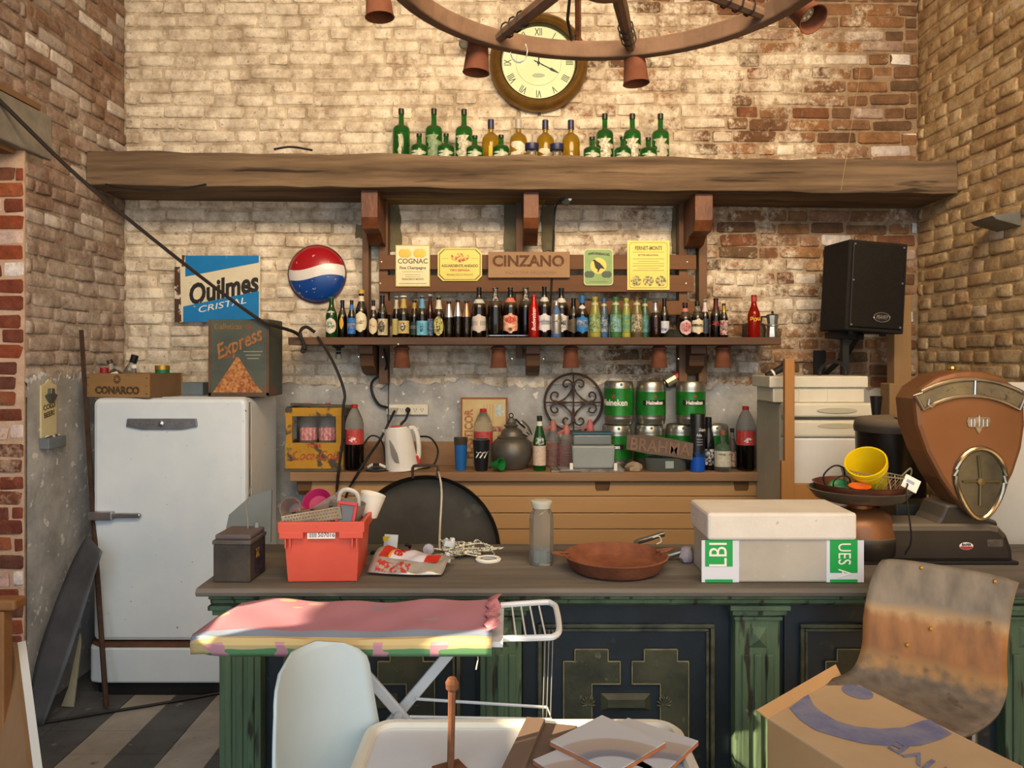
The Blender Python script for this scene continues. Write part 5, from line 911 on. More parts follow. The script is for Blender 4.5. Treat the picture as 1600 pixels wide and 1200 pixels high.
# car battery
t = thing('car_battery', 'dusty old black car battery with purple sticker at the left end of the counter', 'battery', (-.935, 2.64, CZ+.001), -2)
M_bat = mat('dusty_battery_case', '2b2722', '4a4238', 7, .7, spots='8a8478', sscale=16, sth=.68)
obj('case', MB().box((0, 0, .063), (.126, .145, .126)), M_bat, t, bev=.004); obj('lid_rim', MB().box((0, 0, .133), (.132, .15, .014)), mat('dusty_lid', '4c4642', '645c56', 9, .8), t, bev=.003)
obj('lid', MB().box((0, .004, .149), (.122, .136, .018)), mat('mauve_dust_lid', '5a5050', '6c6260', 9, .85), t, bev=.006); obj('terminal', MB().lathe([(.009, .158), (.008, .175), (0, .176)], 10, Matrix.Translation((.04, .05, 0))), mat('lead', '8a8c88', rough=.5), t)
st = obj('sticker', MB().box((.0637, .005, .065), (.001, .085, .085)), cm('4a3a4a', .5, 0, '2c2030'), t); obj('sticker_mark', MB().box((.0643, -.005, .085), (.001, .03, .03)), cm('a88a20', .5, 0, '2a2440'), st)
cable('battery_wire', 'thin grey wire rising from the battery lid', [W(388, 836, 2.66), W(387, 812, 2.69), W(385, 790, 2.74), W(392, 760, 2.9)], .002, mat('grey_wire', '8a8678', rough=.5))
o = tag(obj('grey_sheet', MB().prism([(0, 0), (.19, 0), (.19, .21), (.11, .19), (.02, .11)], -.006, .006), mat('grey_sheet_board', '6a706e', '7c827e', 4, .6), loc=(-1.16, 3.09, .96), rot=(R(-4), 0, 0)), 'grey flat board leaning behind the battery at the counter back', 'board')
# red crate
t = thing('red_crate', 'coral red plastic stacking crate with barcode label full of kitchen odds', 'crate', (-.64, 2.68, CZ+.001), 2); t.scale = (.94, 1, 1)
M_cor = mat('coral_plastic', 'd2573f', 'c94f3a', 5, .45, spots='a04a38', sscale=22, sth=.72)
def tub(w0, d0, w1, d1, h, th=.004):
    b = [(-w0/2, -d0/2, 0), (w0/2, -d0/2, 0), (w0/2, d0/2, 0), (-w0/2, d0/2, 0)]; tt = [(-w1/2, -d1/2, h), (w1/2, -d1/2, h), (w1/2, d1/2, h), (-w1/2, d1/2, h)]
    ti = [(x*(1-2*th/w1), y*(1-2*th/d1), h) for x, y, _ in tt]; bi = [(x*(1-2*th/w0), y*(1-2*th/d0), th) for x, y, _ in b]
    return MB().add(b+tt+ti+bi, [(3, 2, 1, 0)]+[(i, (i+1) % 4, 4+(i+1) % 4, 4+i) for i in range(4)]+[(4+i, 4+(i+1) % 4, 8+(i+1) % 4, 8+i) for i in range(4)]+[(8+i, 8+(i+1) % 4, 12+(i+1) % 4, 12+i) for i in range(4)]+[(12, 13, 14, 15)])
obj('body', tub(.245, .205, .272, .225, .20), M_cor, t, bev=.003)
rm = MB()
for (cx, cy, sx, sy) in ((0, -.118, .305, .012), (0, .118, .305, .012), (-.146, 0, .012, .224), (.146, 0, .012, .224)): rm.box((cx, cy, .186), (sx, sy, .036))
obj('rim', rm, M_cor, t, bev=.003)
for x_ in (-.105, .105): obj('rim_lug', MB().box((x_, -.121, .160), (.085, .01, .022)), M_cor, t, bev=.002)
for x_ in (-.128, -.112, .112, .128): obj('rib', MB().box((x_*.98, -.117, .135), (.005, .012, .035)), M_cor, t)
lb = obj('barcode_label', MB().box((0, -.1195, .160), (.098, .002, .024)), K_wht, t)
text('507016', .020, cm('4a4a4c'), lb, (.018, -.1207, .160), bold=.0002)
for k in range(7): obj('bar', MB().box((-.042+.0042*k, -.1208, .160), (.0012+.0012*(k % 2), .0004, .015)), K_blk, lb)
CB = Vector((-.635, 2.68, CZ))
def inc(dx, dy, dz): return (CB.x+dx, CB.y+dy, CB.z+dz)
M_tin = mat('tinplate', 'a89c84', '8a7e68', 14, .4, metal=.6)
t = thing('box_grater', 'tinplate kitchen grater lying in the red crate', 'grater', inc(-.04, -.075, .215), 4, None, 0, -9)
obj('blade', MB().box((0, 0, 0), (.20, .055, .045)), M_tin, t, bev=.003)
hm = MB(); rnd = random.Random(2)
for i in range(18):
    for j in range(4): hm.lathe([(.0032, 0), (.0016, .0022)], 6, Matrix.Translation((-.088+i*.010+(j % 2)*.005, -.0276, -.017+j*.011)) @ RX)
obj('grating_teeth', hm, mat('rusty_teeth', '7a4a24', 'a07444', 60, .5), t)
for k in range(3): obj('slot', MB().box((-.06+.06*k, -.028+.0, .0222), (.012, .0, .0)) if False else MB().prism([(-.006, -.004), (.008, -.002), (.004, .006), (-.004, .004)], 0, .002, Matrix.Translation((-.06+.062*k, -.01, .0235)) @ Matrix.Rotation(R(90), 4, 'X')), M_blk, t)
t = thing('red_frame_tray', 'red rimmed clear tray standing in the red crate', 'tray', inc(.075, -.085, .225), 0, None, -12, 7); obj('frame', ringbox(MB(), -.034, .034, -.04, .04, .011, -.008, .008), cm('b8302a', .4), t, bev=.002); obj('pane', MB().box((0, 0, 0), (.046, .004, .058)), mat('grey_clear', '6a6864', rough=.2, trans=.3), t)
t = thing('plastic_jug', 'frosted plastic measuring jug with arched handle in the red crate', 'jug', inc(.06, -.015, .200), 0, None, 0, 8); t.scale = (.82, .82, .95); M_fro = mat('frosted_plastic', '9a968e', rough=.35, trans=.4); obj('wall', MB().lathe([(0, 0), (.058, 0), (.075, .085), (.072, .085), (.055, .004), (0, .004)], 24, Matrix.Translation((0, 0, -.03)), cap=False), M_fro, t, smooth=True); obj('handle', MB().tube(spline([(-.04, 0, .045), (-.04, 0, .08), (-.02, 0, .098), (.02, 0, .095), (.04, 0, .075), (.045, 0, .045)], 4), .009, 8), mat('frosted_handle', 'b8b4ac', rough=.35), t, smooth=True)
t = thing('white_mug', 'white plastic cup poking out at the back of the red crate', 'cup', inc(.115, .085, .185), 0, None, 0, 15); obj('wall', MB().lathe([(0, 0), (.035, 0), (.046, .08), (.043, .08), (.032, .004), (0, .004)], 20, cap=False), K_wht, t, smooth=True)
t = thing('drinking_glass', 'glass tumbler lying at the left of the red crate', 'glass', inc(-.115, .0, .215), 0, None, 70, 0); obj('wall', MB().lathe([(0, 0), (.030, 0), (.036, .09), (.034, .09), (.028, .006), (0, .006)], 20, cap=False), mat('pinkish_glass', 'd8c0b8', rough=.08, trans=.8, ior=1.3), t, smooth=True)
t = thing('magenta_bowl', 'magenta plastic bowl tilted in the red crate', 'bowl', inc(-.055, .065, .225), 0, None, 55, 0); obj('wall', MB().lathe([(0, 0), (.035, .004), (.052, .03), (.05, .03), (.033, .008), (0, .006)], 22, cap=False), cm('a01c54', .4), t, smooth=True)
t = thing('acrylic_box', 'clear acrylic box tilted behind the grater', 'box', inc(-.02, .015, .235), 0, None, 0, -32); obj('box', MB().box((0, 0, 0), (.11, .06, .035)), mat('clear_acrylic', 'c8beb4', rough=.1, trans=.7, ior=1.2), t, bev=.002)
# phone holder, snack bag, fairy lights, ring
t = thing('phone_stand', 'small white carton with yellow corner standing on black stand arms', 'carton', oc_(609, 2.94)); obj('carton', MB().box((0, 0, .037), (.052, .012, .072), Matrix.Rotation(R(-10), 4, 'X') @ Matrix.Rotation(R(4), 4, 'Y')), cm('c4ccd2', .5), t); obj('yellow_mark', MB().prism([(-.022, .072), (.004, .072), (-.006, .054), (-.022, .056)], -.022, -.019), cm('c8b818', .5), t)
obj('bars', MB().box((.0, -.0135, .018), (.03, .0015, .014)), cm('8a9096', .5), t); obj('arm', MB().tube([(-.07, 0, .006), (-.03, -.01, .006), (.0, -.005, .007)], .0075, 6), M_blk, t); obj('arm', MB().tube([(.02, 0, .008), (.075, 0, .008), (.078, 0, .03), (.06, .01, .035)], .0075, 6), M_blk, t)
t = thing('snack_bag', 'torn red and white foil snack bag lying on the counter', 'bag', oc_(640, 2.72), -6)
M_foil = mat('foil_bag_inside', '9a948a', 'b8b2a8', 18, .35, metal=.4)
def bagf(u, v): return ((u-.5)*.26+.02*v, (v-.5)*.16-.015*math.sin(u*3), .010+.030*math.sin(math.pi*v)*(1-.5*u)+.007*math.sin(u*17)*math.sin(v*9)+.05*v*(1-.6*u))
obj('foil', MB().grid(bagf, 18, 12), M_foil, t, smooth=True, solid=.0012)
def strip(u0, u1, v0, v1, m, nm, dz=.0022): obj(nm, MB().grid(lambda u, v: tuple(Vector(bagf(u0+(u1-u0)*u, v0+(v1-v0)*v))+Vector((0, 0, dz))), 12, 8), m, t, smooth=True)
strip(.22, .80, .34, .97, cm('c8c4cc', .4), 'white_print'); strip(.06, .22, .36, .97, cm('b8281c', .35), 'red_print', .002); strip(.20, .24, .36, .97, cm('d89a30', .35), 'orange_stripe', .0026); strip(.70, .86, .34, .75, cm('b8281c', .35), 'red_print', .0030); strip(.10, .55, .02, .26, cm('a83028', .4, 0, '9a948a'), 'red_print', .002)
me = text_mesh('Lee', .075, bold=.002)
for v in me.vertices:
    u = .34+v.co.z*3.0; w_ = .66-v.co.x*4.6; b_ = bagf(u, w_); v.co = Vector((b_[0], b_[1], b_[2]+.0045-v.co.y))
obj('lettering', me, cm('b8281c', .35), t)
rnd = random.Random(11); t = thing('fairy_lights', 'tangled heap of beaded white fairy light string on the counter', 'fairy lights', oc_(722, 2.90))
pts = [(rnd.gauss(-.01, .05), rnd.gauss(0, .03), abs(rnd.gauss(.018, .018))) for i in range(60)]+[(.05, .0, .06), (.08, .01, .045), (.11, .02, .02), (.12, .02, .006)]
sp = spline(pts, 7); obj('string', MB().tube(sp, .0022, 4), cm('d8d2b8', .5), t)
bd = MB(); octa = [(1, 0, 0), (-1, 0, 0), (0, 1, 0), (0, -1, 0), (0, 0, 1), (0, 0, -1)]; of = [(0, 2, 4), (2, 1, 4), (1, 3, 4), (3, 0, 4), (2, 0, 5), (1, 2, 5), (3, 1, 5), (0, 3, 5)]
for i, p in enumerate(sp):
    if i % 1 == 0: bd.add([(p.x+.0052*a, p.y+.0052*b, max(.005, p.z)+.0052*c) for a, b, c in octa], of)
o = obj('beads', bd, cm('e0dcc4', .4, 0, '6a665a'), t); o['kind'] = 'stuff'
t = thing('lamp_bulb', 'small frosted lamp bulb lying left of the fairy lights', 'bulb', oc_(670, 2.86), 0, None, 80, 0); obj('globe', MB().lathe([(.006, -.02), (.014, -.01), (.022, .006), (.02, .02), (0, .024)], 16, Matrix.Translation((0, .018, 0))), mat('frosted_globe', 'b0aab0', rough=.25, trans=.3), t, smooth=True)
t.location.z += .02
for i, (x, Y, lb) in enumerate(((702, 2.92, 'white plastic adapter on top of the fairy lights'), (694, 2.82, 'white plastic plug before the fairy lights'))):
    t = thing('adapter', lb, 'adapter', (oc_(x, Y)[0], Y, CZ+(.045 if i == 0 else .016)), 20); obj('block', MB().box((0, 0, 0), (.045, .03, .022), Matrix.Rotation(R(15), 4, 'Y')).box((.012, 0, .012), (.016, .02, .02)), cm('c8ced2', .4), t, bev=.003)
t = thing('white_ring', 'flat white plastic ring lying right of the fairy lights', 'ring', oc_(763, 2.84)); obj('ring', MB().lathe([(.030, 0), (.046, .001), (.048, .008), (.042, .013), (.030, .010)], 28, Matrix.Diagonal((1, .9, 1, 1)), cap=False), K_wht, t, smooth=True)
# glass jar
t = thing('glass_jar', 'tall clear glass jar with pale screw lid at the middle of the counter', 'jar', oc_(846, 2.80)); s = 2.80/F; r_ = 19*s; M_jar = mat('dusty_jar_glass', 'dfe3e0', rough=.06, trans=.92, ior=1.25)
obj('glass', MB().lathe([(0, 0), (r_*.92, 0), (r_, .008), (r_, .165), (r_*.92, .185), (r_*.72, .198), (r_*.70, .212), (r_*.67, .212), (r_*.69, .198), (r_*.88, .182), (r_*.95, .165), (r_*.95, .012), (0, .008)], 8, cap=False), M_jar, t, smooth=True, bev=.002)
obj('lid', MB().lathe([(r_*.74, .205), (r_*.76, .212), (r_*.88, .222), (r_*.88, .23), (r_*.7, .233), (0, .231)], 28), mat('pale_lid', 'b4b4a4', 'c4c4b6', 9, .4), t, smooth=True); obj('powder', MB().lathe([(r_*.9, .012), (r_*.9, .055), (r_*.4, .062), (0, .058)], 16), mat('grey_powder', '9a9c98', rough=.9), t)
# rusty pan, bent pipe with rag
t = thing('rusty_pan', 'shallow rusty iron pan with short loop handle on the counter edge', 'pan', oc_(962, 2.725), 0); M_rp = mat('rusted_pan_iron', '6a3a24', '8a5438', 9, .9, bump=.35, bscale=60, spots='8a6a50', sscale=12, sth=.68)
obj('dish', MB().lathe([(0, 0), (.140, 0), (.158, .008), (.182, .052), (.186, .054), (.180, .056), (.155, .014), (.135, .008), (0, .007)], 44, cap=False), M_rp, t, smooth=True)
obj('handle', MB().tube(spline([(-.165, -.03, .052), (-.205, -.012, .056), (-.225, .0, .06), (-.20, .012, .056), (-.168, .03, .052)], 4), .0055, 6), M_rp, t, smooth=True); obj('handle', MB().tube(spline([(.165, .03, .052), (.20, .05, .056), (.215, .065, .058), (.19, .06, .056), (.155, .06, .052)], 4), .0055, 6), M_rp, t, smooth=True)
t = thing('bent_pipe', 'bent chrome tube lying at the back of the counter', 'pipe', (0, 0, 0)); ZP = CZ+.001
pp = [W(1037, 834, 3.0), W(1012, 842, 2.98), W(994, 848, 2.96), W(1000, 857, 2.93), W(1022, 874, 2.855), W(1042, 869, 2.85), W(1066, 862, 2.84)]
for p in pp: p.z = max(p.z, CZ+.014)
obj('tube', MB().tube(spline(pp, 5), .0105, 10), mat('brushed_chrome', '9a9a96', '7c7c78', 8, .3, metal=.85), t, smooth=True)
t.location = pp[3]; t.children[0].location = -pp[3]
rnd = random.Random(5); mb = MB().lathe([(0, 0), (.022, .004), (.030, .02), (.026, .04), (.02, .056), (0, .06)], 10); mb.v = [(x*rnd.uniform(.7, 1.2), y*rnd.uniform(.7, 1.1), z) for x, y, z in mb.v]; tag(obj('rag', mb, mat('grubby_rag', 'b0a8a0', '8c7c9c', 20, .9), smooth=True, loc=(pp[-1].x+.012, pp[-1].y-.02, CZ+.001)), 'crumpled whitish purple rag on the end of the bent pipe', 'rag')
cable('white_hook', 'tiny white hook of wire hanging over the bent pipe', [W(1020, 840, 2.96), W(1030, 838, 2.96), W(1033, 846, 2.96), W(1026, 850, 2.96)], .0022, K_wht)
# polystyrene box with tape
t = thing('polystyrene_box', 'white polystyrene cool box with printed green tape on the counter', 'box', (.901, 2.685, CZ+.001)); M_eps = mat('white_polystyrene', 'cfc8bc', 'dad4ca', 5, .8, bump=.15, bscale=90, spots='a89c90', sscale=20, sth=.72)
M_wrap = mat('film_wrapped_foam', 'a39c90', 'b0a99c', 5, .3, spots='d0ccc4', sscale=26, sth=.68)
obj('box', MB().box((0, 0, .072), (.478, .235, .144)), M_wrap, t, bev=.006); obj('lid', MB().box((0, 0, .188), (.498, .255, .092)), M_eps, t, bev=.01)
M_tg = cm('1f9a48', .35); M_tw = cm('d0d2da', .3)
for cx_, w_, sg in ((-.205, .125, 'LBI'), (.212, .145, 'UES A')):
    tw = obj('tape', MB().box((cx_, -.1185, .071), (w_ if sg == 'LBI' else .125, .002, .140)), M_tw, t); g_ = .092
    obj('green_print', MB().box((cx_-.005, -.1200, .098 if sg == 'LBI' else .088), (g_, .0012, .088 if sg == 'LBI' else .11)).box((cx_-.005, -.12, .006), (g_, .0012, .010)), M_tg, tw)
    text(sg, .085 if sg == 'LBI' else .06, K_wht, tw, (cx_-.005, -.1212, .094 if sg == 'LBI' else .075), (0, R(-90 if sg == 'LBI' else 90), 0), xs=.8 if sg == 'LBI' else .75)
# ---- the shop scale ----
SX, SY = 1.535, 2.90; s = 2.75/F
t = thing('shop_scale', 'old bronze coloured shop scale with shield shaped head', 'scale', (SX, SY, CZ+.001)); t.scale = (1.05, 1, 1.05)
M_brz = mat('bronze_lacquer', '7a5030', '875c3c', 3, .38, metal=.35, spots='6a4020', sscale=9, sth=.72); M_sbl = mat('dusty_black_enamel', '1c1816', '2c2622', 5, .4, dust=.75)
obj('base', MB().prism([(-.30, 0), (.285, 0), (.28, .05), (.262, .10), (.235, .128), (.20, .135), (-.30, .135), (-.30, 0)][:7], -.10, .09), M_sbl, t, bev=.02)
obj('foot', MB().box((-.01, -.005, .006), (.60, .22, .012)), M_blk, t, bev=.004)
dm_ = Matrix.Translation((-.215, -.005, 0)); obj('drum', MB().lathe([(0, .012), (.115, .012), (.128, .03), (.13, .085), (.127, .09)], 36, dm_), M_sbl, t, smooth=True); obj('dome', MB().lathe([(.127, .09), (.12, .125), (.10, .158), (.07, .175), (.04, .18)], 36, dm_), M_brz, t, smooth=True); obj('stem', MB().lathe([(.042, .178), (.042, .195), (.06, .20)], 24, dm_), mat('copper_stem', '8a5a34', rough=.4, metal=.6), t, smooth=True)
obj('weigh_plate', MB().lathe([(0, .198), (.10, .20), (.15, .214), (.176, .245), (.180, .247), (.172, .249), (.145, .222), (.10, .208), (0, .206)], 44, dm_, cap=False), mat('dull_steel_plate', '7c766a', '8e887a', 6, .35, metal=.7), t, smooth=True)
def hp(pts, c=(1512, 890)): return [((x-c[0])*s+.119, (c[1]-y)*s) for x, y in pts]
HP = [(1429, 640), (1440, 622), (1465, 606), (1490, 599), (1513, 597), (1536, 599), (1562, 607), (1584, 622), (1596, 642), (1597, 680), (1592, 715), (1580, 752), (1563, 785), (1545, 808), (1526, 826), (1506, 808), (1488, 788), (1468, 760), (1447, 720), (1433, 680)]
HY = -.045
obj('head', MB().prism(hp(HP), -.07+HY, .04), M_brz, t, bev=.016)
arc = lambda r_, a: ((1513+r_*math.sin(R(a))), 770-r_*math.cos(R(a)))
pout = [arc(160, a) for a in range(-32, 33, 4)]; pin = [arc(135, a) for a in range(-32, 33, 4)]
fw = obj('price_window', MB().prism(hp(pout+pin[::-1]), HY-.074, HY-.069), mat('yellowed_chart', '5a5040', '7a6c4a', 12, .5, spots='3a3226', sscale=60, sth=.62), t); fr_ = MB(); lp_ = [(x, HY-.075, z) for x, z in hp(pout+pin[::-1])]; fr_.tube(lp_, .0075, 8, closed=True); obj('window_frame', fr_, mat('worn_nickel', '9a9080', '7c7264', 10, .35, metal=.8), t, smooth=True)
obj('pointer_bar', MB().tube([(x, HY-.078, z) for x, z in hp([arc(158, 2), arc(137, 2)])], .004, 6), M_steel, fw); obj('latch', MB().tube([(x, HY-.08, z) for x, z in hp([(1449, 640), (1447, 648), (1453, 652), (1458, 646)])], .003, 6), M_steel, fw)
egg = [(1527+38*math.sin(R(a))*(1 if math.cos(R(a)) > 0 else (1-.28*abs(math.cos(R(a))))), 760-46*math.cos(R(a))*(1 if math.cos(R(a)) > 0 else 1.30)) for a in range(0, 360, 12)]
gw = obj('dial_window', MB().prism(hp(egg), HY-.073, HY-.069), mat('dark_dial_glass', '3a362c', '55503f', 7, .12, spec=.6), t); obj('dial_bezel', MB().tube([(x, HY-.075, z) for x, z in hp(egg)], .009, 8, closed=True), mat('nickel_bezel', 'b0a48c', '8a7e6a', 12, .25, metal=.9), t, smooth=True)
obj('needle_cross', MB().tube([(x, HY-.076, z) for x, z in hp([(1500, 764), (1555, 764)])], .004, 6).tube([(x, HY-.076, z) for x, z in hp([(1524, 725), (1527, 764), (1526, 800)])], .005, 6), mat('brass_needle', '6a6040', rough=.4, metal=.6), gw); obj('needle_hub', MB().lathe([(.014, .0), (.012, .008), (0, .01)], 14, Matrix.Translation((hp([(1527, 764)])[0][0], HY-.073, hp([(1527, 764)])[0][1])) @ RX), mat('brass_hub', '7a6a40', rough=.4, metal=.6), gw)
em = obj('emblem', MB().prism(hp([(1509, 667), (1541, 667), (1543, 672), (1541, 682), (1531, 683), (1525, 693), (1519, 683), (1509, 682), (1507, 674)]), HY-.074, HY-.069), mat('nickel_emblem', 'a89c88', '6a6050', 40, .3, metal=.7), t, bev=.001)
for x_ in (1513, 1518, 1525, 1531, 1537): (a_, b_) = hp([(x_, 681), (x_, 665 if x_ == 1525 else 670)]); obj('emblem_bar', MB().tube([(a_[0], HY-.075, a_[1]), (b_[0], HY-.075, b_[1])], .0018, 5), M_steel, em)
obj('pedestal', MB().prism([(.02, .125), (.24, .125), (.235, .145), (.20, .155), (.175, .20), (.06, .20), (.04, .155)], -.08, .085), M_sbl, t, bev=.008); obj('knob', MB().lathe([(.012, .655), (.012, .672), (.016, .676), (.012, .684), (0, .686)], 12, Matrix.Translation((.13, .02, 0))), mat('brass_knob', 'a0843c', rough=.3, metal=.8), t)
sk = obj('oval_sticker', MB().prism(circ(.024, 24, .115, .062, .013), -.1015, -.0995), K_wht, t); obj('red_half', MB().prism([(.115+.023*math.cos(R(a)), .062+.0122*math.sin(R(a))) for a in range(185, 356, 10)], -.1021, -.1014), K_red, sk); text('BAFER', .0115, K_blk, sk, (.115, -.1022, .0665), bold=.0003)
obj('serial_plate', MB().prism(rrect(.055, .026, .006, 3, .215, .072), -.1015, -.0995), mat('serial_tin', '4a4642', '6a645c', 40, .4, metal=.5), t)
# junk on the scale pan
PX, PY, PZ = SX-.226, SY-.005, CZ+.0115
t = thing('copper_dish', 'brown copper baking dish sitting on the scale plate', 'dish', (PX, PY, PZ+.207)); obj('dish', MB().lathe([(0, 0), (.135, 0), (.142, .006), (.163, .062), (.167, .064), (.16, .064), (.137, .010), (0, .006)], 40, cap=False), mat('tarnished_copper', '5c3324', '7a4a36', 9, .45, metal=.35, spots='9a6a58', sscale=16, sth=.66), t, smooth=True)
obj('rivet_plate', MB().lathe([(.162, .018), (.1665, .05)], 6, Matrix.Translation((0, 0, .0)), a0=-32, a1=-12), mat('dark_copper', '4a2c20', rough=.4, metal=.3), t)
t = thing('fry_basket', 'small wire mesh frying basket in the copper dish', 'basket', (PX+.03, PY-.035, PZ+.222), 0, None, 0, 7); M_wire = mat('pale_wire', 'a8a084', rough=.4, metal=.6); wb_ = MB()
rb = lambda z: .072+.26*z
for k in range(26):
    for d in (1, -1): wb_.tube([(rb(z)*1.25*math.sin(2*math.pi*(k/26)+d*z*5), rb(z)*.95*-math.cos(2*math.pi*(k/26)+d*z*5), z) for z in (.0, .03, .06, .09)], .0012, 4)
obj('mesh', wb_, M_wire, t); obj('rim_wire', MB().tube([(rb(.09)*1.25*math.sin(k*math.pi/14), -rb(.09)*.95*math.cos(k*math.pi/14), .09) for k in range(28)], .003, 5, closed=True), M_wire, t); obj('handle_loop', MB().tube(spline([(.10, .0, .09), (.125, -.01, .125), (.135, 0, .10), (.12, .01, .06)], 4), .003, 5), M_wire, t)
t = thing('yellow_cup', 'bright yellow plastic beaker tipped over in the wire basket', 'cup', (PX+.055, PY+.0, PZ+.235), 0, None, 32, -30); t.scale = (1.12, 1.12, 1.25)
M_ycup = mat('yellow_plastic', 'd8b80c', 'e0c418', 5, .35)
obj('wall', MB().lathe([(0, 0), (.042, 0), (.062, .125), (.066, .126), (.066, .138), (.061, .138), (.057, .125), (.039, .004), (0, .004)], 28, cap=False), M_ycup, t, smooth=True); obj('rim_band', MB().lathe([(.0615, .112), (.0635, .113), (.0645, .12), (.0625, .121)], 28, cap=False), M_ycup, t, smooth=True)
cable('dish_cable', 'black wires curling out of the copper dish on the left', [(PX-.13, PY-.04, PZ+.235), (PX-.16, PY-.06, PZ+.30), (PX-.125, PY-.06, PZ+.34), (PX-.085, PY-.05, PZ+.335), (PX-.07, PY-.04, PZ+.30)], .0035)
cable('dish_cable', 'second black wire looping inside the copper dish', [(PX-.12, PY-.06, PZ+.225), (PX-.13, PY-.08, PZ+.285), (PX-.10, PY-.07, PZ+.305), (PX-.07, PY-.07, PZ+.30), (PX-.06, PY-.06, PZ+.27)], .003)
cable('dish_cable', 'black wire hanging over the right rim of the copper dish', [(PX+.15, PY-.02, PZ+.285), (PX+.12, PY-.12, PZ+.285), (PX+.09, PY-.168, PZ+.27), (PX+.085, PY-.188, PZ+.22), (PX+.10, PY-.185, PZ+.10), (PX+.09, PY-.16, PZ+.04)], .003)
t = thing('green_disc_tin', 'round green tin lid leaning in the copper dish', 'lid', (PX-.09, PY-.04, PZ+.245), 0, None, 62, -14); obj('lid', MB().lathe([(.046, 0), (.046, .008), (.04, .011), (0, .011)], 22), cm('146a34', .4, 0, '1c7a3c'), t)
o = tag(obj('orange_scoop', MB().lathe([(0, 0), (.02, .004), (.034, .018), (.031, .018), (.018, .006), (0, .003)], 18, Matrix.Diagonal((1.2, .8, 1, 1)), cap=False), cm('d06018', .4), smooth=True, loc=(PX-.055, PY-.12, PZ+.262), rot=(R(20), 0, 0)), 'small orange plastic scoop in the copper dish', 'scoop')
t = thing('white_tag', 'square white paper tag leaning on the right rim of the copper dish', 'tag', (PX+.135, PY-.115, PZ+.285), -18, None, -30, 28); obj('card', MB().box((0, 0, 0), (.055, .003, .052)), K_wht, t); obj('print', MB().box((-.004, -.002, .004), (.028, .001, .012)), cm('9aa0b4'), t)
# bin with lid on a stool behind the counter, tumbler on it
BX, BY = 1.685, 3.42; zb_ = .95
t = thing('stool', 'plain wooden stool behind the counter carrying the bin', 'stool', (BX, BY, 0)); obj('seat', MB().lathe([(.17, zb_-.03), (.17, zb_), (0, zb_)], 24), M_pine, t)
for k in range(4): a = R(45+90*k); obj('leg', MB().tube([(.12*math.cos(a), .12*math.sin(a), zb_-.03), (.17*math.cos(a), .17*math.sin(a), 0)], .018, 8), M_pine, t)
t = thing('pedal_bin', 'dark brushed metal bin with domed dusty lid behind the scale', 'bin', (BX, BY, zb_+.001)); M_bin = mat('dark_brushed_bin', '1c1814', '2a241e', 4, .35, metal=.6, stretch=(3, 3, .1))
obj('body', MB().lathe([(0, 0), (.138, 0), (.14, .01), (.145, .42), (.145, .425)], 36), M_bin, t, smooth=True); obj('lid', MB().lathe([(.150, .425), (.152, .445), (.148, .468), (.135, .485), (.06, .495), (0, .497)], 36), mat('dusty_black_lid', '2a2420', '3a332c', 6, .6, dust=.7), t, smooth=True); obj('lid_grip', MB().box((.03, -.11, .49), (.12, .05, .012)), mat('grip', '2a2420', rough=.6, dust=.6), t, bev=.004)
t = thing('black_tumbler', 'tapered black tumbler standing on the bin lid', 'cup', (BX-.035, BY+.06, zb_+.494)); obj('wall', MB().lathe([(0, 0), (.018, 0), (.027, .085), (.025, .085), (.016, .004), (0, .004)], 20, cap=False), cm('141414', .4), t, smooth=True)
t = thing('toaster_oven', 'dark slotted appliance behind the scale', 'appliance', (1.66, 3.09, CZ+.001)); obj('body', MB().box((0, 0, .09), (.30, .14, .17)), mat('dark_olive_metal', '2a2820', '3c392e', 6, .5), t, bev=.008)
for k in range(5): obj('slot', MB().box((-.03, -.071, .085+.01*k), (.15, .003, .004)), M_blk, t)
obj('handle', MB().tube([(.075, -.07, .06), (.08, -.09, .085), (.075, -.09, .12), (.07, -.07, .13)], .005, 6), M_steel, t)
for x_ in (-.12, .12): obj('foot', MB().lathe([(.012, 0), (.014, .008), (0, .008)], 10, Matrix.Translation((x_, 0, 0))), M_blk, t)
# wood frame before the small fridge, white box and things on it
t = thing('leaning_timber', 'unpainted wooden upright with lower rail leaning on the small fridge', 'frame', (1.355, 3.76, 0)); M_lath = mat('orange_pine', '9a6a34', 'b07c42', 4, .65, stretch=(1, 1, .15))
obj('upright', MB().box((0, 0, .85), (.048, .03, 1.70)), M_lath, t, bev=.003); obj('lower_rail', MB().box((.11, .002, 1.045), (.20, .024, .085)), M_lath, t, bev=.003); obj('brace', MB().box((-.03, .0, .95), (.02, .028, .5)), M_lath, t)
t = thing('white_storage_box', 'cream lidded storage box on top of the small fridge', 'box', (1.558, 4.03, 1.476)); obj('body', MB().box((0, 0, .038), (.465, .26, .076)), M_whp, t, bev=.006); obj('lid', MB().box((-.005, 0, .105), (.50, .29, .058)), M_whp, t, bev=.006)
for x_ in (-.10, .045): obj('panel_rib', MB().box((x_, -.1315, .038), (.004, .005, .07)), M_whp, t)
t = thing('torch', 'black and green torch lying on the cream storage box', 'torch', (1.37, 3.97, 1.476+.16), 0, None, 0, 62); obj('barrel', MB().lathe([(0, -.06), (.018, -.06), (.018, .03), (.026, .045), (.026, .07), (0, .07)], 16), M_blk, t, smooth=True); obj('white_ring', MB().lathe([(.0188, -.03), (.0188, -.02)], 16, cap=False), K_wht, t); obj('green_sleeve', MB().lathe([(.0265, .046), (.0265, .066)], 16, cap=False), cm('1c4a30', .5), t)
cable('bag_handle', 'black looped strap standing up from the cream storage box', [(1.60, 4.0, 1.612), (1.61, 4.0, 1.65), (1.66, 4.0, 1.682), (1.71, 4.0, 1.675), (1.735, 4.0, 1.645), (1.735, 4.0, 1.612)], .009)
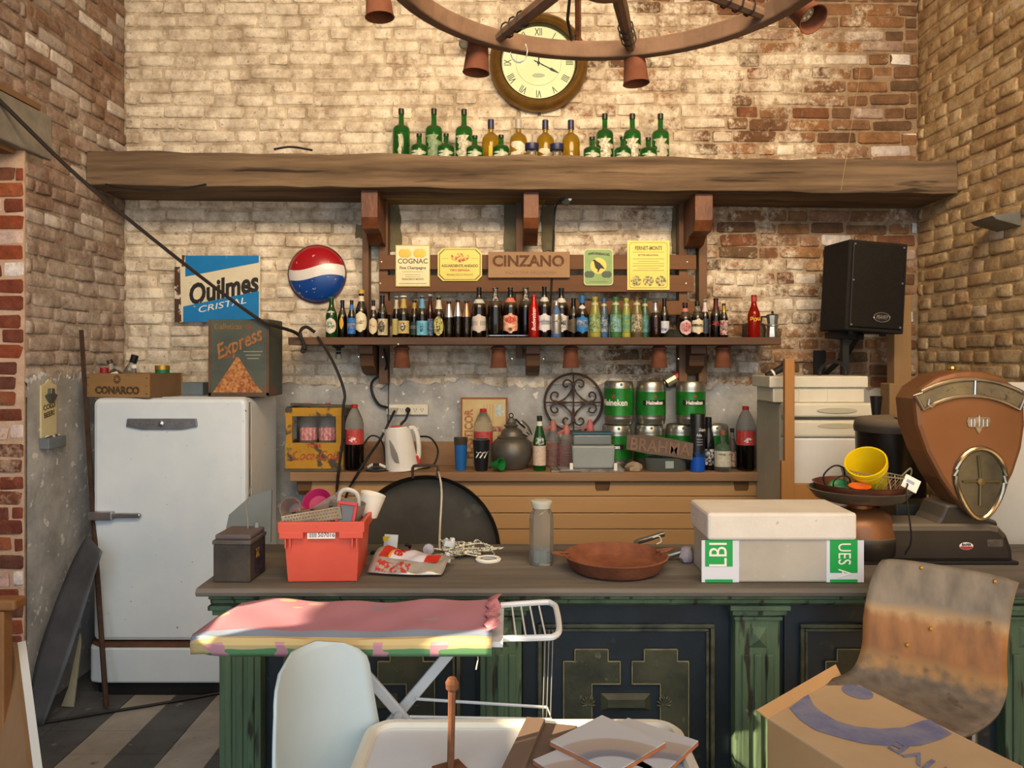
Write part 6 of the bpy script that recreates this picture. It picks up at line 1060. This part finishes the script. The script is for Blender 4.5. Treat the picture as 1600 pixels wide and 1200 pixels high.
t = thing('white_board', 'white board leaning against the right wall behind the scale', 'board', (2.19, 3.2, 0), 0, None, -3); obj('sheet', MB().box((0, 0, .80), (.42, .02, 1.60)), mat('white_laminate', 'c8c2b4', 'd2ccc0', 3, .6), t, bev=.003)
# big round pan behind the counter
t = thing('paella_pan', 'huge dark round steel pan standing on edge behind the counter', 'pan', (-.385, 3.33, .515), 0, None, -7); rp = .335
M_pan = mat('burnt_steel_pan', '3a342a', '4c4538', 3, .5, metal=.4, spots='5a5244', sscale=5, sth=.64)
obj('dish', MB().lathe([(rp, 0), (rp*1.0, .006), (rp*.95, -.05), (rp*.90, -.055), (rp*.7, -.057), (rp*.5, -.058), (rp*.3, -.058), (rp*.12, -.058), (0, -.058)], 56, Matrix.Translation((0, 0, rp)) @ Matrix.Rotation(R(90), 4, 'X'), cap=False), M_pan, t, smooth=True, solid=.004)
obj('handle', MB().tube(spline([(-.055, 0, rp*1.97), (-.055, -.012, rp*2.10), (-.035, -.018, rp*2.13), (.035, -.018, rp*2.13), (.055, -.012, rp*2.10), (.055, 0, rp*1.97)], 3), .007, 6), M_iron, t, smooth=True)
# ---------------- on the refrigerator ----------------
FZ = 1.5005
t = thing('wooden_crate', 'shallow wooden crate with stencilled name on the white refrigerator', 'crate', (-1.99, 4.06, FZ), -16); M_cr = mat('brown_crate_wood', '7d5f3c', '967448', 4, .8, stretch=(.2, 1, 1), spots='4a3622', sscale=14, sth=.69)
w_, d_, h_ = .385, .24, .122
obj('front_board', MB().box((0, -d_/2, h_/2), (w_, .014, h_)), M_cr, t, bev=.002); obj('back_board', MB().box((0, d_/2, h_/2), (w_, .014, h_)), M_cr, t)
for sg in (-1, 1): obj('end_board', MB().box((sg*(w_/2-.008), 0, h_/2), (.016, d_-.014, h_)), mat('dark_crate_end', '5a432c', '6c5236', 5, .8), t)
obj('bottom_board', MB().box((0, 0, .005), (w_-.03, d_-.014, .01)), M_cr, t)
M_brand = cm('3e2c1c', .8, 0, '5a4228'); text('CONARCO', .050, M_brand, t, (0, -d_/2-.0075, .034), bold=.003, xs=1.08)
ob_ = MB()
for k in range(10): a = R(36*k); ob_.prism([(.010*math.cos(a-.22), .092+.010*math.sin(a-.22)), (.023*math.cos(a-.2), .092+.023*math.sin(a-.2)), (.023*math.cos(a+.2), .092+.023*math.sin(a+.2)), (.010*math.cos(a+.22), .092+.010*math.sin(a+.22))], -d_/2-.0078, -d_/2-.006)
obj('stencil_rosette', ob_, M_brand, t)
for sg in (-1, 1):
    for z_ in (.02, .06, .10): obj('nail', MB().box((sg*(w_/2-.01), -d_/2-.008, z_), (.012, .002, .003)), M_brand, t)
def incr(x, Y): return (W(x, 0, Y).x, Y, FZ+.012)
bottle('clear_bottle', 'clear bottle with cream label leaning in the wooden crate', incr(190, 4.06), .19, .042, 'whisky', G_clear, [('label', .2, .62, 'd0ccbc', 55, 'rect')], ('3a2c24', .9, 1.25), ry=-20)
bottle('black_neck_bottle', 'bottle with black and gold neck leaning right in the wooden crate', incr(193, 4.13), .215, .034, 'wine', G_clear, [('gold_ring', .94, .99, GOLD, 179, 'rect')], ('18161a', .80, 1.15), ry=17)
bottle('white_cap_bottle', 'small bottle with flat white cap in the wooden crate', incr(210, 4.0), .155, .026, 'whisky', G_clear, [], ('d4d4d0', .88, 2.0))
t = thing('green_tin', 'green tin with gilt lid in the wooden crate', 'tin', (W(251, 0, 4.08).x-.0, 4.10, FZ+.012)); obj('tin', MB().lathe([(0, 0), (.036, 0), (.036, .128), (0, .128)], 20), cm('1c6a4a', .4), t, smooth=True); obj('gilt_lid', MB().lathe([(.0375, .128), (.0375, .15), (0, .152)], 20), GOLD, t, smooth=True)
t = thing('red_cap_bottle', 'low red capped flask at the left of the wooden crate', 'bottle', incr(163, 4.06)); obj('flask', MB().lathe([(0, 0), (.03, 0), (.03, .08), (.02, .10)], 16), G_clear, t, smooth=True); obj('cap', MB().lathe([(.022, .10), (.022, .138), (0, .14)], 16), cm('8a1c24', .4), t, smooth=True)
t = thing('biscuit_tin', 'rusty square biscuit tin with orange lettering on the white refrigerator', 'tin', (-1.42, 4.13, FZ), 0); M_bt = mat('rusty_grey_green_tin', '3f463f', '50584e', 5, .6, spots='6a4a34', sscale=9, sth=.62)
tw_, th_ = .315, .405; t.location.x = (W(372, 0, 4.0).x)
obj('body', MB().box((0, 0, th_/2), (tw_, .24, th_)), M_bt, t, bev=.006)
obj('edge_strip', MB().box((tw_/2-.006, -.119, th_/2), (.014, .006, th_*.98)).box((-tw_/2+.006, -.119, th_/2), (.014, .006, th_*.98)).box((0, -.119, .01), (tw_, .006, .02)), mat('brown_tin_edge', '4a3a2a', '5e4a36', 10, .7), t)
M_or = mat('orange_worn_print', 'a06a30', '7a5030', 40, .6, ramp=(.45, .6)); text('Galletitas', .042, mat('ochre_print', '8a6a34', '6a5636', 50, .6), t, (-.055, -.1212, .365), bold=.001, xs=.92)
text('Express', .105, M_or, t, (-.005, -.1212, .275), (0, R(-24), 0), shear=.45, xs=.78, bold=.002)
obj('pyramid_print', MB().prism([(-.135, .022), (.125, .022), (.085, .065), (0, .205), (-.012, .205)], -.1212, -.1195), mat('biscuit_heap_print', '8a4a24', 'b8844a', 70, .6, ramp=(.42, .58)), t)
for k in range(3): obj('small_print', MB().box((.075, -.1205, .235-.018*k), (.10-.02*k, .001, .005)), cm('8a8a78'), t)
t = tag(obj('grey_box', MB().box((0, 0, .035), (.12, .12, .07)), mat('grey_tin_box', '5c6468', '6c7478', 6, .5, metal=.3), bev=.004, loc=(W(304, 0, 4.16).x, 4.18, FZ)), 'small grey metal box between the wooden crate and the biscuit tin', 'box')
# enamel sheet, rod, boards at the far left
t = tag(obj('iron_rod', MB().tube([W(127, 516, 4.03), W(140, 720, 3.97), W(152, 900, 3.86), W(166, 1108, 3.715)+Vector((0, 0, .012))], .0125, 6), mat('rusty_rod', '33231a', '4a3426', 14, .85)), 'long rusty iron rod leaning in the corner beside the refrigerator', 'rod')
def sheet(u, v):
    rgt = spline([W(160, 862, 3.72), W(146, 905, 3.70), W(125, 975, 3.66), (W(100, 1050, 3.60)), W(68, 1134, 3.545)], 5); lft = spline([W(136, 836, 3.80), W(112, 880, 3.78), W(80, 960, 3.70), W(55, 1040, 3.62), W(40, 1134, 3.55)], 5)
    a = rgt[round(v*(len(rgt)-1))]; b = lft[round(v*(len(lft)-1))]; p = b.lerp(a, u); p.z = max(p.z, .004); p.x = max(p.x, XL+.03); return tuple(p)
t = tag(obj('metal_sheet', MB().grid(sheet, 6, 20), mat('dark_zinc_sheet', '4a4c50', '5c5e62', 6, .5, metal=.3), smooth=True, solid=.003), 'curved dark zinc sheet leaning against the left wall plaster', 'sheet')
t = tag(obj('cream_board', MB().prism([(-.06, 0), (.0, 0), (.012, .30), (.005, .36), (-.03, .1)], -.005, .005), mat('cream_hardboard', '9a9680', 'a8a48e', 4, .7), loc=(W(112, 0, 3.72).x, 3.74, .004), rot=(0, R(4), 0)), 'cream hardboard offcut between the zinc sheet and the refrigerator', 'board')
t = thing('leaning_door', 'plywood board with white painted edge standing at the bottom left corner', 'board', (0, 0, 0)); a_ = [W(6, 1005, 2.60), W(28, 1004, 2.55), W(54, 1210, 2.35), W(20, 1212, 2.40)]
def quadbox(q4, d): n_ = (q4[1]-q4[0]).cross(q4[3]-q4[0]).normalized()*d; v_ = q4+[p+n_ for p in q4]; return MB().add(v_, [(0, 1, 2, 3), (7, 6, 5, 4)]+[(i, i+4, (i+1) % 4+4, (i+1) % 4) for i in range(4)])
def down(p, q): d = (q-p); k = (0.0-p.z)/d.z; return p+d*k
lo1 = down(a_[1], a_[2]); lo0 = down(a_[0], a_[3]); base_ = lo0.copy(); t.location = base_
top0, top1 = a_[0], a_[1]
obj('panel', quadbox([top0-Vector((.3, -.1, -.02))-base_, top1-base_, lo1-base_, lo0-Vector((.3, -.1, 0))-base_], -.018), mat('bare_plywood', '7d5f3e', '937150', 3, .8, stretch=(1, 1, .2)), t); obj('white_edge', quadbox([top1-base_+Vector((0, -.003, 0)), top1-base_+Vector((.018, .012, 0)), lo1-base_+Vector((.018, .012, 0)), lo1-base_+Vector((0, -.003, 0))], -.004), cm('c8c6be', .6), t)
t = thing('wooden_chair', 'brown wooden armrest of a chair at the bottom left edge', 'chair', (W(8, 0, 2.45).x-.02, 2.45, 0)); ZA = W(0, 942, 2.45).z; M_arm = mat('worn_brown_arm', '7a5230', '94683e', 4, .6)
obj('armrest', MB().box((-.08, .0, ZA), (.30, .06, .035), Matrix.Rotation(R(-16), 4, 'Y') if False else Matrix.Identity(4)), M_arm, t, bev=.008); obj('leg', MB().box((.01, .0, ZA/2-.01), (.04, .045, ZA-.02)), M_arm, t, bev=.005); obj('leg', MB().box((-.20, .0, ZA/2-.01), (.04, .045, ZA-.02)), M_arm, t, bev=.005); obj('rail', MB().box((-.095, 0, .42), (.20, .03, .06)), M_arm, t)
# ---------------- foreground: ironing board, chairs, table, cartons ----------------
IZ = .935
m = bpy.data.materials.new('striped_pink_cloth'); m.use_nodes = True; nt = m.node_tree; B = nt.nodes['Principled BSDF']; B.inputs['Roughness'].default_value = .9
tc = nn(nt, 'ShaderNodeTexCoord'); sp = nn(nt, 'ShaderNodeSeparateXYZ'); nt.links.new(tc.outputs['Object'], sp.inputs[0])
no = nn(nt, 'ShaderNodeTexNoise'); no.inputs['Scale'].default_value = 9; nt.links.new(tc.outputs['Object'], no.inputs['Vector'])
ma = nn(nt, 'ShaderNodeMath', operation='MULTIPLY_ADD'); yz = nn(nt, 'ShaderNodeMath', operation='ADD'); nt.links.new(sp.outputs[1], yz.inputs[0]); nt.links.new(sp.outputs[2], yz.inputs[1])
nt.links.new(no.outputs[0], ma.inputs[0]); ma.inputs[1].default_value = .012; nt.links.new(yz.outputs[0], ma.inputs[2])
mr = nn(nt, 'ShaderNodeMapRange'); nt.links.new(ma.outputs[0], mr.inputs[0]); mr.inputs[1].default_value = 2.98; mr.inputs[2].default_value = 3.38
cr = nn(nt, 'ShaderNodeValToRGB'); cr.color_ramp.interpolation = 'CONSTANT'; nt.links.new(mr.outputs[0], cr.inputs[0]); e = cr.color_ramp.elements
e[0].position = 0; e[0].color = hx('5a8a5c'); e[1].position = .045; e[1].color = hx('c8b07a')
for p_, c_ in ((.15, 'c8b98a'), (.165, '8a9ab4'), (.29, 'ac7886')): q_ = e.new(p_); q_.color = hx(c_)
vr = nn(nt, 'ShaderNodeTexVoronoi'); vr.inputs['Scale'].default_value = 9; mp = nn(nt, 'ShaderNodeMapping'); mp.inputs['Scale'].default_value = (.8, 1.6, .3); nt.links.new(tc.outputs['Object'], mp.inputs[0]); nt.links.new(mp.outputs[0], vr.inputs['Vector'])
lt = nn(nt, 'ShaderNodeMath', operation='LESS_THAN'); nt.links.new(vr.outputs['Distance'], lt.inputs[0]); lt.inputs[1].default_value = .22
gt = nn(nt, 'ShaderNodeMath', operation='GREATER_THAN'); nt.links.new(mr.outputs[0], gt.inputs[0]); gt.inputs[1].default_value = .33
mu = nn(nt, 'ShaderNodeMath', operation='MULTIPLY'); nt.links.new(lt.outputs[0], mu.inputs[0]); nt.links.new(gt.outputs[0], mu.inputs[1])
mc = nn(nt, 'ShaderNodeMixRGB'); mc.inputs[1].default_value = hx('7a86a0'); mc.inputs[2].default_value = hx('c8a86a'); nt.links.new(vr.outputs['Color'], mc.inputs[0])
wv = nn(nt, 'ShaderNodeMath', operation='SINE'); sx = nn(nt, 'ShaderNodeMath', operation='MULTIPLY'); xn2 = nn(nt, 'ShaderNodeMath', operation='MULTIPLY_ADD'); nt.links.new(no.outputs[0], xn2.inputs[0]); xn2.inputs[1].default_value = .16; nt.links.new(sp.outputs[0], xn2.inputs[2]); nt.links.new(xn2.outputs[0], sx.inputs[0]); sx.inputs[1].default_value = 42; nt.links.new(sx.outputs[0], wv.inputs[0])
w2 = nn(nt, 'ShaderNodeMath', operation='GREATER_THAN'); nt.links.new(wv.outputs[0], w2.inputs[0]); w2.inputs[1].default_value = .72
l2 = nn(nt, 'ShaderNodeMath', operation='LESS_THAN'); nt.links.new(mr.outputs[0], l2.inputs[0]); l2.inputs[1].default_value = .10; w3 = nn(nt, 'ShaderNodeMath', operation='MULTIPLY'); nt.links.new(w2.outputs[0], w3.inputs[0]); nt.links.new(l2.outputs[0], w3.inputs[1])
mf = nn(nt, 'ShaderNodeMixRGB'); nt.links.new(w3.outputs[0], mf.inputs[0]); nt.links.new(cr.outputs[0], mf.inputs[1]); mf.inputs[2].default_value = hx('c08a94')
mx = nn(nt, 'ShaderNodeMixRGB'); nt.links.new(mu.outputs[0], mx.inputs[0]); nt.links.new(mf.outputs[0], mx.inputs[1]); nt.links.new(mc.outputs[0], mx.inputs[2]); nt.links.new(mx.outputs[0], B.inputs['Base Color'])
bp = nn(nt, 'ShaderNodeBump'); bp.inputs['Strength'].default_value = .5; n5 = nn(nt, 'ShaderNodeTexNoise'); n5.inputs['Scale'].default_value = 60; nt.links.new(tc.outputs['Object'], n5.inputs['Vector']); nt.links.new(n5.outputs[0], bp.inputs['Height']); nt.links.new(bp.outputs[0], B.inputs['Normal'])
ib = thing('ironing_board', 'ironing board with faded pink flowered cover in front of the counter', 'ironing board', (0, 0, 0))
XL0, XR0 = -.90, -.055
def brd(u, v):     # u along the board, v: 0 bottom near, .2 near top edge, .2-.8 across, .8 far edge, 1 bottom far
    x = XL0+(XR0-XL0)*u; k = min(1, math.sqrt(max(0, 1-(max(0, .16-u)/.16)**2))); yc = 2.255; hw_ = .165*(.45+.55*k)
    if v < .2: y = yc-hw_-.012*math.sin(v/.2*math.pi/2); z = IZ-.045+.045*(v/.2)
    elif v > .8: y = yc+hw_; z = IZ-.03*((v-.8)/.2)
    else: y = yc-hw_+2*hw_*((v-.2)/.6); z = IZ+.004*math.sin(u*23)*math.sin(v*14)+.004*math.sin(u*9)
    return (x+(.02*(v-.5) if u < .05 else 0), y, z-.02*max(0, .06-u)/.06)
obj('cover', MB().grid(brd, 46, 20), m, ib, smooth=True, solid=.004)
obj('board', MB().prism([(XL0+.06, 2.12), (XR0+.03, 2.10), (XR0+.03, 2.41), (XL0+.06, 2.39)], 0, .015, Matrix.Translation((0, 0, IZ-.01)) @ Matrix(((1, 0, 0, 0), (0, 0, 1, 0), (0, -1, 0, 0), (0, 0, 0, 1)))), cm('c8cacc', .5), ib)
obj('knotted_end', MB().grid(lambda u, v: (XR0-.02+.035*math.sin(u*3.1)+.006*math.sin(v*22), 2.12+.29*v, IZ+.012+.02*math.sin(u*3.14)*(.6+.4*math.sin(v*9))), 6, 22), cm('b8707c', .9, 0, 'c88a92'), ib, smooth=True, solid=.004)
M_wp = mat('white_enamel_tube', 'cdd0d2', 'd8dada', 6, .35); x0r = XR0+.02; xr = W(868, 0, 2.28).x
obj('iron_rest_frame', MB().tube(spline([(x0r, 2.385, IZ-.002), (xr-.03, 2.395, IZ+.004), (xr-.005, 2.385, IZ+.003), (xr+.006, 2.35, IZ), (xr+.006, 2.20, IZ-.01), (xr-.01, 2.155, IZ-.014), (xr-.04, 2.145, IZ-.015), (x0r, 2.145, IZ-.018)], 5), .009, 8), M_wp, ib, smooth=True)
for k in range(4): x_ = x0r+.035+k*.028; obj('rest_wire', MB().tube([(x_, 2.39, IZ-.006), (x_+.012, 2.145, IZ-.02)], .0028, 6), M_wp, ib)
def bar(p, q, w_, d_): return quadbox([p+Vector((-w_/2, 0, 0)), p+Vector((w_/2, 0, 0)), q+Vector((w_/2, 0, 0)), q+Vector((-w_/2, 0, 0))], d_)
def toflr(p, q): k = (0.004-p.z)/(q.z-p.z); return p+(q-p)*k
pA, qA = W(528, 1005, 2.22), W(625, 1118, 2.22); pB, qB = W(716, 1005, 2.26), W(612, 1128, 2.26)
obj('leg', bar(pA, toflr(pA, qA), .042, .014), M_wp, ib, bev=.004); obj('leg', bar(pB, toflr(pB, qB), .042, .014), M_wp, ib, bev=.004); obj('pivot', MB().lathe([(.014, 0), (.012, .008), (0, .009)], 12, Matrix.Translation((qA.x-.004, 2.218, qA.z)) @ RX), M_wp, ib)
obj('garment_rack', MB().tube([W(650, 1092, 2.25), W(855, 1105, 2.25), W(862, 1124, 2.20), W(640, 1120, 2.20)], .0045, 6), M_wp, ib)
for x_ in (852, 858, 864): obj('cord', MB().tube([W(x_, 985, 2.20), W(x_-4, 1125, 2.20)], .0014, 4), mat('grey_cord', '8a8a82', rough=.7), ib)
obj('loose_string', MB().tube([W(744, 1005, 2.11), W(747, 1030, 2.11), W(744, 1046, 2.11)], .002, 4), cm('c8c0a8'), ib)
# moulded white chair
M_sh = mat('bluish_white_shell', 'b4c4c8', 'bccbce', 3, .35); t = thing('shell_chair', 'white moulded plastic shell chair below the ironing board', 'chair', (-.385, 1.86, 0), 62)
def shell(u, v):
    a = (u-.5)*2
    if v < .62: k = v/.62; z = .975-.50*k; y = .16-.10*k+.02*math.sin(k*3); w_ = .155+.06*k**.8
    else: k = (v-.62)/.38; z = .475-.045*math.sin(k*1.6)+.012*k; y = .06-.42*k; w_ = .215+.01*math.sin(k*3)-.03*max(0, k-.7)
    top = max(0, .10-v)/.10; w_ *= math.sqrt(max(.0, 1-top*top*.92)); cup = .07*a*a*(1-.4*v)*min(1, (w_/.17)**2)
    return (w_*a, y-cup if v < .62 else y, z+(.05*a*a if v >= .62 else .05*a*a*max(0, v-.45)/.17))
obj('shell', MB().grid(shell, 18, 36), M_sh, t, smooth=True, solid=.007)
for sx_, sy_ in ((-1, -1), (1, -1), (-1, 1), (1, 1)): obj('leg', MB().tube([(.09*sx_, -.13+.10*sy_, .442), (.20*sx_, -.13+.2*sy_, .001)], .011, 8), M_chr, t)
# white plastic table
TZ = .715
t = thing('white_table', 'low white plastic table top with raised rim at the bottom of the picture', 'table', (.03, 1.72, 0)); M_tab = mat('scuffed_white_plastic', 'c4c6cc', 'cdcfd4', 4, .4, spots='8a7c78', sscale=26, sth=.73)
obj('top', MB().prism(rrect(.78, .64, .05, 5), -TZ, -TZ+.02, Matrix(((1, 0, 0, 0), (0, 0, 1, 0), (0, -1, 0, 0), (0, 0, 0, 1))) ), M_tab, t); rp_ = rrect(.80, .66, .06, 6); obj('rim', MB().tube([(x_, z_, TZ+.004) for x_, z_ in rp_], .017, 8, closed=True), mat('cream_rim', 'd0ccbc', 'd6d2c4', 4, .4), t, smooth=True)
for sx_, sy_ in ((-1, -1), (1, -1), (-1, 1), (1, 1)): obj('leg', MB().tube([(.31*sx_, .24*sy_, TZ-.02), (.36*sx_, .28*sy_, 0)], .022, 8), M_tab, t)
t = thing('iron_spike', 'rusty iron rod on a square base standing on the white table', 'rod', (W(704, 0, 1.83).x, 1.83, TZ+.001), 30); obj('base', MB().box((0, 0, .004), (.07, .06, .008)), M_rust, t); obj('rod', MB().tube([(0, 0, .008), (.002, 0, .1), (.004, 0, .196)], [.0085, .0085, .0095], 8), M_rust, t, smooth=True); obj('knob', MB().lathe([(.007, .188), (.016, .198), (.017, .210), (.010, .222), (0, .224)], 8, Matrix.Translation((.004, 0, 0))), M_rust, t)
M_mdf = mat('brown_grey_board', '6a574a', '7a6658', 3, .8, stretch=(1, .2, 1))
for k, (dx, dz, rz_, lb) in enumerate(((.035, .0, -12, 'wide grey brown board lying on the white table'), (-.03, .017, -14, 'narrow grooved board on top of the wide board on the table'))):
    tag(obj('wood_board', MB().box((0, 0, .008), (.10 if k == 0 else .05, .36, .016)), M_mdf, bev=.002, loc=(.05+dx, 1.86, TZ+.001+dz), rot=(0, 0, R(rz_))), lb, 'board')
def tile_m(): 
    m = bpy.data.materials.new('patterned_tile_glaze'); m.use_nodes = True; nt = m.node_tree; B = nt.nodes['Principled BSDF']; B.inputs['Roughness'].default_value = .3
    tc = nn(nt, 'ShaderNodeTexCoord'); mp = nn(nt, 'ShaderNodeMapping'); mp.inputs['Location'].default_value = (.11, .11, 0); nt.links.new(tc.outputs['Object'], mp.inputs[0])
    ln = nn(nt, 'ShaderNodeVectorMath', operation='LENGTH'); nt.links.new(mp.outputs[0], ln.inputs[0]); cr = nn(nt, 'ShaderNodeValToRGB'); nt.links.new(ln.outputs['Value'], cr.inputs[0]); e = cr.color_ramp.elements; e[0].color = hx('c0c4cc'); e[1].color = hx('bcb8ba'); e[1].position = 1
    for p_, c_ in ((.085, 'c0c4cc'), (.09, '7c8090'), (.115, '8a8c98'), (.12, 'aa9c96'), (.17, 'b4a69e'), (.175, 'c4c6cc')): q_ = e.new(p_); q_.color = hx(c_)
    nt.links.new(cr.outputs[0], B.inputs['Base Color']); return m
M_tile = tile_m(); M_bis = mat('terracotta_body', 'b0714a', '9c6040', 14, .9)
for k, (px_, Y_, rz_, lb) in enumerate(((.19, 1.81, 38, 'lowest patterned tile of the stack on the white table'), (.325, 1.90, 52, 'patterned tile lying to the right on the white table'), (.235, 1.885, 44, 'topmost patterned ceramic tile of the stack on the table'))):
    t = thing('ceramic_tile', lb, 'tile', (px_, Y_, TZ+.019+(.0 if k < 2 else .0135)), rz_, 'patterned ceramic tiles'); obj('body', MB().box((0, 0, .004), (.2, .2, .009)), M_bis, t); obj('glaze', MB().box((0, 0, .0105), (.2, .2, .003)), M_tile, t, bev=.001)
# bent plywood chair
t = thing('plywood_chair', 'bent plywood chair with weathered grey seat in front of the counter', 'chair', (1.33, 2.2, 0)); C0 = Vector((1.33, 2.2, 0))
lf = spline([W(1378, 870, 2.42), W(1361, 905, 2.40), W(1349, 960, 2.37), W(1346, 1010, 2.35), W(1330, 1048, 2.31), W(1290, 1066, 2.26), W(1238, 1078, 2.22)], 6); rg = spline([W(1592, 905, 2.27), W(1580, 960, 2.24), W(1573, 1030, 2.20), W(1574, 1078, 2.16), W(1560, 1115, 2.10), W(1530, 1140, 2.03), W(1500, 1153, 1.97)], 6)
n_ = len(lf)-1
def plyf(u, v):
    i = min(n_, round(v*n_)); p = lf[i].lerp(rg[i], u); e_ = .03*math.sin(math.pi*u); r_ = 0
    if v < .06: p = p+Vector((0, 0, -.012*(1-v/.06)*(abs(u-.5)*2)**6))
    return tuple(p+Vector((0, e_*.5, 0))-C0)
m = bpy.data.materials.new('weathered_plywood'); m.use_nodes = True; nt = m.node_tree; B = nt.nodes['Principled BSDF']; B.inputs['Roughness'].default_value = .65
tc = nn(nt, 'ShaderNodeTexCoord'); sp = nn(nt, 'ShaderNodeSeparateXYZ'); nt.links.new(tc.outputs['Object'], sp.inputs[0]); no = nn(nt, 'ShaderNodeTexNoise'); no.inputs['Scale'].default_value = 22; no.inputs['Detail'].default_value = 6; mp = nn(nt, 'ShaderNodeMapping'); mp.inputs['Scale'].default_value = (1, 1, .12); nt.links.new(tc.outputs['Object'], mp.inputs[0]); nt.links.new(mp.outputs[0], no.inputs['Vector'])
tl = nn(nt, 'ShaderNodeMath', operation='MULTIPLY_ADD'); nt.links.new(sp.outputs[0], tl.inputs[0]); tl.inputs[1].default_value = .06; nt.links.new(sp.outputs[2], tl.inputs[2])
ma = nn(nt, 'ShaderNodeMath', operation='MULTIPLY_ADD'); nt.links.new(no.outputs[0], ma.inputs[0]); ma.inputs[1].default_value = .07; nt.links.new(tl.outputs[0], ma.inputs[2])
cr = nn(nt, 'ShaderNodeValToRGB'); mr = nn(nt, 'ShaderNodeMapRange'); nt.links.new(ma.outputs[0], mr.inputs[0]); mr.inputs[1].default_value = .70; mr.inputs[2].default_value = 1.12; nt.links.new(mr.outputs[0], cr.inputs[0]); e = cr.color_ramp.elements
e[0].position = .20; e[0].color = hx('70665a'); e[1].position = .28; e[1].color = hx('9c7444')
for p_, c_ in ((.34, '8e5c2c'), (.56, '966434'), (.62, 'a4845a'), (.68, '7c6f5e')): q_ = e.new(p_); q_.color = hx(c_)
n3 = nn(nt, 'ShaderNodeTexNoise'); n3.inputs['Scale'].default_value = 16; nt.links.new(tc.outputs['Object'], n3.inputs['Vector']); gt = nn(nt, 'ShaderNodeMapRange'); nt.links.new(n3.outputs[0], gt.inputs[0]); gt.inputs[1].default_value = .68; gt.inputs[2].default_value = .76
mx = nn(nt, 'ShaderNodeMixRGB'); nt.links.new(gt.outputs[0], mx.inputs[0]); nt.links.new(cr.outputs[0], mx.inputs[1]); mx.inputs[2].default_value = hx('4a3a2c')
g2 = nn(nt, 'ShaderNodeMapRange'); nt.links.new(no.outputs[0], g2.inputs[0]); g2.inputs[1].default_value = .3; g2.inputs[2].default_value = .7; g2.inputs[3].default_value = .62; g2.inputs[4].default_value = 1.18
mg = nn(nt, 'ShaderNodeMixRGB', blend_type='MULTIPLY'); mg.inputs[0].default_value = 1; nt.links.new(mx.outputs[0], mg.inputs[1]); nt.links.new(g2.outputs[0], mg.inputs[2]); nt.links.new(mg.outputs[0], B.inputs['Base Color'])
obj('seat_shell', MB().grid(plyf, 16, 36), m, t, smooth=True, solid=.012)
for u, v in ((.33, .02), (.34, .42), (.5, .30), (.85, .03)): p_ = Vector(plyf(u, v)); obj('rivet', MB().lathe([(.006, 0), (.005, .004), (0, .005)], 8, Matrix.Translation(p_+Vector((-.004, -.008, 0))) @ RX), GOLD, t)
for u, v in ((.12, .72), (.88, .72), (.12, .96), (.88, .96)): p_ = Vector(plyf(u, v)); obj('leg', MB().tube([p_-Vector((0, 0, .008)), Vector((p_.x*1.05, p_.y*1.05, .001))], .011, 8), M_chr, t)
# cardboard carton
Lc, Bc, Rc = Vector((.675, 2.03, 0)), Vector((.985, 2.30, 0)), Vector((1.19, 1.79, 0)); Fc = Lc+Rc-Bc; BH = .745
t = thing('cardboard_box', 'tall cardboard carton with faded blue print before the plywood chair', 'box', Fc); M_card = mat('brown_cardboard', 'b18a5c', 'bd9668', 3, .8, spots='a07c50', sscale=8, sth=.68)
q4 = [p-Fc for p in (Lc, Fc, Rc, Bc)]; bx = MB().add([tuple(p) for p in q4]+[(p.x, p.y, BH) for p in q4], [(0, 1, 5, 4), (1, 2, 6, 5), (2, 3, 7, 6), (3, 0, 4, 7), (3, 2, 1, 0)]); obj('carton', bx, M_card, t)
U = (Rc-Bc); V = (Lc-Bc)
def tp(a, b, z=0): p = Bc+U*a+V*b-Fc; return (p.x, p.y, BH+z)
obj('top_flap', MB().add([tp(0, 0), tp(1, 0), tp(1, 1), tp(0, 1), tp(0, 0, .004), tp(1, 0, .004), tp(1, 1, .004), tp(0, 1, .004)], [(0, 1, 2, 3), (7, 6, 5, 4), (0, 4, 5, 1), (1, 5, 6, 2), (2, 6, 7, 3), (3, 7, 4, 0)]), mat('pale_cardboard', 'b89c78', 'c4a884', 3, .75), t)
obj('raised_flap', MB().add([tp(0, 1, .002), tp(0, 0, .004), tp(-.04, .0, .03), tp(-.05, 1.05, .02)], [(0, 1, 2, 3)]), M_card, t, solid=.004)
M_bp = mat('faded_blue_print', '6a6e94', '8a8a9c', 12, .7)
def ptop(x, y, z=.0055): Y_ = (CAMH-BH-z)*F/(y-HZ); return ((x-800)*Y_/F-Fc.x, Y_-Fc.y, BH+z)
po = [(135, 825), (200, 900), (300, 965), (450, 1010), (600, 1048), (800, 1065), (950, 1060), (1080, 1020), (1150, 985)]; pi_ = [(250, 735), (285, 805), (335, 850), (430, 905), (550, 940), (700, 955), (850, 945), (960, 905), (1010, 895)]
sm = MB().add([ptop(1200+x/4, 900+y/4) for x, y in po+pi_], [(k, k+1, 10+k, 9+k) for k in range(8)]); obj('blue_arc_print', sm, M_bp, t)
dt_ = MB().add([ptop(1340+24*math.cos(k*math.pi/10)+6*math.sin(k*math.pi/10), 1081+11*math.sin(k*math.pi/10)+3*math.cos(k*math.pi/10)) for k in range(20)], [tuple(range(20))]); obj('blue_dot_print', dt_, M_bp, t)
me = text_mesh('TIVE', .085, bold=.001); Un = U.normalized(); Vn = V.normalized(); o0 = Vector(ptop(1440, 1187))
for v in me.vertices: q_ = o0-Un*v.co.x+Vn*v.co.z*.9; v.co = Vector((q_.x, q_.y, BH+.0062-v.co.y))
obj('lettering', me, M_bp, t)

tag(obj('hanging_thread', MB().tube([W(1362, -40, 3.95), W(1340, 140, 4.02), W(1314, 298, 4.10)], .0012, 4), cm('a89470')), 'thin pale thread hanging before the beam at the right', 'thread')
